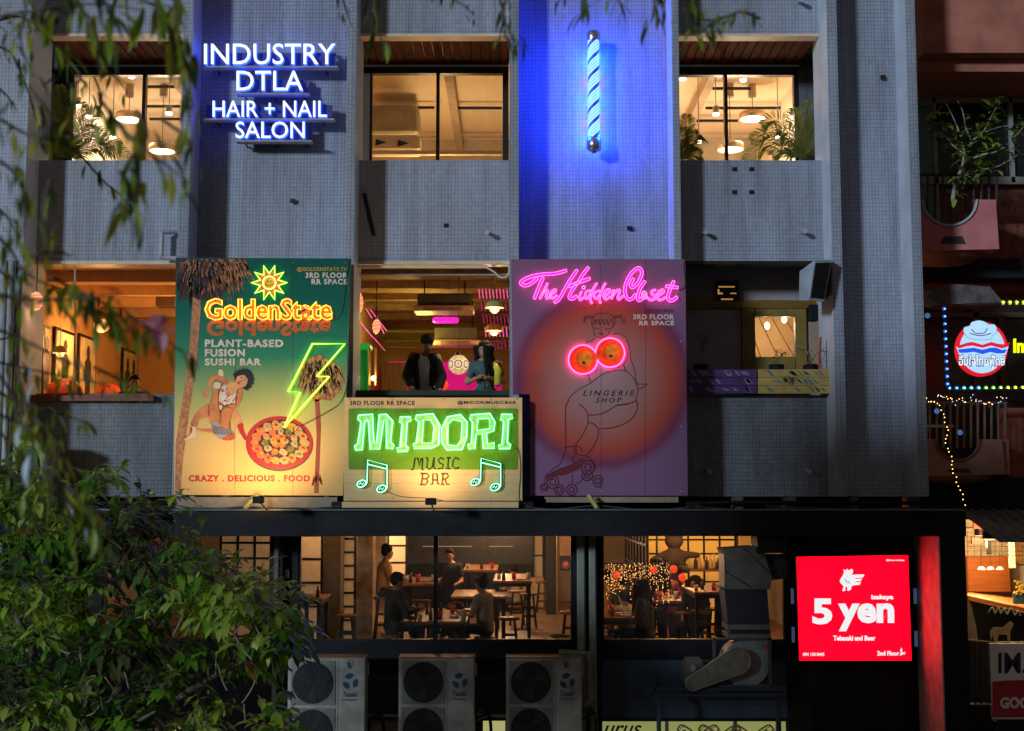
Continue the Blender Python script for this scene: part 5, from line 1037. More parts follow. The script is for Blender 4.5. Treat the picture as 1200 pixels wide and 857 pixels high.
def human(loc, rz, L, hip, chest, head, arms, legs, shirt, pants, hair, skin, sleeve='short', hairstyle='short', vox=.016, look=(0,1,0), G=None, cap_=False, seated=False):
    """local frame: +y is the way the person faces; hip/chest/head joints, arms [(elbow, wrist)] left/right, legs [(knee, ankle)]"""
    hip, chest, head = V(hip), V(chest), V(head); t = empty('person', loc, L, 'person', G)
    b = MB(); up = (chest-hip).normalized(); neck = chest + up*.10
    side = V((1,0,0)); sh = [chest + side*s*.17 + up*.0 for s in (-1,1)]; hp = [hip + side*s*.09 for s in (-1,1)]
    b.sph(hip, (.15,.11,.12), 14, 8); cap(b, hip + up*.08, chest - up*.08, .115, .13, 12); b.sph(chest - up*.05, (.19,.11,.12), 14, 8); cap(b, sh[0], sh[1], .07, .07)
    cap(b, neck - up*.06, head - V((0,0,.08)), .06, .055)
    for s_ in sh: cap(b, chest + up*.07, s_, .06, .055)
    lk = V(look).normalized(); hd = MB(); b.sph(head, (.078,.095,.115), 16, 10); b.sph(head + lk*.03 - V((0,0,.055)), (.055,.06,.055), 12, 8)
    b.sph(head + lk*.1 - V((0,0,.015)), (.014,.018,.024), 8, 5); ls = lk.cross(V((0,0,1))).normalized()
    for s in (-1,1): b.sph(head + ls*s*.08 - V((0,0,.01)), (.014,.02,.03), 8, 5)
    for i in (0,1):
        el, wr = V(arms[i][0]), V(arms[i][1]); cap(b, sh[i], el, .052, .042); cap(b, el, wr, .042, .028); d = (wr-el).normalized(); palm_ = wr + d*.05; cap(b, wr, palm_, .03, .034)
        pd = d.cross(V((0,0,1))); pd = pd.normalized() if pd.length > .1 else V((1,0,0)); cu = d.cross(pd)*(-1)
        cu = cu if cu.z < 0 else -cu
        for k, ln in enumerate((.07,.08,.075,.06)):
            o_ = palm_ + pd*(k-1.5)*.017 + d*.02; m_ = o_ + d*ln*.5; cap(b, o_, m_, .0095, .009, 6); cap(b, m_, m_ + d*ln*.35 + cu*ln*.35, .009, .008, 6)
        th = wr + pd*(.03*(1 if i == 0 else -1)) + d*.02; cap(b, th, th + d*.05 + pd*(.02*(1 if i == 0 else -1)), .011, .009, 6)
        kn, an = V(legs[i][0]), V(legs[i][1]); cap(b, hp[i], kn, .08, .055); cap(b, kn, an, .055, .038); cap(b, an - V((0,0,.03)), an + V((0,.13,-.05)), .035, .03)
    remeshed(b, vox, 'body', skin, t, loc, rz)
    c = MB(); c.sph(hip, (.165,.13,.12), 14, 8); cap(c, hip + up*.08, chest - up*.08, .132, .145, 12); c.sph(chest - up*.05, (.20,.128,.13), 14, 8); cap(c, sh[0], sh[1], .078, .078); cap(c, chest + up*.035, sh[0], .072, .072); cap(c, chest + up*.035, sh[1], .072, .072)
    for i in (0,1):
        el, wr = V(arms[i][0]), V(arms[i][1]); cap(c, sh[i], sh[i].lerp(el, .95 if sleeve == 'long' else .6), .068, .06)
        if sleeve == 'long': cap(c, el, el.lerp(wr, .93), .058, .042)
    remeshed(c, .02, 'shirt', shirt, t, loc, rz, 4)
    c = MB(); c.sph(hip - V((0,0,.03)), (.16,.125,.11), 14, 8)
    for i in (0,1): kn, an = V(legs[i][0]), V(legs[i][1]); cap(c, hp[i], kn, .092, .07); cap(c, kn, an.lerp(kn, .06), .068, .055)
    remeshed(c, .022, 'trousers', pants, t, loc, rz, 4)
    for i in (0,1): an = V(legs[i][1]); c = MB(); cap(c, an - V((0,0,.035)), an + V((0,.14,-.055)), .045, .038); remeshed(c, .02, 'shoe', blackm, t, loc, rz)
    c = MB(); c.sph(head - lk*.022 + V((0,0,.028)), (.092,.098,.112), 16, 10); c.sph(head + V((0,0,.075)) + lk*.02, (.075,.075,.055), 12, 8)
    if hairstyle == 'curly':
        for k in range(26): a = random.uniform(0,6.28); z = random.uniform(0,.11); c.sph(head - lk*.02 + V((.085*math.cos(a)*(1-z*3), .09*math.sin(a)*(1-z*3), z+.03)), .035, 7, 4)
    if hairstyle == 'long':
        for k in range(9): a = R(180 + (k-4)*30) + math.atan2(lk.y, lk.x); p = head + V((math.cos(a)*.085, math.sin(a)*.085, .03)); w0_ = [p + V((math.cos(a)*(.02+.055*u_+.022*math.sin(u_*9+k)), math.sin(a)*(.02+.04*u_+.02*math.cos(u_*8+k*2)), -.40*u_)) for u_ in (0,.2,.4,.6,.8,1)]; [cap(c, w0_[u_], w0_[u_+1], .048-.004*u_, .046-.005*u_, 8) for u_ in range(5)]
        c.sph(head - lk*.03 + V((0,0,.06)), (.11,.11,.09), 14, 8)
    remeshed(c, .012, 'hair', hair, t, loc, rz, 2)
    if cap_:
        c = MB(); c.sph(head + V((0,0,.045)), (.102,.112,.098), 18, 10); c.tube([head + lk*.06 + V((0,0,.05)), head + lk*.17 + V((0,0,.03))], [.07,.055], 10); 
        for q in range(len(c.v)-20, len(c.v)): c.v[q].z = head.z + .05 + (c.v[q].z - head.z - .05)*.14
        k = c.build('cap', mat('cap_cloth', (.012,.012,.016), .8), None, True); w0 = WL[k.name]; k.parent = t; rr = Matrix.Rotation(rz, 3, 'Z'); k.location = rr @ w0; k.rotation_euler = (0,0,rz)
    e = MB(); 
    for s in (-1,1): e.sph(head + lk*.087 + ls*s*.03 + V((0,0,.012)), .011, 8, 5)
    e.tube([head + lk*.092 + ls*s - V((0,0,.06)) for s in (-.022,0,.022)], .005, 5)
    k = e.build('eyes_and_mouth', mat('face_dark', (.03,.012,.01), .4), None); w0 = WL[k.name]; k.parent = t; rr = Matrix.Rotation(rz, 3, 'Z'); k.location = rr @ w0; k.rotation_euler = (0,0,rz)
    return t
sk = mat('skin', (.36,.19,.115), .5, var=.08, scale=20, bump=.05); skd = mat('skin_tanned', (.28,.14,.08), .5, var=.08, scale=20, bump=.05); hrm = mat('black_hair', (.008,.006,.006), .75, scale=80, bump=.6, spec=.15)
blk = mat('black_cloth', (.012,.012,.014), .9); nvy = mat('charcoal_cloth', (.02,.028,.03), .9); tan_ = mat('ochre_shirt_cloth', (.42,.25,.10), .9); gry = mat('pale_grey_cloth', (.25,.22,.19), .9); den = mat('dark_denim', (.03,.035,.05), .9); redc = mat('maroon_cloth', (.16,.03,.03), .9)
up_legs = [((-.1,.02,.48),(-.11,0,.08)),((.1,.02,.48),(.11,0,.08))]
# the two in the music bar (faces: man looks down, woman to the left)
p = at(497.5,420,20.0)
man = human((p.x, 20.05, z3f), R(180), 'man in a black cap and open dark jacket leaning over the music bar counter', (0,-.06,.98), (-.01,.13,1.40), (-.05,.28,1.60), [((-.27,.14,1.13),(-.25,.33,.93)),((.26,.12,1.13),(.15,.36,.92))], up_legs, mat('white_tshirt', (.50,.50,.46), .9), den, hrm, skd, 'long', 'short', .009, (-.35,1,-.55), cap_=True)
# open jacket over the t-shirt
j = MB(); jl = (p.x, 20.05, z3f)
for s in (-1,1):
    for k in range(7):
        z = .92 + k*.082; cap(j, (s*.115,.03+.028*k,z), (s*.17,-.07+.022*k,z+.02), .055+.002*k, .07)
    cap(j, (s*.165,.13,1.39), (s*.268,.13,1.13), .082, .072); cap(j, (s*.268,.13,1.13), ((-.245 if s < 0 else .165),.31,.955), .07, .052)
cap(j, (-.16,.06,1.40), (.16,.06,1.40), .09, .09); cap(j, (0,-.09,1.0), (0,.04,1.36), .12, .13)
for k in range(4): cap(j, (-.15,-.08+k*.035,.95+k*.14), (.15,-.08+k*.035,.95+k*.14), .09, .09)
remeshed(j, .014, 'jacket', blk, man, jl, R(180), 3)
p = at(567,425,20.0)
human((p.x+.02, 20.15, z3f-.04), R(180), 'laughing woman with long dark hair and yellow edged top behind the music bar counter', (0,0,.95), (0,.05,1.36), (.02,.10,1.575), [((-.27,.03,1.12),(-.08,.26,1.14)),((.27,.03,1.10),(.08,.27,1.16))], up_legs, mat('dark_teal_top', (.05,.10,.10), .9), den, hrm, sk, 'short', 'long', .009, (.75,.75,-.05))
w = MB(); w.v = []; a = V((p.x, 20.0, z3f)); MB().tube([a + V((.14,-.0,1.33)), a + V((.21,-.05,1.22)), a + V((.20,-.10,1.0))], [.045,.055,.05], 8).build('yellow_sleeve_panel', mat('yellow_cloth', (.55,.48,.05), .9), [o for o in bpy.data.objects if o.get('label','').startswith('laughing')][0], True)
c = at(561,452,19.75); MB().lathe(c, [(0,0),(.03,0),(.034,.1),(0,.1)], 12).build('drinking_glass', glass('clear_bottle'), None, True, L='small glass held by the laughing woman', C='glass')
# hidden-bodied diner in the orange room: only the head shows over the sill
p = at(155,448,20.6); human((p.x, 20.7, z3f-.0), R(200), 'dark haired diner whose head shows above the sill of the orange room', (0,0,.50), (0,.02,.90), (0,.05,1.10), [((-.24,.1,.72),(-.1,.3,.72)),((.24,.1,.72),(.1,.3,.72))], [((-.1,.4,.5),(-.1,.42,.08)),((.1,.4,.5),(.1,.42,.08))], blk, den, hrm, sk, 'short', 'short', .02)
LG = 2.6
# ============================================================ SECOND FLOOR RESTAURANT
z2 = 3.8; YB = 34.0
rw = mat('restaurant_plaster', (.34,.25,.16), .8, var=.2, scale=1.5); rfl = tile_mat('brown_tile_floor', (.20,.12,.08), (.24,.15,.10), (.08,.05,.04), .5, .5, rough=.35, msize=.01, bumps=.15)
# floor tiles need xy mapping
def floormat():
    m = bpy.data.materials.new('restaurant_floor'); m.use_nodes = True; n = m.node_tree.nodes; l = m.node_tree.links; b = n['Principled BSDF']; g = n.new('ShaderNodeNewGeometry')
    br = n.new('ShaderNodeTexBrick'); br.offset = 0; br.inputs['Scale'].default_value = 1; br.inputs['Brick Width'].default_value = .45; br.inputs['Row Height'].default_value = .45; br.inputs['Mortar Size'].default_value = .008
    br.inputs['Color1'].default_value = (.22,.12,.075,1); br.inputs['Color2'].default_value = (.27,.16,.10,1); br.inputs['Mortar'].default_value = (.08,.05,.035,1); l.new(g.outputs['Position'], br.inputs['Vector']); l.new(br.outputs['Color'], b.inputs['Base Color'])
    t = n.new('ShaderNodeTexNoise'); t.inputs['Scale'].default_value = 3; r = n.new('ShaderNodeMapRange'); r.inputs[3].default_value = .25; r.inputs[4].default_value = .6; l.new(g.outputs['Position'], t.inputs['Vector']); l.new(t.outputs['Fac'], r.inputs[0]); l.new(r.outputs[0], b.inputs['Roughness']); return m
rx0, rx1 = X(60,W2,690), X(921,W2,690); px_ = X(700,W2,690)
MB().box(rx0-2, rx1+1.6, 19.4, YB, z2-.1, z2).build('restaurant_floor', floormat(), bd); MB().box(rx0-2, rx1+1.6, 21.4, YB, 6.6, 6.7).build('restaurant_ceiling', black, bd)
MB().box(rx0-2, rx1+1.6, YB, YB+.1, z2, 6.6).build('restaurant_back_wall', rw, bd); MB().box(rx0-2.1, rx0-2, 19.4, YB, z2, 6.6).build('restaurant_side_wall', rw, bd); MB().box(rx1+1.6, rx1+1.7, 19.4, YB, z2, 6.6).build('restaurant_side_wall', rw, bd)
shp = mat('shoji_paper', (.70,.54,.36), .7, var=.08, emit=(1,.62,.32), es=.16); shy = mat('shoji_paper_yellow', (.70,.46,.12), .7, var=.05, emit=(1,.5,.09), es=.75)
def shoji(px0, px1, py0, py1, Y, nx, ny, paper, L, to_floor=True):
    a, b_, c, d = rect(px0,py1,px1,py0,Y); c = z2+.02 if to_floor else c
    t = empty('shoji_screen', V(((a+b_)/2,Y,c)), L, 'screen'); fr = MB(); hx = (b_-a)/nx; rows = ny if not to_floor else int((d-c)/hx)+1; hz = (d-c)/rows
    for i in range(nx+1): fr.box(a+i*hx-.02, a+i*hx+.02, Y, Y+.05, c, d)
    for j in range(rows+1): fr.box(a, b_, Y+.002, Y+.048, c+j*hz-.018, c+j*hz+.018)
    fr.build('lattice', blackm, t)
    for i in range(nx):
        for j in range(rows): MB().box(a+i*hx+.02, a+(i+1)*hx-.02, Y+.02, Y+.03, c+j*hz+.018, c+(j+1)*hz-.018).build('paper_panel', paper, t)
zt_ = 600
shoji(258,318,600,735,22.5,3,4,shp,'shoji screen behind the leafy left restaurant window'); shoji(349,377,600,750,22.2,1,5,shp,'narrow shoji screen at the left edge of the large restaurant window')
shoji(400,416,600,750,23.2,1,5,shp,'slim shoji screen beside the dark column in the large restaurant window'); shoji(455,476,600,700,30,1,5,shp,'shoji screen behind the man in the ochre shirt'); shoji(625,636.5,600,677,33.5,1,3,shp,'far slim shoji panel at the right of the back wall',False)
shoji(733,862,600,705,27.5,7,5,shy,'wide yellow lit shoji wall in the right restaurant window')
R4(378,600,399,760,22.6,.5,mat('dark_tan_column', (.12,.08,.05), .8),'concrete_column',bd); R4(417,600,437,745,26,.5,mat('stained_concrete', (.30,.20,.12), .8, var=.4),'concrete_column',bd); R4(437,600,452,700,28,.4,mat('beige_column', (.45,.36,.24), .7),'wall_column',bd)
c = empty('wall_banner', at(434,640,27.5), 'small white banner with red characters high on the column', 'banner'); R4(429,628,439,645,27.5,.02,mat('banner_white', (.6,.5,.4)),'cloth',c); text('lettering','居酒屋',(430,630,438,643),27.49,mat('banner_red', (.5,.03,.02)),c)
R4(476,600,625,661,33.2,.1,mat('blue_grey_glass_partition', (.055,.06,.075), .25),'glass_partition',bd); R4(476,661,625,700,33.1,.2,blackm,'dark_counter_front',bd)
R4(495,640,553,641,33.1,.02,glow('strip_reflection', (.8,.5,.4), .6),'reflected_strip',bd); R4(573,640,601,641,33.1,.02,MATS['strip_reflection'],'reflected_strip',bd); lamp('restaurant_strip', (X(540,32), 32, 6.2), 22, (1,.6,.3), r=.2)  # glowing bars painted as strip lights mirrored in the glass partition
R4(640,600,652,750,30,.1,mat('very_dark_door', (.02,.016,.014)),'dark_door',bd); R4(652,600,653.6,730,29.5,.06,mat('steel_post_warm', (.4,.3,.2), .4, metal=.5),'door_post',bd)
c = empty('wall_poster', at(663,652,29), 'poster of a round red doll below a tan notice by the dark door', 'poster'); R4(656,600,670,651,29,.02,mat('tan_notice', (.45,.28,.18)),'notice',c); R4(656,652,670,669,29,.02,mat('poster_navy', (.03,.03,.04)),'poster_sheet',c)
pshape('red_doll_print', [ell(663,662,4.5,5,14)], 28.99, mat('doll_red', (.4,.04,.03)), c); pshape('doll_face_print', [ell(663,661,2.4,2.4,10)], 28.985, mat('doll_face', (.5,.4,.3)), c)
twd = wood('table_top_wood', '5a3014', '9a6030', 'x'); leg_ = blackm
def table(px0, px1, py0, py1, zz, L, wide=None):
    y0 = onz(600,py1,zz).y; y1 = onz(600,py0,zz).y; y1 = min(y1, y0+2.4); x0 = X(px0,y0,py1); x1 = X(px1,y0,py1)
    t = empty('restaurant_table', V(((x0+x1)/2,(y0+y1)/2,z2)), L, 'table'); MB().bbox(x0,x1,y0,y1,zz-.045,zz,.008).build('tabletop', twd, t)
    MB().box(x0+.02,x1-.02,y0+.02,y1-.02,zz-.10,zz-.046).build('apron', leg_, t)
    for x in (x0+.06,x1-.06):
        for y in (y0+.06,y1-.06): MB().box(x-.03,x+.03,y-.03,y+.03,z2,zz-.10).build('leg', leg_, t)
    return (x0,x1,y0,y1,zz)
cup = mat('ceramic_cup', (.5,.42,.32), .4); redp = mat('red_plastic', (.55,.04,.03), .4); jar = mat('dark_jar', (.05,.03,.02), .3); wht = mat('white_napkin', (.6,.55,.48), .7)
def items(T, L, n, seed):
    r = random.Random(seed); x0,x1,y0,y1,zz = T; kinds = [(.035,.09,cup,'cup'),(.03,.17,jar,'sauce_bottle'),(.04,.13,redp,'red_holder'),(.09,.02,cup,'plate'),(.045,.12,wht,'napkin_holder')]
    nm = {'cup':'pale cup','sauce_bottle':'dark sauce bottle','red_holder':'red condiment holder','plate':'small plate','napkin_holder':'white napkin holder'}
    for k in range(n):
        rr_, h, m_, kn = kinds[k % 5]; x = x0 + (x1-x0)*(k+.5+r.uniform(-.2,.2))/n; y = r.uniform(y0+.1, min(y1-.1, y0+.7))
        prof = [(0,0),(rr_,0),(rr_,h*.55),(rr_*.5,h*.75),(rr_*.45,h),(0,h)] if kn == 'sauce_bottle' else [(0,0),(rr_*.85,0),(rr_,h),(rr_*.9,h),(rr_*.85,h*.5),(0,h*.5)]
        MB().lathe((x,y,zz+.002), prof, 12).build(kn, m_, None, True, L='%s on the %s' % (nm[kn], L), C=kn.replace('_',' '), G='tableware on the '+L)
zb = z2+1.05; zn = z2+.75
T1 = table(542,583,660,668,zb,'far bar table under the bluish glass partition'); items(T1,'far bar table',3,1)
T2 = table(578,624,672,681,zb,'second bar table with warm lamplight on its top'); items(T2,'second bar table',5,2)
T3 = table(528,594,691,699,zn+.12,'low wide table behind the seated man in the pale shirt')
T4 = table(486,547,713,728.5,zn,'nearest table with red holder and snacks, behind the mullion'); items(T4,'nearest table',5,4); items((T4[0],T4[1],T4[2]+.7,T4[3],T4[4]),'nearest table back row',4,5)
T5 = table(467,511,676,684,zb,'bar table crowded with condiments beside the man in the ochre shirt'); items(T5,'crowded bar table',5,6)
T6 = table(345,378,696,701,zn+.25,'small table with a candle at the far left of the large window'); items(T6,'small left table',2,7)
T7 = table(690,752,708,724,zn,'near table at the left of the right restaurant window'); items(T7,'near right table',5,8)
T8 = table(813,862,686,694,zb,'tall table before the bottle shelf in the right window'); items(T8,'tall right table',4,9)
def stool(px, py, L, h=.68): stool_at(onz(px,py,z2+h), h, L)
def stool_at(c, h, L):
    c = V(c); t = empty('bar_stool', V((c.x,c.y,z2)), L, 'stool', 'round wooden stools'); MB().lathe((c.x,c.y,z2+h-.05), [(0,0),(.15,0),(.17,.015),(.17,.04),(.15,.05),(0,.05)], 16).build('seat', twd, t)
    for a in (45,135,225,315): ca, sa = math.cos(R(a)), math.sin(R(a)); MB().cyl((c.x+.11*ca,c.y+.11*sa,z2+h-.05),(c.x+.2*ca,c.y+.2*sa,z2),.02,6).build('leg', leg_, t)
    for f_ in (.35,.6): MB().tube([(c.x+(.2-.09*f_)*math.cos(R(a)),c.y+(.2-.09*f_)*math.sin(R(a)),z2+h*f_) for a in (45,135,225,315)], .012, 5, True).build('rung', leg_, t)
for q in ((606,692,'pale topped stool left of the pair by the low wall'),(620,695,'stool right of the pair by the low wall'),(636,681,'stool by the dark door, partly hidden'),(597,723,'low stool right of the seated man in the pale shirt'),(407,720,'near stool in front of the slim shoji screen'),(392,714,'stool behind the near one by the dark column'),
          (494,703,'stool between the bar table and the nearest table'),(668,716,'stool at the right edge of the large window'),(838,712,'stool at the right of the right window')): stool(*q)
R4(589,677,637,712,31.5,.1,mat('low_tan_wall', (.40,.27,.15), .7),'low_wall',bd)
sit = [((-.12,.42,.50),(-.13,.40,.08)),((.12,.42,.50),(.13,.40,.08))]
def seat_at(px, py_head, Yp, rz, L, shirt, skin_=skd, hs='short', sleeve='short', tall=1.18, **k):
    p = at(px, py_head, Yp); hz = tall; sz_ = p.z - hz + (hz-.66) - .115; stool_at((p.x, Yp, z2), sz_ - z2, 'stool under the ' + ' '.join(L.split(' ')[:9])); return human((p.x,Yp,p.z-hz), rz, L, (0,0,hz-.66), (0,.04,hz-.205), (0,.08,hz), [((-.25,.1,hz-.46),(-.14,.36,hz-.42)),((.25,.1,hz-.46),(.12,.38,hz-.42))], [((-.12,.42,hz-.68),(-.13,.40,hz-1.1)),((.12,.42,hz-.68),(.13,.40,hz-1.1))], shirt, den, hrm, skin_, sleeve, hs, .02, **k)
seat_at(460,681,20.5,R(-60),'bearded man in black seen from behind, seated at the nearest table',blk,sleeve='long'); seat_at(569,685,20.9,R(62),'young man in a pale grey shirt seated at the right of the nearest table',gry,hs='curly')
def stand_at(px, py_head, Yp, rz, L, shirt, pants=den, skin_=skd, hs='short', sleeve='short', arms=None, **k):
    p = at(px, py_head, Yp); t = 1.62; return human((p.x,Yp,p.z-t), rz, L, (0,0,.95), (0,0,1.415), (0,.02,t), arms or [((-.24,.05,1.15),(-.2,.28,1.12)),((.24,.05,1.15),(.18,.28,1.15))], up_legs, shirt, pants, hrm, skin_, sleeve, hs, .02, **k)
seat_at(449,648,24.6,R(-75),'man in an ochre shirt with short black hair seated high at the bar table',tan_,hs='curly',tall=1.35)
stand_at(527,651,25.5,R(170),'waiter in black standing behind the mullion at the middle of the large window',blk,blk,sk)
seat_at(757,690,20.6,R(70),'woman with long dark hair and a light top at the near right table',mat('beige_cloth', (.30,.24,.15), .9),sk,'long'); seat_at(816,684,23.0,R(150),'dark clothed guest on a tall chair in the right window',blk,hs='long')
stand_at(781,672,25.0,R(200),'person in maroon standing beneath the plush figure in the right window',redc,blk,sk,'short'); seat_at(681,712,20.4,R(80),'guest in maroon cut off at the right edge of the large window',redc,sk,'short'); seat_at(728,682,24.5,R(-40),'small dark guest at the back table under the fairy lights',blk,sk,'short')
seat_at(735,700,21.6,R(40),'guest in grey leaning at the far side of the near right table',gry,sk,'short'); stand_at(770,664,24.0,R(160),'standing guest in black before the yellow shoji wall',blk,blk,sk,'long'); seat_at(712,676,26.0,R(10),'small distant guest at the far left of the right window',tan_,sk,'short'); seat_at(845,690,22.4,R(-110),'guest on a tall chair beside the exhaust duct',nvy,skd,'short'); seat_at(536,716,22.0,R(30),'guest in dark clothes at the far side of the nearest table',nvy,skd,'long'); seat_at(604,668,30.5,R(40),'far guest seated by the second bar table',gry,sk,'short')
T9 = table(756,800,694,704,zn+.1,'back table under the standing guests in the right window'); items(T9,'back right table',5,12); items((T7[0],T7[1],T7[2]+.4,T7[3],T7[4]),'near right table back row',5,13)
for q in ((765,712,'low stool in front of the red cabinet'),(800,716,'stool at the centre of the right window'),(822,706,'stool by the tall right table'),(722,720,'stool hidden below the near right table')): stool(*q)
# right window: red cabinet, plush bear, bottles, fairy light curtain
y = 26.0; t = empty('red_cabinet', at(788,700,y), 'dark red cabinet under the plush figure', 'cabinet'); a, b_, c, d = rect(776,720,802,663,y); MB().bbox(a,b_,y,y+.5,z2,d,.02).build('cabinet_body', mat('cabinet_red', (.25,.03,.01), .4, emit=(1,.06,.01), es=.4), t); MB().box(a+.05,b_-.05,y-.01,y,z2+.1,d-.08).build('door', mat('cabinet_red_dark', (.12,.015,.01), .4), t)
t = empty('plush_figure', at(790,663,25.9), 'bulky dark plush figure with round ears sitting on the red cabinet', 'plush toy'); pb = mat('plush_brown', (.022,.013,.009), .95, scale=30, bump=.6); q = at(790,655,25.9); b = MB().sph(q, (.24,.18,.22), 14, 9).sph(q+V((0,-.02,.33)), (.18,.15,.15), 14, 9)
for s in (-1,1): b.sph(q+V((s*.14,0,.46)), (.06,.04,.06), 8, 5); cap(b, q+V((s*.18,-.02,.08)), q+V((s*.42,-.08,.02+(.05 if s>0 else -.05))), .075, .06); cap(b, q+V((s*.12,-.1,-.15)), q+V((s*.2,-.28,-.19)), .09, .07)
remeshed(b, .02, 'plush_body', pb, t, V((0,0,0))+V(WL[t.name])*0, 0) if False else None
bq = MB(); bq.v = [v_ - WL[t.name] for v_ in b.v]; bq.f = b.f; bq.m = b.m; remeshed(bq, .022, 'plush_body', pb, t, WL[t.name], 0)
yb = 26.5; a, b_, c, d = rect(806,668,862,667,yb); t2 = MB().bbox(a,b_,yb,yb+.35,d-.05,d,.01).build('bottle_shelf', twd, L='wooden shelf of bottles at the right of the plush figure', C='shelf')
amb = [mat('amber_glass', (.45,.22,.03), .15, emit=(1,.5,.06), es=.25), mat('pale_bottle', (.6,.5,.3), .15), mat('dark_bottle', (.05,.03,.01), .15)]
for k in range(13):
    x = a + (b_-a)*(k+.5)/13; h = .2+.09*((k*5) % 4)/3; MB().lathe((x,yb+.15,d+.002), [(0,0),(.035,0),(.036,h*.6),(.014,h*.78),(.014,h),(0,h)], 10).build('bottle', amb[k % 3], None, True, L='%s bottle, %s from the left on the shelf right of the plush figure' % (('amber','pale','dark')[k % 3], 'first second third fourth fifth sixth seventh eighth ninth tenth eleventh twelfth last'.split()[k]), C='bottle', G='bottles on the shelf')
fl = MB(); wr_ = MB(); r = random.Random(11)
for k in range(34):
    px0 = 706 + k*2.35 + r.uniform(-.8,.8); y = r.uniform(21.5,22.5); ln = r.uniform(18,44) if k % 3 else r.uniform(35,55)
    for j in range(int(ln/1.7)): 
        if r.random() < .55: fl.sph(at(px0 + r.uniform(-.9,.9), 661 + j*1.7 + r.uniform(-.8,.8), y), r.uniform(.004,.009), 4, 2)
    wr_.cyl(at(px0,661,y), at(px0,661+ln,y), .0015, 3)
t = empty('fairy_light_curtain', at(745,705,22), 'curtain of tiny warm fairy lights across the right restaurant window', 'fairy lights'); fl.build('tiny_bulbs', glow('fairy_warm', (1,.50,.15), 5), t, K='stuff'); wr_.build('wires', blackm, t, K='stuff'); MB().cyl(at(704,660.5,22), at(806,661.5,22), .01, 5).build('hanging_wire', blackm, t)
for px, py, r_ in ((723,674,.055),(765.5,668,.05),(789.5,667,.06),(799.5,677,.06)):
    c = at(px,py,21.9); MB().sph(c, (r_,r_,r_*1.1), 12, 8).build('red_lantern', glow('red_lantern_glow', (1,.07,.02), 1.4), None, True, L='small glowing red lantern %s' % {723:'left of the fairy lights, over the near table',765.5:'in the middle of the fairy lights',789.5:'over the shoulder of the red cabinet',799.5:'low at the right of the red cabinet'}[px], C='lantern')
R4(866,600,922,656,24,.05,mat('amber_paper', (.6,.36,.12), .7, emit=(1,.5,.1), es=.3),'amber_panel',bd); lat = MB()
for px in (705,712,719,726,733): x = -0; pass
# slatted side partition that recedes at the left of the yellow wall
x_ = X(733,27.4,650); y0 = 22.6
t = empty('slatted_side_screen', (x_, 25, z2), 'dark latticed screen receding beside the yellow shoji wall', 'screen')
for k in range(8): yy = 23.0 + k*.6; xk = x_ + .0; MB().box(xk-.02,xk+.02,yy,yy+.05,z2,6.5).build('post', blackm, t)
for z in (4.7,5.1,5.5): MB().box(x_-.015,x_+.015,23.0,27.3,z,z+.04).build('rail', blackm, t)
MB().box(x_+.022, x_+.03, 23.0,27.3, z2, 6.5).build('backing', mat('dim_paper', (.3,.2,.12), .8), t)
# lights of the restaurant: pendant lamps above the view
for i, (px, Y, pw_, col) in enumerate(((380,21.5,30,(1,.56,.26)),(500,22.5,30,(1,.55,.25)),(560,25.5,75,(1,.55,.25)),(590,29.5,85,(1,.58,.28)),(450,29,100,(1,.6,.32)),(640,27,45,(1,.55,.25)),(290,21,35,(1,.5,.25)),(745,21.6,34,(1,.5,.2)),(800,25.0,95,(1,.52,.16)),(880,22,26,(1,.55,.2)))):
    c = V((X(px,Y,600), Y, 6.0)); t = empty('restaurant_pendant', c, 'black pendant lamp above ' + ('the small left table','the nearest table','the seated man in the pale shirt','the far bar table','the crowded bar table','the stool by the dark door','the leafy left window','the near right table','the tall right table','the exhaust duct')[i], 'lamp', 'pendant lamps over the restaurant tables')
    MB().lathe(c, [(.16,0),(.12,.1),(.03,.15),(0,.15)], 16).build('lamp_shade', blackm, t); MB().sph(c+V((0,0,.03)), .05, 10, 6).build('bulb', glow('restaurant_bulb', (1,.6,.3), 6), t); MB().cyl(c+V((0,0,.15)), V((c.x,c.y,6.6)), .008, 5).build('cord', blackm, t)
    lamp('lamp_light', c - V((0,0,.1)), pw_*.9, (1, col[1]+.07, col[2]+.09), r=.1, parent=t)
LG = 1.6
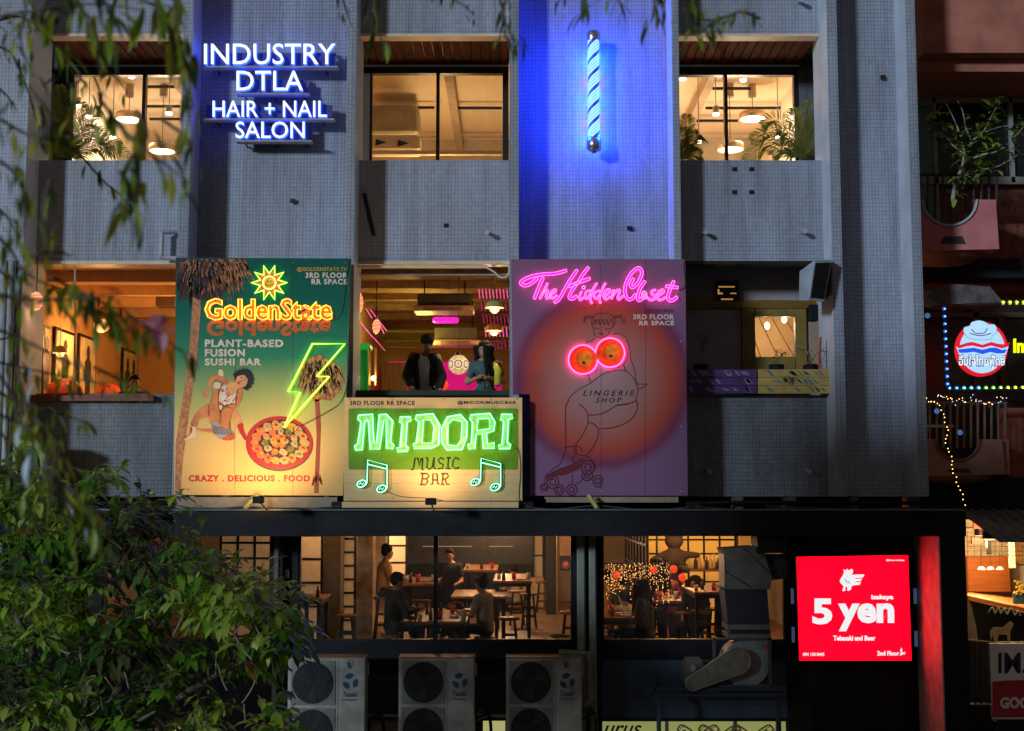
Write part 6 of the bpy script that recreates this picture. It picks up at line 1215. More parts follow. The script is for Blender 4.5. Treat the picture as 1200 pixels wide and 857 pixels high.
# ============================================================ CONDENSERS
cgr = mat('condenser_grey', (.29,.29,.255), .5, var=.32, scale=3.5); cgd = mat('condenser_inner', (.07,.07,.065), .5, var=.3); lgb = mat('logo_blue', (.01,.06,.11), .5); lgn = mat('logo_navy', (.015,.03,.08), .5); rst = mat('rusty_top', (.22,.12,.07), .6, var=.5, scale=3)
def condenser(px0, px1, L, badge=True, ptop=770, Y=18.3):
    a, b_, _, d = rect(px0,860,px1,ptop,Y); H = 1.36; c = d - H; k = (b_-a)/93.0
    t = empty('condenser_unit', V(((a+b_)/2,Y+.17,c)), L, 'air conditioner', 'outdoor condenser units under the restaurant window')
    MB().bbox(a,b_,Y,Y+.36,c,d-.012,.012).build('casing', cgr, t); MB().box(a-.006,b_+.006,Y-.004,Y+.366,d-.012,d).build('top_panel', rst, t)
    fx0, fx1 = a+4*k, a+57*k
    for j in (0,1):
        fz1 = d - (4.5+j*56)*k; fz0 = fz1 - 52*k; cx, cz, rr = (fx0+fx1)/2, (fz0+fz1)/2, 24.8*k
        MB().shape([[(fx0,fz0),(fx1,fz0),(fx1,fz1),(fx0,fz1)], [(cx+rr*math.cos(R(a_*15)),cz+rr*math.sin(R(a_*15))) for a_ in range(24)]], Y-.012, Y-.001).build('fan_surround', cgd if 0 else mat('condenser_recess', (.16,.16,.145), .5), t)
        MB().shape([[(cx+rr*math.cos(R(a_*15)),cz+rr*math.sin(R(a_*15))) for a_ in range(24)]], Y-.004, Y-.0005).build('fan_opening', mat('fan_dark', (.004,.006,.008), .5), t)
        g = MB()
        for q in range(1,9): g.tube([(cx+rr*q/9*math.cos(R(a_*15)),Y-.016,cz+rr*q/9*math.sin(R(a_*15))) for a_ in range(24)], .0015, 3, True)
        for q in range(8): an = R(q*45+10); g.cyl((cx,Y-.018,cz),(cx+rr*math.cos(an),Y-.014,cz+rr*math.sin(an)),.0022,4)
        g.build('fan_grille', mat('grille_wire', (.045,.05,.05), .5), t)
        for q in range(3):
            an = R(q*120+20+j*30); MB().shape([[(cx+.03*math.cos(an),cz+.03*math.sin(an)),(cx+rr*.85*math.cos(an-.25),cz+rr*.85*math.sin(an-.25)),(cx+rr*.9*math.cos(an+.35),cz+rr*.9*math.sin(an+.35)),(cx+.04*math.cos(an+1.2),cz+.04*math.sin(an+1.2))]], Y-.009, Y-.006).build('fan_blade', mat('fan_blade', (.02,.025,.03), .4), t)
    MB().box(a+60*k,a+60.6*k,Y-.002,Y+.001,c+.01,d-.02).build('panel_seam', cgd, t)
    lx, lz = a+75*k, d-29*k; s = 9*k
    for q in range(3):
        an = R(90+q*120); e = lambda r_, d_: (lx+s*r_*math.cos(an+d_), lz+s*r_*math.sin(an+d_))
        MB().shape([[e(.40,-.25),e(1.0,-.55),e(1.12,0),e(1.08,.55),e(.95,.95),e(.42,.85)]], Y-.003, Y-.0005).build('logo_print', lgb, t)
    def tx(body, x0, z0, x1, z1, m_, bo=.01, shr=.2):
        nv, fs = text_raw(body, bo, shr); xs = [p_[0] for p_ in nv]; ys = [p_[1] for p_ in nv]
        pts = [(x0+(x_-min(xs))/(max(xs)-min(xs))*(x1-x0), z0+(y_-min(ys))/(max(ys)-min(ys))*(z1-z0)) for x_, y_ in nv]; extr(MB(), pts, fs, Y-.003, Y-.0005).build('logo_lettering', m_, t)
    tx('Tasaki', a+66*k, d-47*k, a+84*k, d-41*k, lgn, .02); tx('Computer', a+65*k, d-52.5*k, a+84*k, d-49*k, lgn, .02)
    if badge:
        MB().tube([(a+74.5*k+4*k*math.cos(R(q*30)),Y-.002,d-7.5*k+4*k*math.sin(R(q*30))) for q in range(12)], .004, 4, True).build('badge_print', lgn, t); tx('R', a+72*k, d-14*k, a+77*k, d-6*k, lgn, .04, 0)
    for x in (a+.06, b_-.12): MB().box(x,x+.06,Y-.02,Y+.4,c-.05,c).build('foot', blackm, t)
    MB().bbox(b_,b_+.03,Y+.1,Y+.2,d-.26,d-.1,.008).build('side_handle', cgr, t)
    for q in (0,1): MB().tube([V(p_) for p_ in cr([(b_+.02,Y+.2+.06*q,d-.75-.1*q),(b_+.12,Y+.25,d-.7-.1*q),(b_+.2,Y+.35,d-.85),(b_+.22,Y+.5,d-1.3)],4)], .022, 6).build('hose', blackm, t, True)
condenser(337,428,'left condenser unit half behind the leaves, with a round ribbon badge'); condenser(467,556,'middle condenser unit, the one without a round badge',False); condenser(593,682,'right condenser unit beside the twin vertical ducts, with a round badge')
zc0 = Z(770,18.3) - 1.41; MB().box(xz(335,18.3,800), xz(700,18.3,800), 18.28, 18.34, zc0-.06, zc0-.005).box(xz(335,18.3,800), xz(700,18.3,800), 18.6, 18.66, zc0-.06, zc0-.005).build('condenser_rack', blackm, L='steel rack under the three condenser units', C='rack')
MB().cyl(at(432,838,18.9), at(467,839,18.9), .02, 8).cyl(at(560,838,18.9), at(593,839,18.9), .02, 8).build('white_conduit', pipew, L='pale conduit running low between the condenser units', C='pipe')
R4(430,790,467,845,19.0,.05,mat('dim_grey_panel', (.03,.032,.036), .6),'grey_panel',bd); R4(556,790,593,845,19.0,.05,MATS['dim_grey_panel'],'grey_panel',bd)
# ============================================================ EXHAUST FAN AND DUCT
ex = empty('exhaust_fan', at(860,815,18.7), 'grey kitchen exhaust blower with a belt guard, feeding a tall bent sheet metal duct', 'exhaust fan')
gal = mat('galvanised_duct', (.13,.125,.115), .45, metal=.4, var=.3, scale=5); gald = mat('dark_rubber_duct', (.012,.016,.022), .6)
def slab(poly, Y, d, m, nm, par=ex): return pshape(nm, [poly], Y, m, par, d)
slab([(849,650),(846,643),(893,639.5),(905,679),(903,689),(849,689)],18.35,.5,gal,'duct_elbow'); slab([(844,688.5),(903,688.5),(903,691),(844,691)],18.32,.56,gal,'duct_flange'); slab([(849,691),(899,691),(902,731),(853,731)],18.36,.48,gald,'flexible_sleeve')
slab([(853,732),(903,732),(903,738),(853,738)],18.33,.54,gal,'duct_flange'); slab([(855,738),(903,738),(903,743),(855,743)],18.4,.4,gald,'flexible_sleeve'); slab([(853,743.5),(904,743.5),(904,748),(853,748)],18.33,.54,gal,'duct_flange')
for q in ([(849,650),(850,670),(880,688)],[(870,641),(903,672)]): plines('duct_crease', [q], 18.345, .006, gald, ex)
slab([(887,628),(924,628),(924,648),(889,649)],18.2,.5,black,'duct_mouth'); slab([(893,650),(922,650),(922,678),(905,680)],18.5,.3,gald,'side_duct')
hs = ell(874,778,29,27,28); slab([(874,749),(904,749),(904,778)] + [(p_[0],p_[1]) for p_ in ell(874,778,28,28,18,0,270)],18.4,.35,mat('blower_grey', (.17,.175,.18), .5, var=.2, metal=.2),'blower_housing')
fr = MB()
for q in ((836,748,904,750.5),(901,748,904,806),(836,803,904,806),(836,748,839,806)): a, b_, c, d = rect(q[0],q[3],q[2],q[1],18.36); fr.box(a,b_,18.36,18.42,c,d)
fr.build('blower_frame', mat('dark_steel_frame', (.05,.055,.06), .5), ex)
slab([(802,779),(806,773),(822,773),(822,790),(815,806),(803,803)],18.45,.3,mat('motor_brown', (.10,.085,.075), .5),'motor_box'); MB().cyl(at(812,783,18.4), at(822,782,18.5), .05, 12).build('motor_shaft', stl, ex)
bgp = []
r1, r2, c1, c2 = 8.5, 15.5, (812,801), (864,775); an = math.atan2(c2[1]-c1[1], c2[0]-c1[0])
bgp = [(c1[0]+r1*math.cos(an+R(a_)), c1[1]+r1*math.sin(an+R(a_))) for a_ in range(98,263,15)] + [(c2[0]+r2*math.cos(an+R(a_)), c2[1]+r2*math.sin(an+R(a_))) for a_ in range(-98,99,15)]
slab(bgp,18.2,.1,mat('belt_guard_bronze', (.13,.115,.085), .5, var=.25, scale=9),'belt_guard'); plines('belt_guard_rim', [bgp], 18.198, .008, mat('guard_rim', (.28,.25,.2), .4, metal=.5), ex, 5, True)
slab([(887,755),(893,755),(893,761),(887,761)],18.39,.01,mat('sticker_teal', (.03,.2,.2)),'sticker'); slab([(893.5,755),(899,755),(899,761),(893.5,761)],18.39,.01,mat('sticker_red', (.4,.05,.05)),'sticker'); slab(ell(877.5,768,2.2,2.2,12),18.38,.02,gald,'bearing')
dst = mat('dark_blue_steel', (.03,.045,.065), .5, metal=.3)
bb = empty('steel_bracket_frame', at(840,812,18.5), 'dark steel platform and posts holding up the exhaust fan', 'bracket')
for q in ((758,806,922,810,18.3),(775,813,922,816,18.25)): R4(q[0],q[1],q[2],q[3],q[4],.08,dst,'platform_rail',bb)
for q in ((770.5,820,775,857+60,18.3),(911,820,916,917,18.3)): R4(*q,.06,dst,'post',bb)
pshape('gusset', [[(754,796),(775,820),(771,826),(752,802)]], 18.32, dst, bb, .04); plines('loose_cable', [[(745,838),(764,814),(772,800)]], 18.3, .008, blackm, bb)
# ============================================================ NEIGHBOUR ON THE RIGHT
YN = 20.6
nb = empty('pink_building', (9.5, YN, 0), 'dark reddish pink neighbouring building with curved balconies at the right edge', 'building')
prd = mat('red_brown_render', (.36,.13,.09), .85, var=.3, scale=2, bump=.5); pnk = mat('pink_render', (.46,.15,.155), .8, var=.15, scale=3, bump=.4); grn = mat('window_frame_teal', (.22,.24,.21), .5); dkg = mat('dark_window', (.008,.012,.014), .15)
nx0 = X(1066,YN); nx1 = nx0 + 9
MB().box(nx0,nx1,YN+.8,YN+1.0,6.15,15.5).build('wall', mat('dark_red_wall', (.20,.065,.045), .85, var=.4), nb)
MB().box(nx0,nx1,YN-1.0,YN+.8,Z(62,YN-1.0)-.0,15.5).build('overhang', prd, nb); MB().box(nx0+.0,nx1,YN-.7,YN+.8,Z(84,YN-.7),Z(62,YN-1.0)-.003).build('overhang_step', prd, nb)
R4(1112,86,1170,91,YN-.3,.6,pnk,'slab_nose',nb)
# upper window wall
R4(1066,86,1240,214,YN+.72,.03,dkg,'window_glass',nb)
for q in ((1066,114,1240,120),(1062,207,1240,216),(1094,86,1099,262),(1183,86,1188,214),(1076,120,1094,123)): R4(*q,YN+.62,.08,grn,'window_frame_bar',nb)
R4(1070,123,1095,262,YN+.66,.03,mat('teal_door', (.08,.18,.19), .5),'door_leaf',nb); R4(1068,262,1240,340,YN+.4,.3,MATS['dark_red_wall'],'spandrel_wall',nb)
def ubalc(px0, px1, pyt, pyb, cx, rad, Y, m_, nm):
    o_ = [(px0,pyt)]; o_ += [(cx+rad*math.cos(R(a_)), pyt+2+ (rad*.92)*math.sin(R(a_))) for a_ in range(180,-1,-12)][0:0]
    arc = [(cx+rad*math.cos(R(a_)), pyt+rad*.95*math.sin(R(a_))) for a_ in range(180,-1,-12)]
    o_ += arc + [(px1-4,pyt),(px1,pyb),(px0,pyb+2)]
    pshape('balcony_front', [o_], Y, m_, nb, .12); plines('balcony_rim', [arc], Y-.01, .022, mat('pale_blue_rim', (.30,.38,.45), .5) if nm else mat('brown_rim', (.12,.08,.06)), nb, 5)
    x0, x1 = X(px0,Y), X(px1,Y); MB().box(x0,x1,Y+.12,YN+.6,Z(pyb,Y),Z(pyb,Y)+.1).build('balcony_floor', m_, nb); MB().box(x1-.1,x1,Y+.12,YN+.6,Z(pyb,Y)+.1,Z(pyt,Y)).build('balcony_side', m_, nb)
    MB().sph(V(((x0+x1)/2,(Y+YN+.6)/2,Z(pyb,Y)-.002)), ((x1-x0)/2*.9,(YN+.5-Y)/2,.14), 20, 6).build('balcony_underside', prd, nb, True)
ubalc(1070,1171,234,292,1113,32,19.7,pnk,True); ubalc(1084,1178,515,556,1123,26,19.7,mat('brown_pink_render', (.28,.15,.12), .8, var=.2),False)
pshape('drain_slot', [[(1104,280),(1108,277),(1128,277),(1132,286),(1102,286)]], 19.69, MATS['dark_soffit'], nb); pshape('drain_slot', [[(1110,553),(1115,549),(1135,549),(1139,555)]], 19.69, MATS['dark_soffit'], nb)
rl = MB()
def rail(pxs, pyt, pyb, Y, m_, nm, L):
    t = empty('balcony_railing', at(pxs[0],pyb,Y), L, 'railing')
    for p_ in pxs: MB().cyl(at(p_,pyt,Y), at(p_,pyb,Y), .018, 6).build('bar', m_, t)
    MB().cyl(at(pxs[0]-2,pyt,Y), at(pxs[-1]+2,pyt,Y), .022, 6).build('top_rail', m_, t)
rail(list(range(1078,1170,9)),205,262,19.9,mat('dark_rail', (.03,.03,.04)),'','dark vertical bar railing in the upper pink balcony'); rail(list(range(1090,1182,8)),472,525,19.9,mat('tan_rail', (.16,.12,.08)),'','brownish bar railing on the lower balcony')
R4(1086,498,1118,501,19.85,.04,pipew,'rail_plank',nb)
# balcony tree
bt = empty('balcony_tree', at(1118,262,20.0), 'small leafy tree growing out of the upper pink balcony', 'tree'); bk_ = mat('grey_bark', (.32,.27,.24), .9, var=.3)
tb = MB(); tips = []
def limb(pts, r0, r1, Y=19.6):
    q = [at(a,b,Y + .12*math.sin(a)) for a,b in cr(pts,4)]; n = len(q); tb.tube(q, [r0+(r1-r0)*i/(n-1) for i in range(n)], 6); tips.append((q, r0))
limb([(1116,236),(1120,215),(1128,195),(1130,178)],.035,.02); limb([(1130,178),(1140,165),(1152,155),(1160,140),(1168,125)],.02,.005); limb([(1130,190),(1150,182),(1172,176),(1190,160),(1200,148)],.02,.006); limb([(1122,210),(1145,200),(1170,195),(1195,180)],.018,.005)
limb([(1130,180),(1118,172),(1108,160),(1098,150),(1088,140)],.016,.004); limb([(1130,178),(1126,160),(1118,140),(1108,120)],.016,.004); limb([(1140,168),(1132,150),(1128,130),(1122,118)],.012,.003); limb([(1152,156),(1176,148),(1196,150)],.012,.003); limb([(1120,214),(1132,206),(1142,212)],.01,.003)
tb.build('trunk', bk_, bt, True)
lfs = [leafmat('balcony_leaf', (.22,.38,.04), (.38,.55,.09), .5), leafmat('balcony_leaf_pale', (.14,.24,.04), (.22,.32,.08), .4), leafmat('balcony_leaf_dark', (.015,.04,.008), (.04,.08,.015), .4)]
def leafmesh(nm, ln, wd, droop=.25, up=.12):
    b = MB(); leafblade(b, V((0,0,0)), V((0,1,0)), ln, wd, V((0,0,1)), droop); me = bpy.data.meshes.new(nm); me.from_pydata(b.v, [], b.f); me.polygons.foreach_set('use_smooth', [True]*len(me.polygons)); return me
def leafobj(nm, me, m_, p_, dirv, par, sc=1, roll=0):
    if not me.materials: me.materials.append(m_)
    o = bpy.data.objects.new(nm, me); link(o, p_, par); q = V(dirv).to_track_quat('Y','Z'); e = q.to_euler(); o.rotation_euler = e; o.scale = (sc,)*3; return o
lms = []
for i, m_ in enumerate(lfs):
    me = leafmesh('balcony_leaf_mesh', .15, .075); me.materials.append(m_); lms.append(me)
rr = random.Random(21); cnt = 0
for q, r0 in tips:
    for i in range(2, len(q)):
        for k in range(4 if r0 > .015 else 7):
            if cnt < 290: cnt += 1; leafobj('leaf', lms[rr.choice((0,0,1,2))], None, q[i] + V((rr.uniform(-.12,.12), rr.uniform(-.15,.15), rr.uniform(-.1,.14))), (rr.uniform(-1,1), rr.uniform(-1,.2), rr.uniform(-.5,.6)), bt, rr.uniform(.7,1.25))
# weeds beneath the window
b = MB(); b2 = MB()
for k in range(160):
    p_ = at(rr.uniform(1172,1215), rr.uniform(222,262), YN+.3); leafblade(b, p_, V((rr.uniform(-1,1),-.5,rr.uniform(-1,.5))), .06, .014)
b.build('dry_weeds', leafmat('weed', (.03,.04,.015), (.06,.06,.03)), L='dark dry weeds hanging below the upper window of the pink building', C='plant', K='stuff')
# awning slabs over the LED sign
pshape('canopy_plate', [[(1085,348),(1094,338),(1120,333),(1160,336),(1178,357),(1100,356)]], 19.5, mat('dirty_canopy', (.09,.08,.08), .9, var=.5), nb, .5); R4(1070,303,1240,326,YN-.1,.6,black,'dark_recess',nb)
R4(1084,357,1240,470,YN+.3,.05,mat('dark_brown_window', (.018,.012,.012), .3),'window_glass',nb)
for q in ((1142,357,1149,470),(1084,366,1240,372),(1173,372,1178,470)): R4(*q,YN+.2,.08,mat('brown_frame', (.07,.04,.03)),'window_frame_bar',nb)
R4(1078,470,1240,560,YN+.3,.05,mat('dark_recess_blue', (.008,.008,.014)),'recess_wall',nb); R4(1078,560,1240,598,YN-.2,.6,black,'slab_edge',nb); R4(1180,478,1240,560,YN-.1,.4,MATS['dark_red_wall'],'wall_pier',nb)
# LED sign
YL = 19.4
ld = empty('led_framed_sign', at(1150,457,YL), 'round chef hat logo sign with Thai lettering inside a frame of coloured LED dots', 'sign')
fr = MB(); a_ = at(1107,357,YL); b_ = at(1111,457,YL); c_ = at(1215,457,YL)
MB().tube([at(1107,360,YL+.03), at(1111,457,YL+.03), at(1215,456,YL+.03)], .03, 4).build('led_channel', mat('channel_black', (.02,.03,.05)), ld)
def led(p_, col, nm): MB().sph(p_, (.013,.010,.013), 7, 4).build('led', glow(nm, col, 9), ld); MB().shape([ell(0,0,.03,.034,8)], 0, .004, lambda x,y,z: (p_.x+x, p_.y+.016+y, p_.z+z)).build('led_halo', glow(nm+'_halo', tuple(min(1,q*.9) for q in col), .55), ld)
for k in range(11): led(at(1107.2+k*.37,362+k*8.8,YL), (.04,.2,1), 'led_blue_dot')
for k in range(13):
    t_ = k/12; col = ((.05,.3,1),'led_blue_dot2') if k < 2 else (((.1,.7,.9),'led_cyan_dot') if k < 5 else (((.3,.9,.1),'led_green_dot') if k < 8 else ((.75,.9,.05),'led_lime_dot')))
    led(at(1113+k*8.6,455-.05*k,YL), *col)
for k in range(5): led(at(1176+k*8,354.5,YL), (.6,.95,.1), 'led_lime_dot')
MB().tube([at(1130,357,YL+.03), at(1215,354.5,YL+.03)], .02, 4).build('led_channel', MATS['channel_black'], ld)
cx, cy = 1151, 409; rd_ = glow('sign_red_lit', (.75,.008,.02), 1.0); wh_ = glow('sign_pale_blue_lit', (.42,.68,.95), 1.0); bl_ = glow('sign_blue_lit', (.02,.08,.75), 1.0); nv_ = mat('sign_navy', (.01,.015,.06), .5)
pshape('sign_disc', [ell(cx,cy,30,32,40)], YL-.02, rd_, ld, .1); pshape('inner_disc', [ell(cx,cy,26.5,28.5,40)], YL-.024, wh_, ld)
D = lambda q: zc(q, 1100, 360, 7.79)
pshape('ribbon_red', [D([(145,330),(200,345),(260,325),(310,318),(400,345),(400,372),(310,352),(250,358),(190,378),(160,360)])], YL-.03, rd_, ld); pshape('ribbon_red', [D([(400,345),(480,318),(540,335),(600,340),(652,322),(635,360),(580,378),(520,362),(480,352),(400,372)])], YL-.03, rd_, ld)
pshape('ribbon_white', [D([(160,362),(250,357),(310,346),(480,346),(580,376),(640,360),(610,440),(190,440)])], YL-.028, wh_, ld); pshape('ribbon_blue', [D([(178,388),(240,380),(320,372),(400,390),(400,430),(320,408),(250,418),(190,418)])], YL-.032, bl_, ld); pshape('ribbon_blue', [D([(400,390),(470,372),(520,370),(580,392),(625,385),(605,420),(540,424),(470,410),(400,430)])], YL-.032, bl_, ld)
hat = D(cr([(285,285),(255,262),(228,225),(235,185),(285,172),(300,140),(370,122),(430,140),(455,158),(510,160),(530,200),(520,240),(485,262),(480,290),(380,298)],3,True))
pshape('chef_hat_outline', [[(cx+(a-cx)*1.03, 391+(b-391)*1.05) for a,b in hat]], YL-.036, nv_, ld); pshape('chef_hat', [hat], YL-.04, wh_, ld); plines('chef_hat_line', [D(cr([(300,200),(330,235),(380,242),(420,232),(445,195)],4)), D(cr([(285,240),(380,262),(480,240)],4))], YL-.044, .006, nv_, ld)
text('lettering_outline', 'อิ่มใจไทยฟู้ดส์', D([(180,430),(612,572)])[0] + D([(180,430),(612,572)])[1], YL-.046, nv_, ld, .003, .07); text('lettering', 'อิ่มใจไทยฟู้ดส์', D([(184,436),(608,562)])[0] + D([(184,436),(608,562)])[1], YL-.05, glow('sign_white_lit', (.75,.85,1), 1.1), ld, .003, .015)
text('lettering', 'Im', (1188,397,1205,413.5), YL, glow('yellow_lit_letters', (.85,.85,.0), 1.3), ld, .02, .03)
t = empty('string_lights', at(1100,475,19.6), 'string of small warm lights looping over the lower balcony and down to the awning', 'fairy lights'); r = random.Random(4); bl2 = MB(); bw2 = MB(); wire = MB()
p1 = cr([(1083,462),(1090,470),(1102,476),(1106,490),(1110,505),(1108,520),(1114,535),(1116,550),(1122,565),(1127,580),(1132,597)],6); wire.tube([at(a,b,19.4) for a,b in p1], .005, 4)
for a,b in p1[::2]: bl2.sph(at(a+r.uniform(-1.5,1.5),b+r.uniform(-1,1),19.38), .008, 5, 3)
p2 = cr([(1080,466),(1100,464),(1120,468),(1140,464),(1160,468),(1178,463)],9); wire.tube([at(a,b,19.5) for a,b in p2], .006, 4)
for a,b in p2: (bl2 if r.random()<.35 else bw2).sph(at(a+r.uniform(-2,2),b+r.uniform(-2,7),19.48), .007, 5, 3)
wire.build('wire', blackm, t); bl2.build('warm_bulbs', glow('string_warm', (1,.5,.12), 5), t, K='stuff'); bw2.build('white_bulbs', glow('string_white', (.5,.7,1), 2.2), t, K='stuff')
b = MB()
for k in range(120): p_ = at(r.uniform(1080,1180), 468+r.uniform(-5,9), 19.55); leafblade(b, p_, V((r.uniform(-1,1),-.4,r.uniform(-1,1))), .07, .012)
b.build('tinsel_foliage', leafmat('tinsel', (.06,.08,.12), (.12,.14,.2)), L='silvery garland along the lower balcony railing', C='garland', K='stuff')
for px, py, Y in ((1087,370,19.6),(1125,507,19.7),(1098,482,19.6)): c = at(px,py,Y); MB().sph(c, .04, 10, 6).build('bulb_lamp', glow('blue_bulb', (.08,.25,.6), .5), None, True, L='unlit bluish bulb given a faint glow, %s' % {1087:'left of the LED frame',1125:'hanging on the lower balcony',1098:'near the start of the string lights'}[px], C='bulb')  # bulbs are off but their material has a faint glow
# lean-to roof and shop below
rfm = mat('corrugated_blue_grey', (.16,.19,.21), .5, metal=.4, var=.3)
t = empty('lean_to_roof', at(1170,615,18.8), 'blue grey corrugated lean-to roof above the shop at the lower right', 'roof')
for k in range(9):
    x0 = 1133 + k*13; a_, b_ = at(x0-8,598,19.9), at(x0+5,598,19.9); c_, d_ = at(x0+52,633,18.2), at(x0+38,633,18.2)
    MB().add([a_, b_, c_, d_] + [p_+V((0,0,-.03)) for p_ in (a_,b_,c_,d_)], [(0,1,2,3),(7,6,5,4),(0,4,5,1),(1,5,6,2),(2,6,7,3),(3,7,4,0)]).build('roof_sheet', rfm, t); MB().cyl((b_), (c_), .03, 5).build('roof_rib', rfm, t)
sx0 = X(1128,21.5,690); YSh = 24.5
shn = mat('shop_wall_white', (.55,.48,.36), .8); MB().box(sx0-.5,sx0+9,YSh,YSh+.1,2.2,6.3).build('shop_back_wall', MATS['shop_wall_white'], nb); MB().box(sx0-.5,sx0+9,18.6,YSh,2.5,2.6).build('shop_floor', dfl, nb); MB().box(sx0-.5,sx0+9,19.8,YSh,6.0,6.1).build('shop_ceiling', dfl, nb); MB().box(sx0-.55,sx0-.5,21.4,YSh,2.6,6.0).build('shop_side_wall', wal, nb)
shop = empty('brick_wall', (sx0+3,YSh-.2,2.6), 'white brick wall at the back of the lower right shop', 'wall'); bm_ = [mat('white_brick', (.55,.47,.34), .8), mat('tan_brick', (.42,.25,.10), .8)]
bw_, bh_ = .26, .105; n_ = 0; base = None
for j in range(14):
    for i in range(16):
        px = 1130 + i*6.4 + (3.2 if j % 2 else 0); py = 622 + j*3.0
        if n_ < 230 and px < 1206:
            q = at(px,py,YSh-.12); n_ += 1; k = 1 if px > 1186 else 0
            if base is None: base = [MB().bbox(-bw_*.35,bw_*.35,0,.1,-.02,.02,.004) for _ in (0,1)]; bms = []; 
            if len(bms) < 2:
                for m_ in bm_: o_ = MB().bbox(-.047,.047,0,.1,-.0215,.0215,.004).build('t', m_); me = o_.data; bpy.data.objects.remove(o_); bms.append(me)
            o_ = bpy.data.objects.new('brick', bms[k]); link(o_, q + V((0,rr.uniform(-.006,.006),0)), shop)
R4(1134,652,1184,694,YSh-.6,.1,wood('orange_plywood','8a4a12','a85c1a','x'),'counter_back',None,.01,L='orange plywood panel behind the counter in the lower right shop',C='panel')
c = at(1160,660,YSh-.8); 
for px, L in ((1150,'left pale bowl shaped pendant in the lower right shop'),(1161,'middle bowl shaped pendant in the lower right shop'),(1172,'right bowl shaped pendant in the lower right shop')):
    c = at(px,668,22.5); t = empty('bowl_pendant', c, L, 'lamp', 'three bowl pendants in the shop'); MB().lathe(c, [(.065,0),(.055,.03),(.02,.055),(0,.06)], 14).build('lamp_shade', pipew, t, True); MB().cyl(c+V((0,0,.06)), V((c.x,c.y,6.0)), .004, 4).build('cord', blackm, t)
t = empty('shop_counter', at(1170,700,21.8), 'long wooden counter running to the right in the lower shop', 'counter'); q = [at(1134,694,23.0), at(1215,704,23.0), at(1215,716,20.8), at(1134,698,20.8)]; MB().add(q+[p_-V((0,0,.06)) for p_ in q], [(3,2,1,0),(4,5,6,7),(0,4,7,3),(2,6,5,1),(3,7,6,2),(1,5,4,0)]).build('counter_top', wood('orange_plywood','8a4a12','a85c1a','x'), t)
q2 = [p_-V((0,-.08,.0)) for p_ in (q[3],q[2])]; MB().add([q2[0]-V((0,0,.07)), q2[1]-V((0,0,.07)), V((q2[1].x,q2[1].y,2.6)), V((q2[0].x,q2[0].y,2.6))], [(3,2,1,0)]).build('counter_front', blackm, t)
NMS = {(1141,612,1151,620):'paper_sign',(1139,630,1151,638):'red_box',(1157,634,1162,650):'framed_picture',(1183,633,1190,666):'hanging_scroll',(1188,695,1205,708):'flower_box'}
for L, a_, m_ in (('red paper sign hanging in the shop window at lower right',(1141,612,1151,620),redp),('red box under the red paper sign',(1139,630,1151,638),redp),('small dark framed picture on the white brick wall',(1157,634,1162,650),blackm),('floral hanging scroll at the edge of the brick wall',(1183,633,1190,666),wht),('blue box with yellow flowers on the shop counter',(1188,695,1205,708),mat('blue_box', (.03,.13,.2)))): R4(*a_,22.4 if a_[1] < 690 else 20.9,.05,m_,NMS[a_],None,.005,L=L,C='sign' if a_[0]==1141 else ('picture' if a_[0]==1157 else ('scroll' if a_[0]==1183 else 'box')))
b = MB()
for k in range(60): p_ = at(rr.uniform(1188,1210), rr.uniform(680,697), 20.9); b.sph(p_, rr.uniform(.012,.026), 6, 4)
b.build('yellow_flowers', mat('yellow_petals', (.75,.45,.03), .6), L='bunch of yellow flowers in the blue box', C='flowers', K='stuff')
b = MB(); 
for k in range(9): b.cyl(at(1134+k*8,622,20.9), at(1134+k*8,652,20.9), .004, 3)
for k in range(6): b.cyl(at(1132,624+k*5.5,20.9), at(1206,624+k*5.5,20.9), .004, 3)
b.build('wire_grid', blackm, L='thin black wire grid in front of the white brick wall', C='wire grid')
t = empty('window_decal_script', at(1165,720,20.0), 'white window sticker of a script line above a cow', 'sticker'); wd_ = mat('decal_cream', (.75,.6,.3), .5)
plines('script_line', [cr([(1158,718),(1163,712),(1166,719),(1170,712),(1173,719),(1177,713),(1180,720),(1185,713),(1189,721),(1193,716),(1196,722)],4)], 20.0, .012, mat('decal_white', (.7,.65,.55)), t)
pshape('cow_shape', [[(1161,750),(1160,740),(1164,735),(1176,735),(1180,731),(1184,728),(1188,731),(1186,736),(1184,740),(1184,752),(1181,752),(1180,744),(1170,744),(1169,752),(1165,752),(1164,744)]], 20.0, wd_, t); MB().sph(at(1151,700,21.5), .01, 4, 3)
t = empty('seated_back', at(1138,750,20.4), 'pale chair back at the very left of the lower right shop', 'chair'); pshape('backrest', [[(1134,700),(1139,712),(1144,735),(1146,750),(1134,750)]], 20.4, wht, t, .3)
for px, Y, pw_ in ((1150,22.5,110),(1185,21.5,90),(1160,20.6,45)): c = V((X(px,Y,650), Y, 5.7)); t = empty('shop_ceiling_lamp', c, 'ceiling lamp of the lower right shop, ' + {1150:'over the three bowl pendants',1185:'over the blue flower box',1160:'nearest the roof edge'}[px], 'lamp', 'ceiling lamps of the shop'); MB().lathe(c, [(.1,0),(.1,.12),(0,.14)], 12).build('housing', blackm, t); MB().lathe(c-V((0,0,.004)), [(0,0),(.09,0)], 12).build('diffuser', glow('shop_diffuser', (1,.7,.35), 6), t); lamp('lamp_light', c-V((0,0,.1)), pw_, (1,.62,.26), r=.1, parent=t)
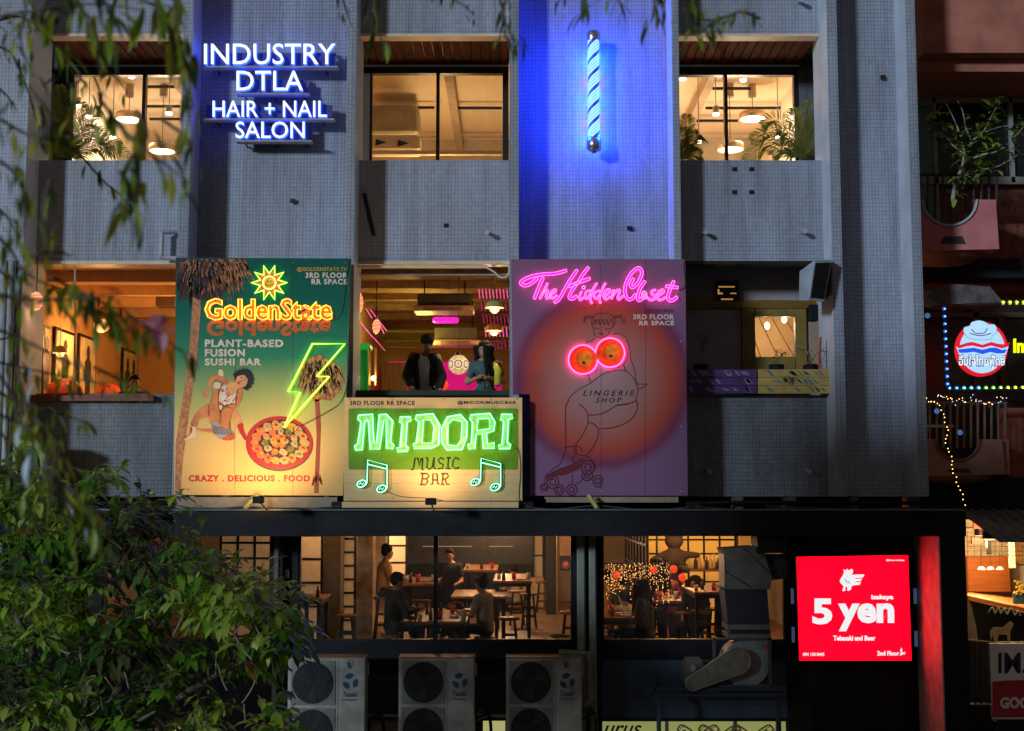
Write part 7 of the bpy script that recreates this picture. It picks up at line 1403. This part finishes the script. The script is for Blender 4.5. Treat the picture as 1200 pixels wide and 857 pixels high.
# dark railing and notice board
t = empty('shop_fence', at(1150,800,18.9), 'dark bar fence with bushes in front of the lower right shop', 'fence')
for k in range(8): MB().cyl(at(1136+k*7,752,18.9), at(1136+k*7,872,18.9), .014, 5).build('bar', blackm, t)
MB().cyl(at(1132,751,18.9), at(1196,757,18.9), .025, 6).build('top_rail', blackm, t); R4(1130,826,1240,920,18.8,.2,black,'base_wall',t)
R4(1131,752,1240,860,19.9,.05,mat('dark_shop_front', (.02,.015,.01)),'shop_front_wall',nb)
nbm = mat('sign_white_paint', (.78,.79,.80), .5, var=.1); nb2 = empty('notice_board', at(1185,845,18.5), 'white and maroon signboard with cut off lettering at the lower right corner', 'sign')
R4(1161,754,1260,843,18.5,.04,nbm,'board',nb2); pshape('red_field', [[(1163,799),(1180,797.5),(1210,797),(1258,797),(1258,841),(1163,841)]], 18.495, mat('sign_maroon', (.42,.02,.035), .5), nb2); text('lettering','IM.',(1170,765,1203,789.5),18.494,nv_,nb2,.003,.02); text('lettering','GOOD',(1172,817,1218,830.5),18.488,nbm,nb2,.003,.05)
for k in (1166,1230): MB().cyl(at(k,845,18.56), V((at(k,845,18.56).x,18.56,.1)), .03, 6).build('post', blackm, nb2)
# ============================================================ LEFT EDGE
gu = empty('fan_unit', at(38,575,18.4), 'pale green lit outdoor fan unit behind the leaves at the left', 'air conditioner'); R4(14,515,54,575,18.3,.4,mat('green_lit_casing', (.30,.40,.14), .5),'casing',gu,.02)  # green light on the unit is put into its casing colour
plines('fan_ring', [ell(32,545,12,22,24)], 18.28, .015, mat('ring_dark', (.08,.12,.04)), gu, 5, True); pshape('fan_opening', [ell(32,545,10.5,20,24)], 18.29, mat('fan_olive_dark', (.03,.05,.015)), gu)
# ============================================================ STREET TREE, lower left
def tree_lower():
    rr = random.Random(42); Y0 = 13.6
    base = V((-4.6, 14.0, 0)); t = empty('street_tree', base, 'large leafy green tree filling the lower left corner in front of the building', 'tree')
    bark = mat('tree_bark', (.12,.09,.06), .9, var=.35, scale=12, bump=.8); tr = MB()
    def pts3(l, k=5): return [V(p) for p in cr(l, k)]
    q = pts3([(-4.6,14,0),(-4.5,14,1.5),(-4.3,13.9,3.0),(-4.2,13.7,4.0)]); tr.tube(q, [.17-.07*i/(len(q)-1) for i in range(len(q))], 9)
    ends = [((-2.3,13.2,4.9),(-3.2,13.4,4.4)),((-3.0,13.3,5.6),(-3.6,13.5,4.9)),((-4.2,13.2,6.2),(-4.2,13.5,5.2)),((-5.2,13.5,6.0),(-4.8,13.6,5.0)),((-2.6,13.0,4.1),(-3.3,13.3,3.9)),((-3.6,12.6,5.2),(-3.9,13.1,4.6)),((-5.4,13,4.8),(-4.9,13.3,4.4)),((-3.2,12.5,4.4),(-3.7,13,4.1))]
    for e_, m_ in ends: q = pts3([(-4.2,13.7,4.0-.3), m_, e_]); tr.tube(q, [.06-.05*i/(len(q)-1) for i in range(len(q))], 6)
    tr.build('trunk', bark, t, True)
    # outline of the crown (photo pixels) used only as the tree's size and uneven outline
    tops = [(-60,515),(0,535),(40,560),(90,548),(130,552),(165,585),(200,580),(225,625),(262,650),(300,678),(335,672),(362,705),(350,735),(312,745),(330,775),(322,800),(350,835),(375,850),(400,880)]
    def top(px):
        for (a,b),(c,d) in zip(tops, tops[1:]):
            if a <= px <= c: return b + (d-b)*(px-a)/(c-a)
        return 900
    mats_ = [leafmat('tree_leaf', (.08,.23,.014), (.20,.42,.035), .55, .35), leafmat('tree_leaf_pale', (.34,.52,.04), (.48,.62,.12), .55, .4), leafmat('tree_leaf_dark', (.02,.055,.012), (.045,.11,.02), .3, .4), leafmat('tree_leaf_olive', (.06,.075,.02), (.10,.11,.035), .35, .5), leafmat('tree_leaf_rust', (.20,.07,.01), (.35,.12,.02), .4, .5)]
    meshes = []
    for i, m_ in enumerate(mats_):
        me = leafmesh('street_tree_leaf_mesh', .155, .068, .3); me.materials.append(m_); meshes.append(me)
    stuff = [MB() for _ in mats_]; tw = MB(); nobj = 0; cl = []
    tries = 0
    while len(cl) < 1350 and tries < 60000:
        tries += 1; px = rr.uniform(-40,345); py = rr.uniform(515,880); tt = top(px)
        if py < tt + rr.uniform(-3,10): continue
        gap = math.sin(px*.045+2)*math.cos(py*.06+px*.02) 
        if gap > .25 and rr.random() < .93: continue
        if px > 215 and 765 < py < 835 and px < 330 and rr.random() < .75: continue
        if py > tt + 60 and rr.random() < .3: continue
        cl.append((px, py, rr.uniform(12.2,14.6)))
    cl.sort(key=lambda c: c[2]); 
    for ci, (px, py, Y) in enumerate(cl):
        p = at(px, py, Y); sp = rr.uniform(.12,.26); main = V((rr.uniform(-.4,1), rr.uniform(-.8,.3), rr.uniform(-.5,.45))).normalized(); zone = (.5 if px > 190 else .15) + math.sin(px*.031)+math.cos(py*.043+1)+rr.uniform(-.9,.9)
        mi = 1 if zone > .75 else (0 if zone > -.35 else (2 if zone > -1.2 else 3))
        if rr.random() < .012: mi = 4
        e_ = p + main*sp; tw.tube([p - main*.08, p, e_], [.006,.005,.002], 4)
        n = rr.randint(5,8)
        for k in range(n):
            f_ = k/(n-1); o_ = p.lerp(e_, f_); s_ = main.cross(V((0,0,1))).normalized()*(1 if k % 2 else -1); d = (main*(.5+f_*.6) + s_*(1.0-f_*.7) + V((rr.uniform(-.2,.2), rr.uniform(-.3,.2), rr.uniform(-.55,.15)))).normalized()
            sc = rr.choice((.45,.7,.9,1.05,1.25))*rr.uniform(.85,1.1); m2 = mi if rr.random() < .8 else rr.choice((0,2,3))
            if nobj < 290 and ci % 4 == 0: nobj += 1; leafobj('leaf', meshes[m2], None, o_, d, t, sc)
            else: leafblade(stuff[m2], o_, d, .155*sc, .068*sc, V((rr.uniform(-.3,.3), -.2, 1)), .3)
    for b_, m_ in zip(stuff, mats_): b_.build('foliage', m_, t, True, K='stuff')
    tw.build('twigs', bark, t, K='stuff')
    bare = MB()
    for k in range(26):
        px, py = rr.uniform(20,320), rr.uniform(690,850); a_ = rr.uniform(-2.6,-.5); l = rr.uniform(18,45); q = [(px,py),(px+l*.5*math.cos(a_),py+l*.5*math.sin(a_)+3),(px+l*math.cos(a_),py+l*math.sin(a_))]; bare.tube([at(u,v_,12.6) for u,v_ in cr(q,4)], .006, 4)
    bare.build('bare_twigs', mat('pale_twig', (.30,.26,.18), .9), t, K='stuff')
tree_lower()
def shade_tree():  # unseen tree added to keep the sun off the lower storeys
    rr = random.Random(5); t = empty('street_tree', (-9.4,13.6,0), 'added leafy tree outside the left edge of the view, shading the lower storeys', 'tree'); tr = MB()
    tr.tube([V(p) for p in cr([(-9.4,13.6,0),(-9.3,13.6,2),(-9.2,13.6,3.6)],5)], .13, 9)
    for k in range(7): a = k*.9; tr.tube([V(p) for p in cr([(-9.2,13.6,3.3),(-9.2+.7*math.cos(a),13.6+.5*math.sin(a),4.3),(-9.2+1.6*math.cos(a),13.6+1.1*math.sin(a),5.0+.2*k)],4)], .03, 5)
    tr.build('trunk', MATS['tree_bark'], t, True); b = MB()
    for k in range(900):
        a, q = rr.uniform(0,6.28), rr.random()**.5; p = V((-9.2+1.9*q*math.cos(a), 13.6+1.3*q*math.sin(a), rr.uniform(3.0,6.6-q)))
        for j in range(5): leafblade(b, p+V((rr.uniform(-.1,.1),rr.uniform(-.1,.1),rr.uniform(-.1,.1))), V((rr.uniform(-1,1),rr.uniform(-1,1),rr.uniform(-.6,.4))), .2, .085)
    b.build('foliage', MATS['tree_leaf'], t, True, K='stuff')
shade_tree()
# ============================================================ OVERHANGING BRANCHES (near the lens, soft)
ov = empty('overhanging_tree', (-3.6, 4.6, 0), 'tree whose long drooping out of focus leaves hang into the top and left', 'tree')
obk = mat('overhang_bark', (.10,.08,.06), .9, var=.3, scale=20, bump=.6); ob = MB()
ob.tube([V(p) for p in cr([(-3.6,4.6,0),(-3.5,4.6,3),(-3.3,4.6,6),(-3.0,4.7,8.6),(-1.5,4.8,10.2)],5)], [.2-.008*i for i in range(21)], 10); ob.tube([V(p) for p in cr([(-3.0,4.7,8.6),(-1.2,4.4,8.9),(.6,4.5,8.8),(1.6,4.6,8.6)],5)], [.07-.004*i for i in range(16)], 8); ob.tube([V(p) for p in cr([(-3.3,4.6,6.4),(-2.4,4.3,7.0),(-1.7,4.2,7.3)],5)], [.05-.004*i for i in range(11)], 7)
olm = [leafmat('overhang_leaf_dark', (.02,.045,.010), (.05,.095,.018), .4), leafmat('overhang_leaf', (.15,.28,.012), (.30,.44,.03), .55), leafmat('overhang_leaf_yellow', (.36,.42,.02), (.48,.46,.05), .55), leafmat('overhang_leaf_highlight', (.30,.38,.42), (.38,.46,.5), .2)]  # last leaf colour holds the cool bluish-white highlights
ome = []
for m_ in olm:
    b = MB(); n_ = 6; ln, wd = 1.0, .20
    rows = []
    for i in range(n_+1):
        f_ = i/n_; w_ = wd*math.sin(math.pi*min(.98,max(.03,f_**.8)))*.5; c = V((.04*math.sin(f_*3), f_*ln*(1-.12*f_), -.22*f_*f_)); rows.append((c + V((w_,0,.02*ln)), c, c - V((w_,0,-.02*ln))))
    vs = [p for r_ in rows for p in r_]; fs = []
    for i in range(n_): fs += [(i*3,i*3+1,i*3+4,i*3+3),(i*3+1,i*3+2,i*3+5,i*3+4)]
    me = bpy.data.meshes.new('long_leaf_mesh'); me.from_pydata(vs, [], fs); me.polygons.foreach_set('use_smooth', [True]*len(me.polygons)); me.materials.append(m_); ome.append(me)
rr = random.Random(77); cntl = 0; ost = [MB() for _ in olm]
def putleaf(mi, p, d, sc):
    if cntl % 2 == 0 and cntl < 590: leafobj('leaf', ome[mi], None, p, d, ov, sc)
    else:
        M = Matrix.Translation(p) @ d.to_track_quat('Y','Z').to_matrix().to_4x4() @ Matrix.Scale(sc, 4); me = ome[mi]; ost[mi].add([M @ v_.co for v_ in me.vertices], [tuple(f_.vertices) for f_ in me.polygons])
def hang(pl, Y, ll, step, w=(5,3,1,0), spread=.5, r=.004):
    """a twig through photo pixels at distance Y with drooping leaves of length ll pixels"""
    global cntl
    q = [at(a,b,Y + .05*math.sin(a*.1)) for a,b in cr(pl,5)]; ob.tube(q, [r*1.3*(1-.6*i/(len(q)-1)) for i in range(len(q))], 5); acc = 0; sc0 = ll*Y/FP
    for i in range(1, len(q)):
        acc += (q[i]-q[i-1]).length*FP/Y
        if acc > step*.6:
            acc = 0; tn = (q[i]-q[i-1]).normalized()
            for s_ in (-1,1):
                if rr.random() < .85:
                    d = (tn*.7 + V((s_*spread*rr.uniform(.2,1.8), rr.uniform(-.5,.5), -rr.uniform(.1,1.2)))).normalized(); mi = rr.choices((0,1,2,3), w)[0]; putleaf(mi, q[i] + V((rr.uniform(-.02,.02), rr.uniform(-.08,.08), rr.uniform(-.02,.02))), d, sc0*rr.uniform(.38,.85)); cntl += 1
# twigs hanging from the top edge
for pl, Y, ll, st in (([(398,-20),(404,8),(412,30)],5.5,26,11),([(436,-20),(440,15),(447,50)],4.8,50,14),([(440,-20),(438,10),(432,20)],5.0,40,14),([(500,-25),(520,-8),(545,8),(556,18)],5.5,22,9),([(600,-20),(590,15),(600,42),(612,55)],4.6,44,13),([(585,-20),(590,25),(598,60)],4.4,40,12),
    ([(650,-20),(655,-2),(652,8)],4.8,32,12),([(690,-30),(688,-5),(684,18)],4.2,56,13),([(715,-25),(722,-5),(730,8)],4.8,40,12),([(760,-25),(766,0),(764,22)],4.3,46,11),([(775,-25),(780,-5),(775,12)],4.6,40,12),([(860,18),(830,24),(812,20),(800,8)],4.2,40,12),([(890,22),(868,14),(845,22),(826,30)],4.2,36,14),([(812,-20),(815,20),(830,40)],4.2,46,14),
    # left side
    ([(-20,50),(10,60),(22,80),(34,110),(42,140),(50,150)],5.2,22,8),([(-20,30),(20,20),(40,30),(60,50)],5.2,24,9),([(-20,90),(6,110),(20,130)],5.6,18,9),([(60,-20),(50,20),(62,50),(80,60)],3.8,52,16),([(80,-20),(95,10),(110,40),(120,70)],3.4,64,20),([(150,-20),(148,5),(150,25)],4.2,52,16),([(165,0),(190,12),(210,40)],3.8,54,18),
    ([(180,-20),(186,15),(200,40),(214,50),(222,85)],3.3,78,22),([(198,-20),(206,10),(212,60)],3.2,74,22),([(205,0),(212,60),(222,100),(226,130)],3.4,66,20),([(40,110),(60,140),(48,170)],3.4,56,18),([(-10,90),(-4,140),(4,170)],3.0,60,22),
    ([(92,180),(110,200),(124,215),(140,228),(160,250)],5.6,34,14),([(118,80),(135,90),(150,110)],5.2,30,10),([(110,90),(116,105),(118,128)],5.2,32,12),([(70,60),(95,90),(82,100)],4.2,44,16),([(160,130),(172,160),(150,190),(165,220),(150,250)],3.2,78,20),([(190,140),(215,160),(228,185)],3.2,60,20),([(140,200),(150,230),(148,260)],3.1,70,22),
    ([(-20,235),(4,250),(12,262),(10,285)],3.8,36,12),([(-20,262),(10,290),(26,316),(48,330),(70,338),(90,350),(115,380)],3.5,52,17),([(30,300),(60,295),(85,300)],3.6,36,16),([(60,325),(90,340),(115,352),(140,370),(160,400)],3.4,56,17),([(100,360),(128,372),(150,390)],3.4,60,18),([(150,370),(190,395),(212,412)],3.5,50,20),
    ([(20,-20),(30,10),(24,50),(40,90)],3.6,44,14),([(100,-20),(130,15),(128,60)],3.2,60,18),([(0,20),(60,10),(110,5),(170,12)],3.5,40,14),([(120,120),(150,160),(190,190),(222,215)],3.0,60,20),([(0,140),(40,160),(90,160),(120,150)],3.4,46,16),([(-20,180),(14,200),(30,240),(24,280)],3.1,56,18),([(60,210),(50,250),(66,290)],3.5,46,16),
    ([(-20,340),(20,350),(60,352),(100,350),(140,345)],3.2,52,16),([(-20,480),(30,500),(50,530),(46,570)],3.1,56,16),([(110,430),(150,450),(190,470)],3.8,36,14),([(60,560),(90,580),(110,620)],3.3,60,18),([(-20,380),(30,400),(70,420),(100,432)],3.6,42,14),([(0,440),(20,480),(10,530),(24,580)],3.5,46,16),
    ([(-20,300),(10,330),(14,370)],4.0,46,16),([(-20,420),(20,430),(50,436),(90,444),(130,452)],4.4,36,13),([(-20,450),(20,470),(50,480),(85,490),(110,500)],4.4,38,13),([(20,430),(30,470),(40,510),(60,540),(75,580)],4.0,46,15),([(-20,400),(12,395),(10,380)],5.0,26,10),([(40,490),(70,520),(60,560),(80,600),(90,640)],3.8,52,17),([(-20,500),(15,520),(30,560)],4.5,40,15)):
    mid = sum(p[1] for p in pl)/len(pl); w = (3,5,2.4,0) if mid < 250 else ((2.5,6,2.4,.15) if mid < 400 else (1.5,7,3,.9))
    if pl[0][1] < 0 and pl[0][0] > 380: w = (8,2,0,0)
    hang(pl, Y, ll, st, w)
# pinkish blurred blossom
b = MB(); c = at(184,385,3.0)
for k in range(5): a_ = k*1.257; leafblade(b, c, V((math.cos(a_),-.3,math.sin(a_)*.8)), .05, .045)
b.build('blossom', mat('pale_pink_petal', (.75,.38,.48), .6), ov)
ob.build('branches', obk, ov, True)
for b_, m_ in zip(ost, olm): b_.build('more_leaves', m_, ov, True, K='stuff')
print('OVER LEAVES', cntl)
